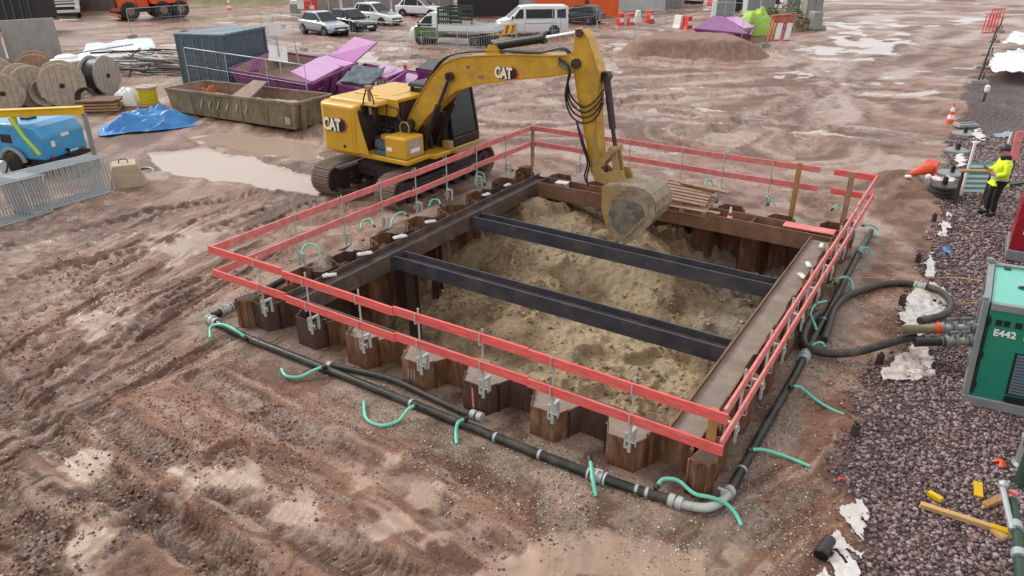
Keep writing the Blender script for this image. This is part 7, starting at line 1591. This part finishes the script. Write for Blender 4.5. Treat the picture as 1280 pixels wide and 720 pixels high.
m = MB(); m.box(-h, h-2.2, -.4, .4, .45, .62); m.box(-h+.2, h-2.3, -.95, .95, .5, .60); m.build('chassis', MT['exc_black'], o)
m = MB(); m.box(-h-.1, h-2.2, -1.05, 1.05, .86, .93); m.build('bed_floor', MT['frame_grey'], o)
for s in (-1, 1):
    m = MB(); y0, y1 = sorted((s*1.02, s*1.06)); m.box(-h-.1, h-2.25, y0, y1, .932, 1.32)
    for x in (-h+.6, -h+1.7, -h+2.8): y0, y1 = sorted((s*1.0605, s*1.08)); m.box(x, x+.06, y0, y1, .94, 1.3)
    m.build('drop_side', MT['white_paint'], o)
m = MB(); m.box(-h-.1, -h-.06, -1.0, 1.0, .932, 1.32); m.build('tailgate', MT['white_paint'], o)
m = MB()
for y in (-1.0, .92): m.box(h-2.3, h-2.2, y, y+.08, .932, 2.3)
m.box(h-2.3, h-2.2, -1.0, 1.0, 2.301, 2.38); 
for k in range(6): m.box(h-2.27, h-2.23, -.9+k*.34, -.86+k*.34, .932, 2.31)
for z in (1.45, 1.75, 2.05, 2.25): m.box(h-3.9, h-2.29, -1.0, -.925, z, z+.14); m.box(h-3.9, h-2.29, .925, 1.0, z, z+.14)
for y in (-.95, .95): m.bar((h-3.85, y, .932), (h-3.85, y, 2.38), .06, .06)
m.build('headboard', MT['dark_green'], o)
# white van behind the boom (only its tail shows beside the minibus)
a_, b_ = G(528, 60), G(618, 60)
d = b_-a_
for k in range(2):
    q = a_+d*(k*.5); oo = crowd_barrier(f'crowd barrier standing before the tipper truck, {"left" if k == 0 else "right"} one', q-Vector((0, .2, 0)), math.atan2(d.y, d.x), 0, first); oo['group'] = 'crowd barriers before the tipper truck'
    oo.scale = (d.length*.5/2.35, 1, 1)
# ------------------------------------------------------------------ orange dumper
p = (G(150, 26)+G(200, 24))/2; o = thing('dumper_truck', 'orange articulated dumper with black radiator grille', 'dumper', p+Vector((0, 1.2, 0)), R(222))
m = MB(); m.prism([(.9, .75), (2.35, .75), (2.45, 1.9), (2.2, 2.25), (.9, 2.3)], -1.05, 1.05, 'y'); m.build('bonnet', MT['orange_paint'], o, .06)
m = MB(); m.box(2.46, 2.5, -.75, .75, 1.05, 2.0); m.box(2.4, 2.6, -1.1, 1.1, .55, .8); 
for k in range(6): m.box(2.5, 2.52, -.72, .72, 1.12+k*.15, 1.17+k*.15)
m.build('grille', MT['exc_black'], o)
m = MB(); m.box(2.3, 2.62, -1.2, 1.2, .35, .56); m.build('bumper', MT['orange_paint'], o, .03)
m = MB(); m.box(-.2, .88, -.9, .9, 1.0, 3.1, .1, .06); m.build('cab', MT['orange_paint'], o, .05); m = MB()
for s in (-1, 1): m.plate([(-.05, s*.9, 1.9), (.78, s*.9, 1.9), (.7, s*.87, 2.9), (.02, s*.87, 2.9)], .03)
m.plate([(.86, -.75, 1.95), (.86, .75, 1.95), (.80, .72, 2.95), (.80, -.72, 2.95)], .03); m.build('window', MT['glass'], o)
m = MB(); m.prism([(-.3, 1.25), (-3.3, 1.25), (-3.9, 1.9), (-3.7, 2.5), (-.1, 2.8), (-.1, 1.7)], -1.3, 1.3, 'y'); m.build('hopper', MT['orange_paint'], o, .04)
m = MB(); m.box(-3.3, 2.2, -.45, .45, .6, .95); m.build('chassis', MT['exc_dark'], o)
for x in (1.55, -1.2, -2.7):
    for s in (-1, 1):
        m = MB(); m.lathe([(.0, .1*s), (.3, .1*s), (.34, .28*s), (.55, .3*s), (.72, .22*s), (.76, .1*s), (.76, -.15*s), (.66, -.28*s), (0, -.28*s)], (x, s*1.1, .76), 26, 'y'); m.build('wheel', MT['tyre'], o)
        t = o.children[-1]; m = MB(); m.lathe([(0, .14*s), (.14, .15*s), (.15, .2*s), (.28, .22*s), (.33, .29*s)], (x, s*1.1, .76), 20, 'y'); m.build('rim', MT['track'], t)
# ------------------------------------------------------------------ white lorry
p = G(83, 23); o = thing('lorry', 'white lorry cab facing the camera behind the concrete wall', 'lorry', p, R(-62))
m = MB(); m.box(-2.2, .0, -1.25, 1.25, .7, 3.4, .05, .06); m.box(-.05, .12, -1.22, 1.22, .45, 1.0); m.build('cab', MT['white_paint'], o, .08, 2)
m = MB(); m.plate([(.0, -1.1, 2.0), (.0, 1.1, 2.0), (-.06, 1.02, 3.1), (-.06, -1.02, 3.1)], .05); m.build('windscreen', MT['glass'], o)
m = MB(); m.box(.121, .14, -.85, .85, .72, .98); m.box(.0, .02, -.95, .95, 1.15, 1.25)
m.box(.0, .02, -.9, .9, 1.4, 1.46); m.box(.0, .02, -.9, .9, 1.6, 1.66); m.build('front_grille', MT['exc_black'], o)
m = MB()
for s in (-1, 1): y0, y1 = sorted((s*.88, s*1.18)); m.box(.121, .15, y0, y1, .62, .82)
m.build('headlight', MT['lamp_glass'], o)
m = MB(); m.box(-.2, .06, -1.0, 1.0, .2, .449); m.build('lower_bumper', MT['exc_black'], o); m = MB()
for s in (-1, 1): m.cyl((-.9, s*.85, .5), (-.9, s*1.2, .5), .5, 20)
m.build('wheel', MT['tyre'], o); m = MB(); m.box(-9, -2.3, -1.25, 1.25, 1.0, 3.6); m.build('box_body', MT['white_paint'], o); m = MB()
for x in (-5.5, -7): 
    for s in (-1, 1): m.cyl((x, s*.85, .5), (x, s*1.2, .5), .5, 20)
m.build('rear_wheel', MT['tyre'], o)
p = at_far(866, 84); o = thing('lorry', 'white lorry cab at the top edge right of the cabins', 'lorry', p, R(-95)); m = MB(); m.box(-2.0, 0, -1.2, 1.2, .7, 3.3, .05, .06); m.build('cab', MT['white_paint'], o, .08); m = MB(); m.box(0, .03, -1.0, 1.0, .75, 1.1); m.plate([(.01, -1.05, 1.9), (.01, 1.05, 1.9), (-.05, 1, 2.9), (-.05, -1, 2.9)], .05); m.build('front_grille', MT['glass'], o)
m = MB(); m.cyl((-.9, -1.2, .5), (-.9, 1.2, .5), .5, 18); m.build('wheel', MT['tyre'], o)
# ------------------------------------------------------------------ worker
def skin_mesh(name, verts, edges, radii, mat, parent, sub=2, root=0):
    me = bpy.data.meshes.new(name); me.from_pydata(verts, edges, []); o = bpy.data.objects.new(name, me); COL.objects.link(o)
    md = o.modifiers.new('s', 'SKIN'); 
    for i, r in enumerate(radii): me.skin_vertices[0].data[i].radius = (r if isinstance(r, tuple) else (r, r))
    me.skin_vertices[0].data[root].use_root = True
    md.use_smooth_shade = True; sb = o.modifiers.new('b', 'SUBSURF'); sb.levels = sub; sb.render_levels = sub
    dg = bpy.context.evaluated_depsgraph_get(); m2 = bpy.data.meshes.new_from_object(o.evaluated_get(dg)); m2.name = name
    bpy.data.objects.remove(o); o = bpy.data.objects.new(name, m2); COL.objects.link(o); o.parent = parent; m2.materials.clear(); m2.materials.append(mat)
    m2.polygons.foreach_set('use_smooth', [True]*len(m2.polygons)); return o
p = G(1236, 270); WK = thing('person', 'worker in yellow hi-vis jacket and dark helmet looking down at a device', 'person', (p.x, p.y, zg(p)), R(172))
# local: x = facing direction, y = left, z up
hip, kn, an = .92, .49, .09
V_ = [(0, 0, .98), (.0, 0, 1.15), (-.01, 0, 1.34), (.0, 0, 1.46), (.03, 0, 1.54), (.06, 0, 1.64),   # pelvis..head 0-5
      (0, .10, .88), (.03, .11, .49), (-.01, .11, .08), (.12, .13, .04),                       # left leg 6-9
      (0, -.10, .88), (.05, -.11, .49), (.04, -.12, .08), (.17, -.14, .04),                    # right leg 10-13
      (0, .20, 1.42), (.02, .27, 1.15), (.24, .17, 1.10), (.33, .12, 1.15),                    # left arm 14-17
      (0, -.20, 1.42), (.03, -.27, 1.16), (.25, -.13, 1.16), (.34, -.08, 1.22)]                # right arm
E_ = [(0, 1), (1, 2), (2, 3), (3, 4), (4, 5), (0, 6), (6, 7), (7, 8), (8, 9), (0, 10), (10, 11), (11, 12), (12, 13), (2, 14), (14, 15), (15, 16), (16, 17), (2, 18), (18, 19), (19, 20), (20, 21)]
r_ = [(.13, .11), (.14, .11), (.15, .11), .075, .06, .095, .085, .06, .045, .04, .085, .06, .045, .04, .055, .045, .036, .03, .055, .045, .036, .03]
skin_mesh('body', V_, E_, r_, MT['skin'], WK)
# head details
m = MB(); m.smooth = True; m.lathe([(.0, -.125), (.05, -.118), (.08, -.07), (.098, 0), (.098, .06), (.07, .11), (0, .125)], (.07, 0, 1.655), 18); m.smooth = False
m.lathe([(.0, -.02), (.018, 0), (.0, .035)], (.172, 0, 1.645), 8); 
for s in (-1, 1): m.lathe([(0, -.03), (.018, -.01), (.02, .02), (0, .035)], (.06, s*.1, 1.65), 8)
hd = m.build('head', MT['skin'], WK)
m = MB()
for s in (-1, 1): m.cyl((.155, s*.036, 1.672), (.168, s*.036, 1.670), .011, 8)
m.box(.158, .166, -.028, .028, 1.588, 1.598); m.build('face_detail', MT['exc_dark'], hd)
m = MB(); m.smooth = True; m.lathe([(.118, 0), (.122, .02), (.118, .07), (.09, .125), (.04, .15), (0, .155)], (.065, 0, 1.70), 20); m.smooth = False; m.add([(.15, -.09, 1.705), (.24, -.05, 1.685), (.24, .05, 1.685), (.15, .09, 1.705), (.15, -.09, 1.725), (.24, -.05, 1.70), (.24, .05, 1.70), (.15, .09, 1.725)], [(0, 3, 2, 1), (4, 5, 6, 7), (0, 1, 5, 4), (1, 2, 6, 5), (2, 3, 7, 6)]); m.build('helmet', MT['helmet'], WK)
m = MB(); m.lathe([(.10, 0), (.105, .05), (.085, .1)], (.02, 0, 1.47), 16); m.lathe([(.11, 0), (.12, .06), (.1, .12)], (-.01, 0, 1.44), 16); m.build('collar', MT['trousers'], WK)
jv = [(0, 0, .84), (0, 0, 1.0), (0, 0, 1.2), (-.01, 0, 1.36), (0, 0, 1.46), (0, .20, 1.41), (.02, .28, 1.15), (.22, .19, 1.09), (0, -.20, 1.41), (.03, -.28, 1.16), (.23, -.15, 1.15)]
je = [(0, 1), (1, 2), (2, 3), (3, 4), (3, 5), (5, 6), (6, 7), (3, 8), (8, 9), (9, 10)]
jk = skin_mesh('jacket', jv, je, [(.2, .17), (.195, .165), (.20, .16), (.20, .15), .10, .10, .085, .065, .10, .085, .065], MT['hivis'], WK, root=1)
m = MB()
def ring(z, rx, ry, h_): 
    pts = [(rx*math.cos(k*math.pi/14), ry*math.sin(k*math.pi/14), z) for k in range(28)]
    vs = [(x, y, z) for x, y, _ in pts]+[(x*1.01, y*1.01, z+h_) for x, y, _ in pts]; m.add(vs, [(k, (k+1) % 28, 28+(k+1) % 28, 28+k) for k in range(28)])
ring(.98, .196, .232, .05); ring(1.12, .196, .232, .05); m.build('reflective_band', MT['reflective'], jk)
tv = [(0, 0, .95), (0, .10, .86), (.03, .11, .49), (-.01, .11, .12), (0, -.10, .86), (.05, -.11, .49), (.04, -.12, .12)]
skin_mesh('trousers', tv, [(0, 1), (1, 2), (2, 3), (0, 4), (4, 5), (5, 6)], [(.15, .13), .115, .085, .075, .115, .085, .075], MT['trousers'], WK)
bv_ = [(-.04, .11, .16), (-.03, .11, .07), (.10, .13, .05), (.20, .14, .045)]
for s, dx in ((1, 0), (-1, .05)): skin_mesh('boot', [(x+dx, y*s, z) for x, y, z in bv_], [(0, 1), (1, 2), (2, 3)], [.075, .07, .055, .045], MT['exc_black'], WK)
for hx, hy, hz, s in ((.36, .10, 1.16, 1), (.37, -.06, 1.23, -1)):
    hv = [(hx-.05, hy, hz-.01), (hx, hy, hz)]; he = [(0, 1)]; hr = [.028, .03]
    for k in range(4):
        b = len(hv); yy = hy+(k-1.5)*.02; l = (.055, .065, .06, .045)[k]; hv += [(hx+.03, yy, hz+.01), (hx+.03+l*.6, yy, hz+.015), (hx+.02+l*.8, yy-s*.015, hz+.04)]; he += [(1, b), (b, b+1), (b+1, b+2)]; hr += [.011, .010, .008]
    b = len(hv); hv += [(hx, hy-s*.03, hz+.03), (hx+.03, hy-s*.04, hz+.055)]; he += [(1, b), (b, b+1)]; hr += [.012, .010]
    skin_mesh('hand', hv, he, hr, MT['skin'], WK, 1)
m = MB(); m.plate([(.38, -.07, 1.22), (.40, .10, 1.20), (.47, .09, 1.30), (.45, -.08, 1.32)], .012)
solo(m, 'tablet', MT['exc_black'], 'small dark device held by the worker in both hands', 'tablet', (p.x, p.y, zg(p)), R(172))
# ------------------------------------------------------------------ daylight, overcast
SUN_EL, SUN_AZ = R(36), R(305)      # compass style: direction the light comes from
w = bpy.data.worlds.new('World'); SC.world = w; w.use_nodes = True; nt = w.node_tree; bg = nt.nodes['Background']
sky = nt.nodes.new('ShaderNodeTexSky'); sky.sky_type = 'NISHITA'; sky.sun_disc = False; sky.sun_elevation = SUN_EL; sky.sun_rotation = SUN_AZ
sky.air_density = 1.0; sky.dust_density = 4.0; sky.ozone_density = 1.0
# cloud cover: noise on the sky direction mixes the blue sky with bright grey cloud
tc = nt.nodes.new('ShaderNodeTexCoord'); nz = nt.nodes.new('ShaderNodeTexNoise'); nz.inputs['Scale'].default_value = 2.2; nz.inputs['Detail'].default_value = 6; nt.links.new(tc.outputs['Generated'], nz.inputs['Vector'])
cr = nt.nodes.new('ShaderNodeValToRGB'); cr.color_ramp.elements[0].position = .3; cr.color_ramp.elements[1].position = .7; cr.color_ramp.elements[0].color = (6.8, 7.0, 7.3, 1); cr.color_ramp.elements[1].color = (10.5, 10.6, 10.7, 1)
nt.links.new(nz.outputs['Fac'], cr.inputs['Fac'])
mx = nt.nodes.new('ShaderNodeMix'); mx.data_type = 'RGBA'; mx.inputs['Factor'].default_value = .88; nt.links.new(sky.outputs[0], mx.inputs['A']); nt.links.new(cr.outputs[0], mx.inputs['B'])
nt.links.new(mx.outputs['Result'], bg.inputs['Color']); bg.inputs['Strength'].default_value = .08
ld = bpy.data.lights.new('sun', 'SUN'); ld.energy = 1.5; ld.angle = R(22); ld.color = (1, .96, .9); lo = bpy.data.objects.new('sun', ld); COL.objects.link(lo)
dv = Vector((math.sin(SUN_AZ)*math.cos(SUN_EL), math.cos(SUN_AZ)*math.cos(SUN_EL), math.sin(SUN_EL))); lo.rotation_euler = dv.to_track_quat('Z', 'Y').to_euler()
cd = bpy.data.cameras.new('camera'); cam = bpy.data.objects.new('camera', cd); COL.objects.link(cam); cam.location = (0, 0, CH); cam.rotation_euler = (math.pi/2-TH, 0, 0)
cd.sensor_width = 36; cd.lens = FPX/1280*36; cd.clip_end = 2000; SC.camera = cam
SC.view_settings.view_transform = 'Standard'; SC.view_settings.look = 'None'; SC.view_settings.gamma = 1; SC.view_settings.use_curve_mapping = False; SC.view_settings.exposure = 0.65
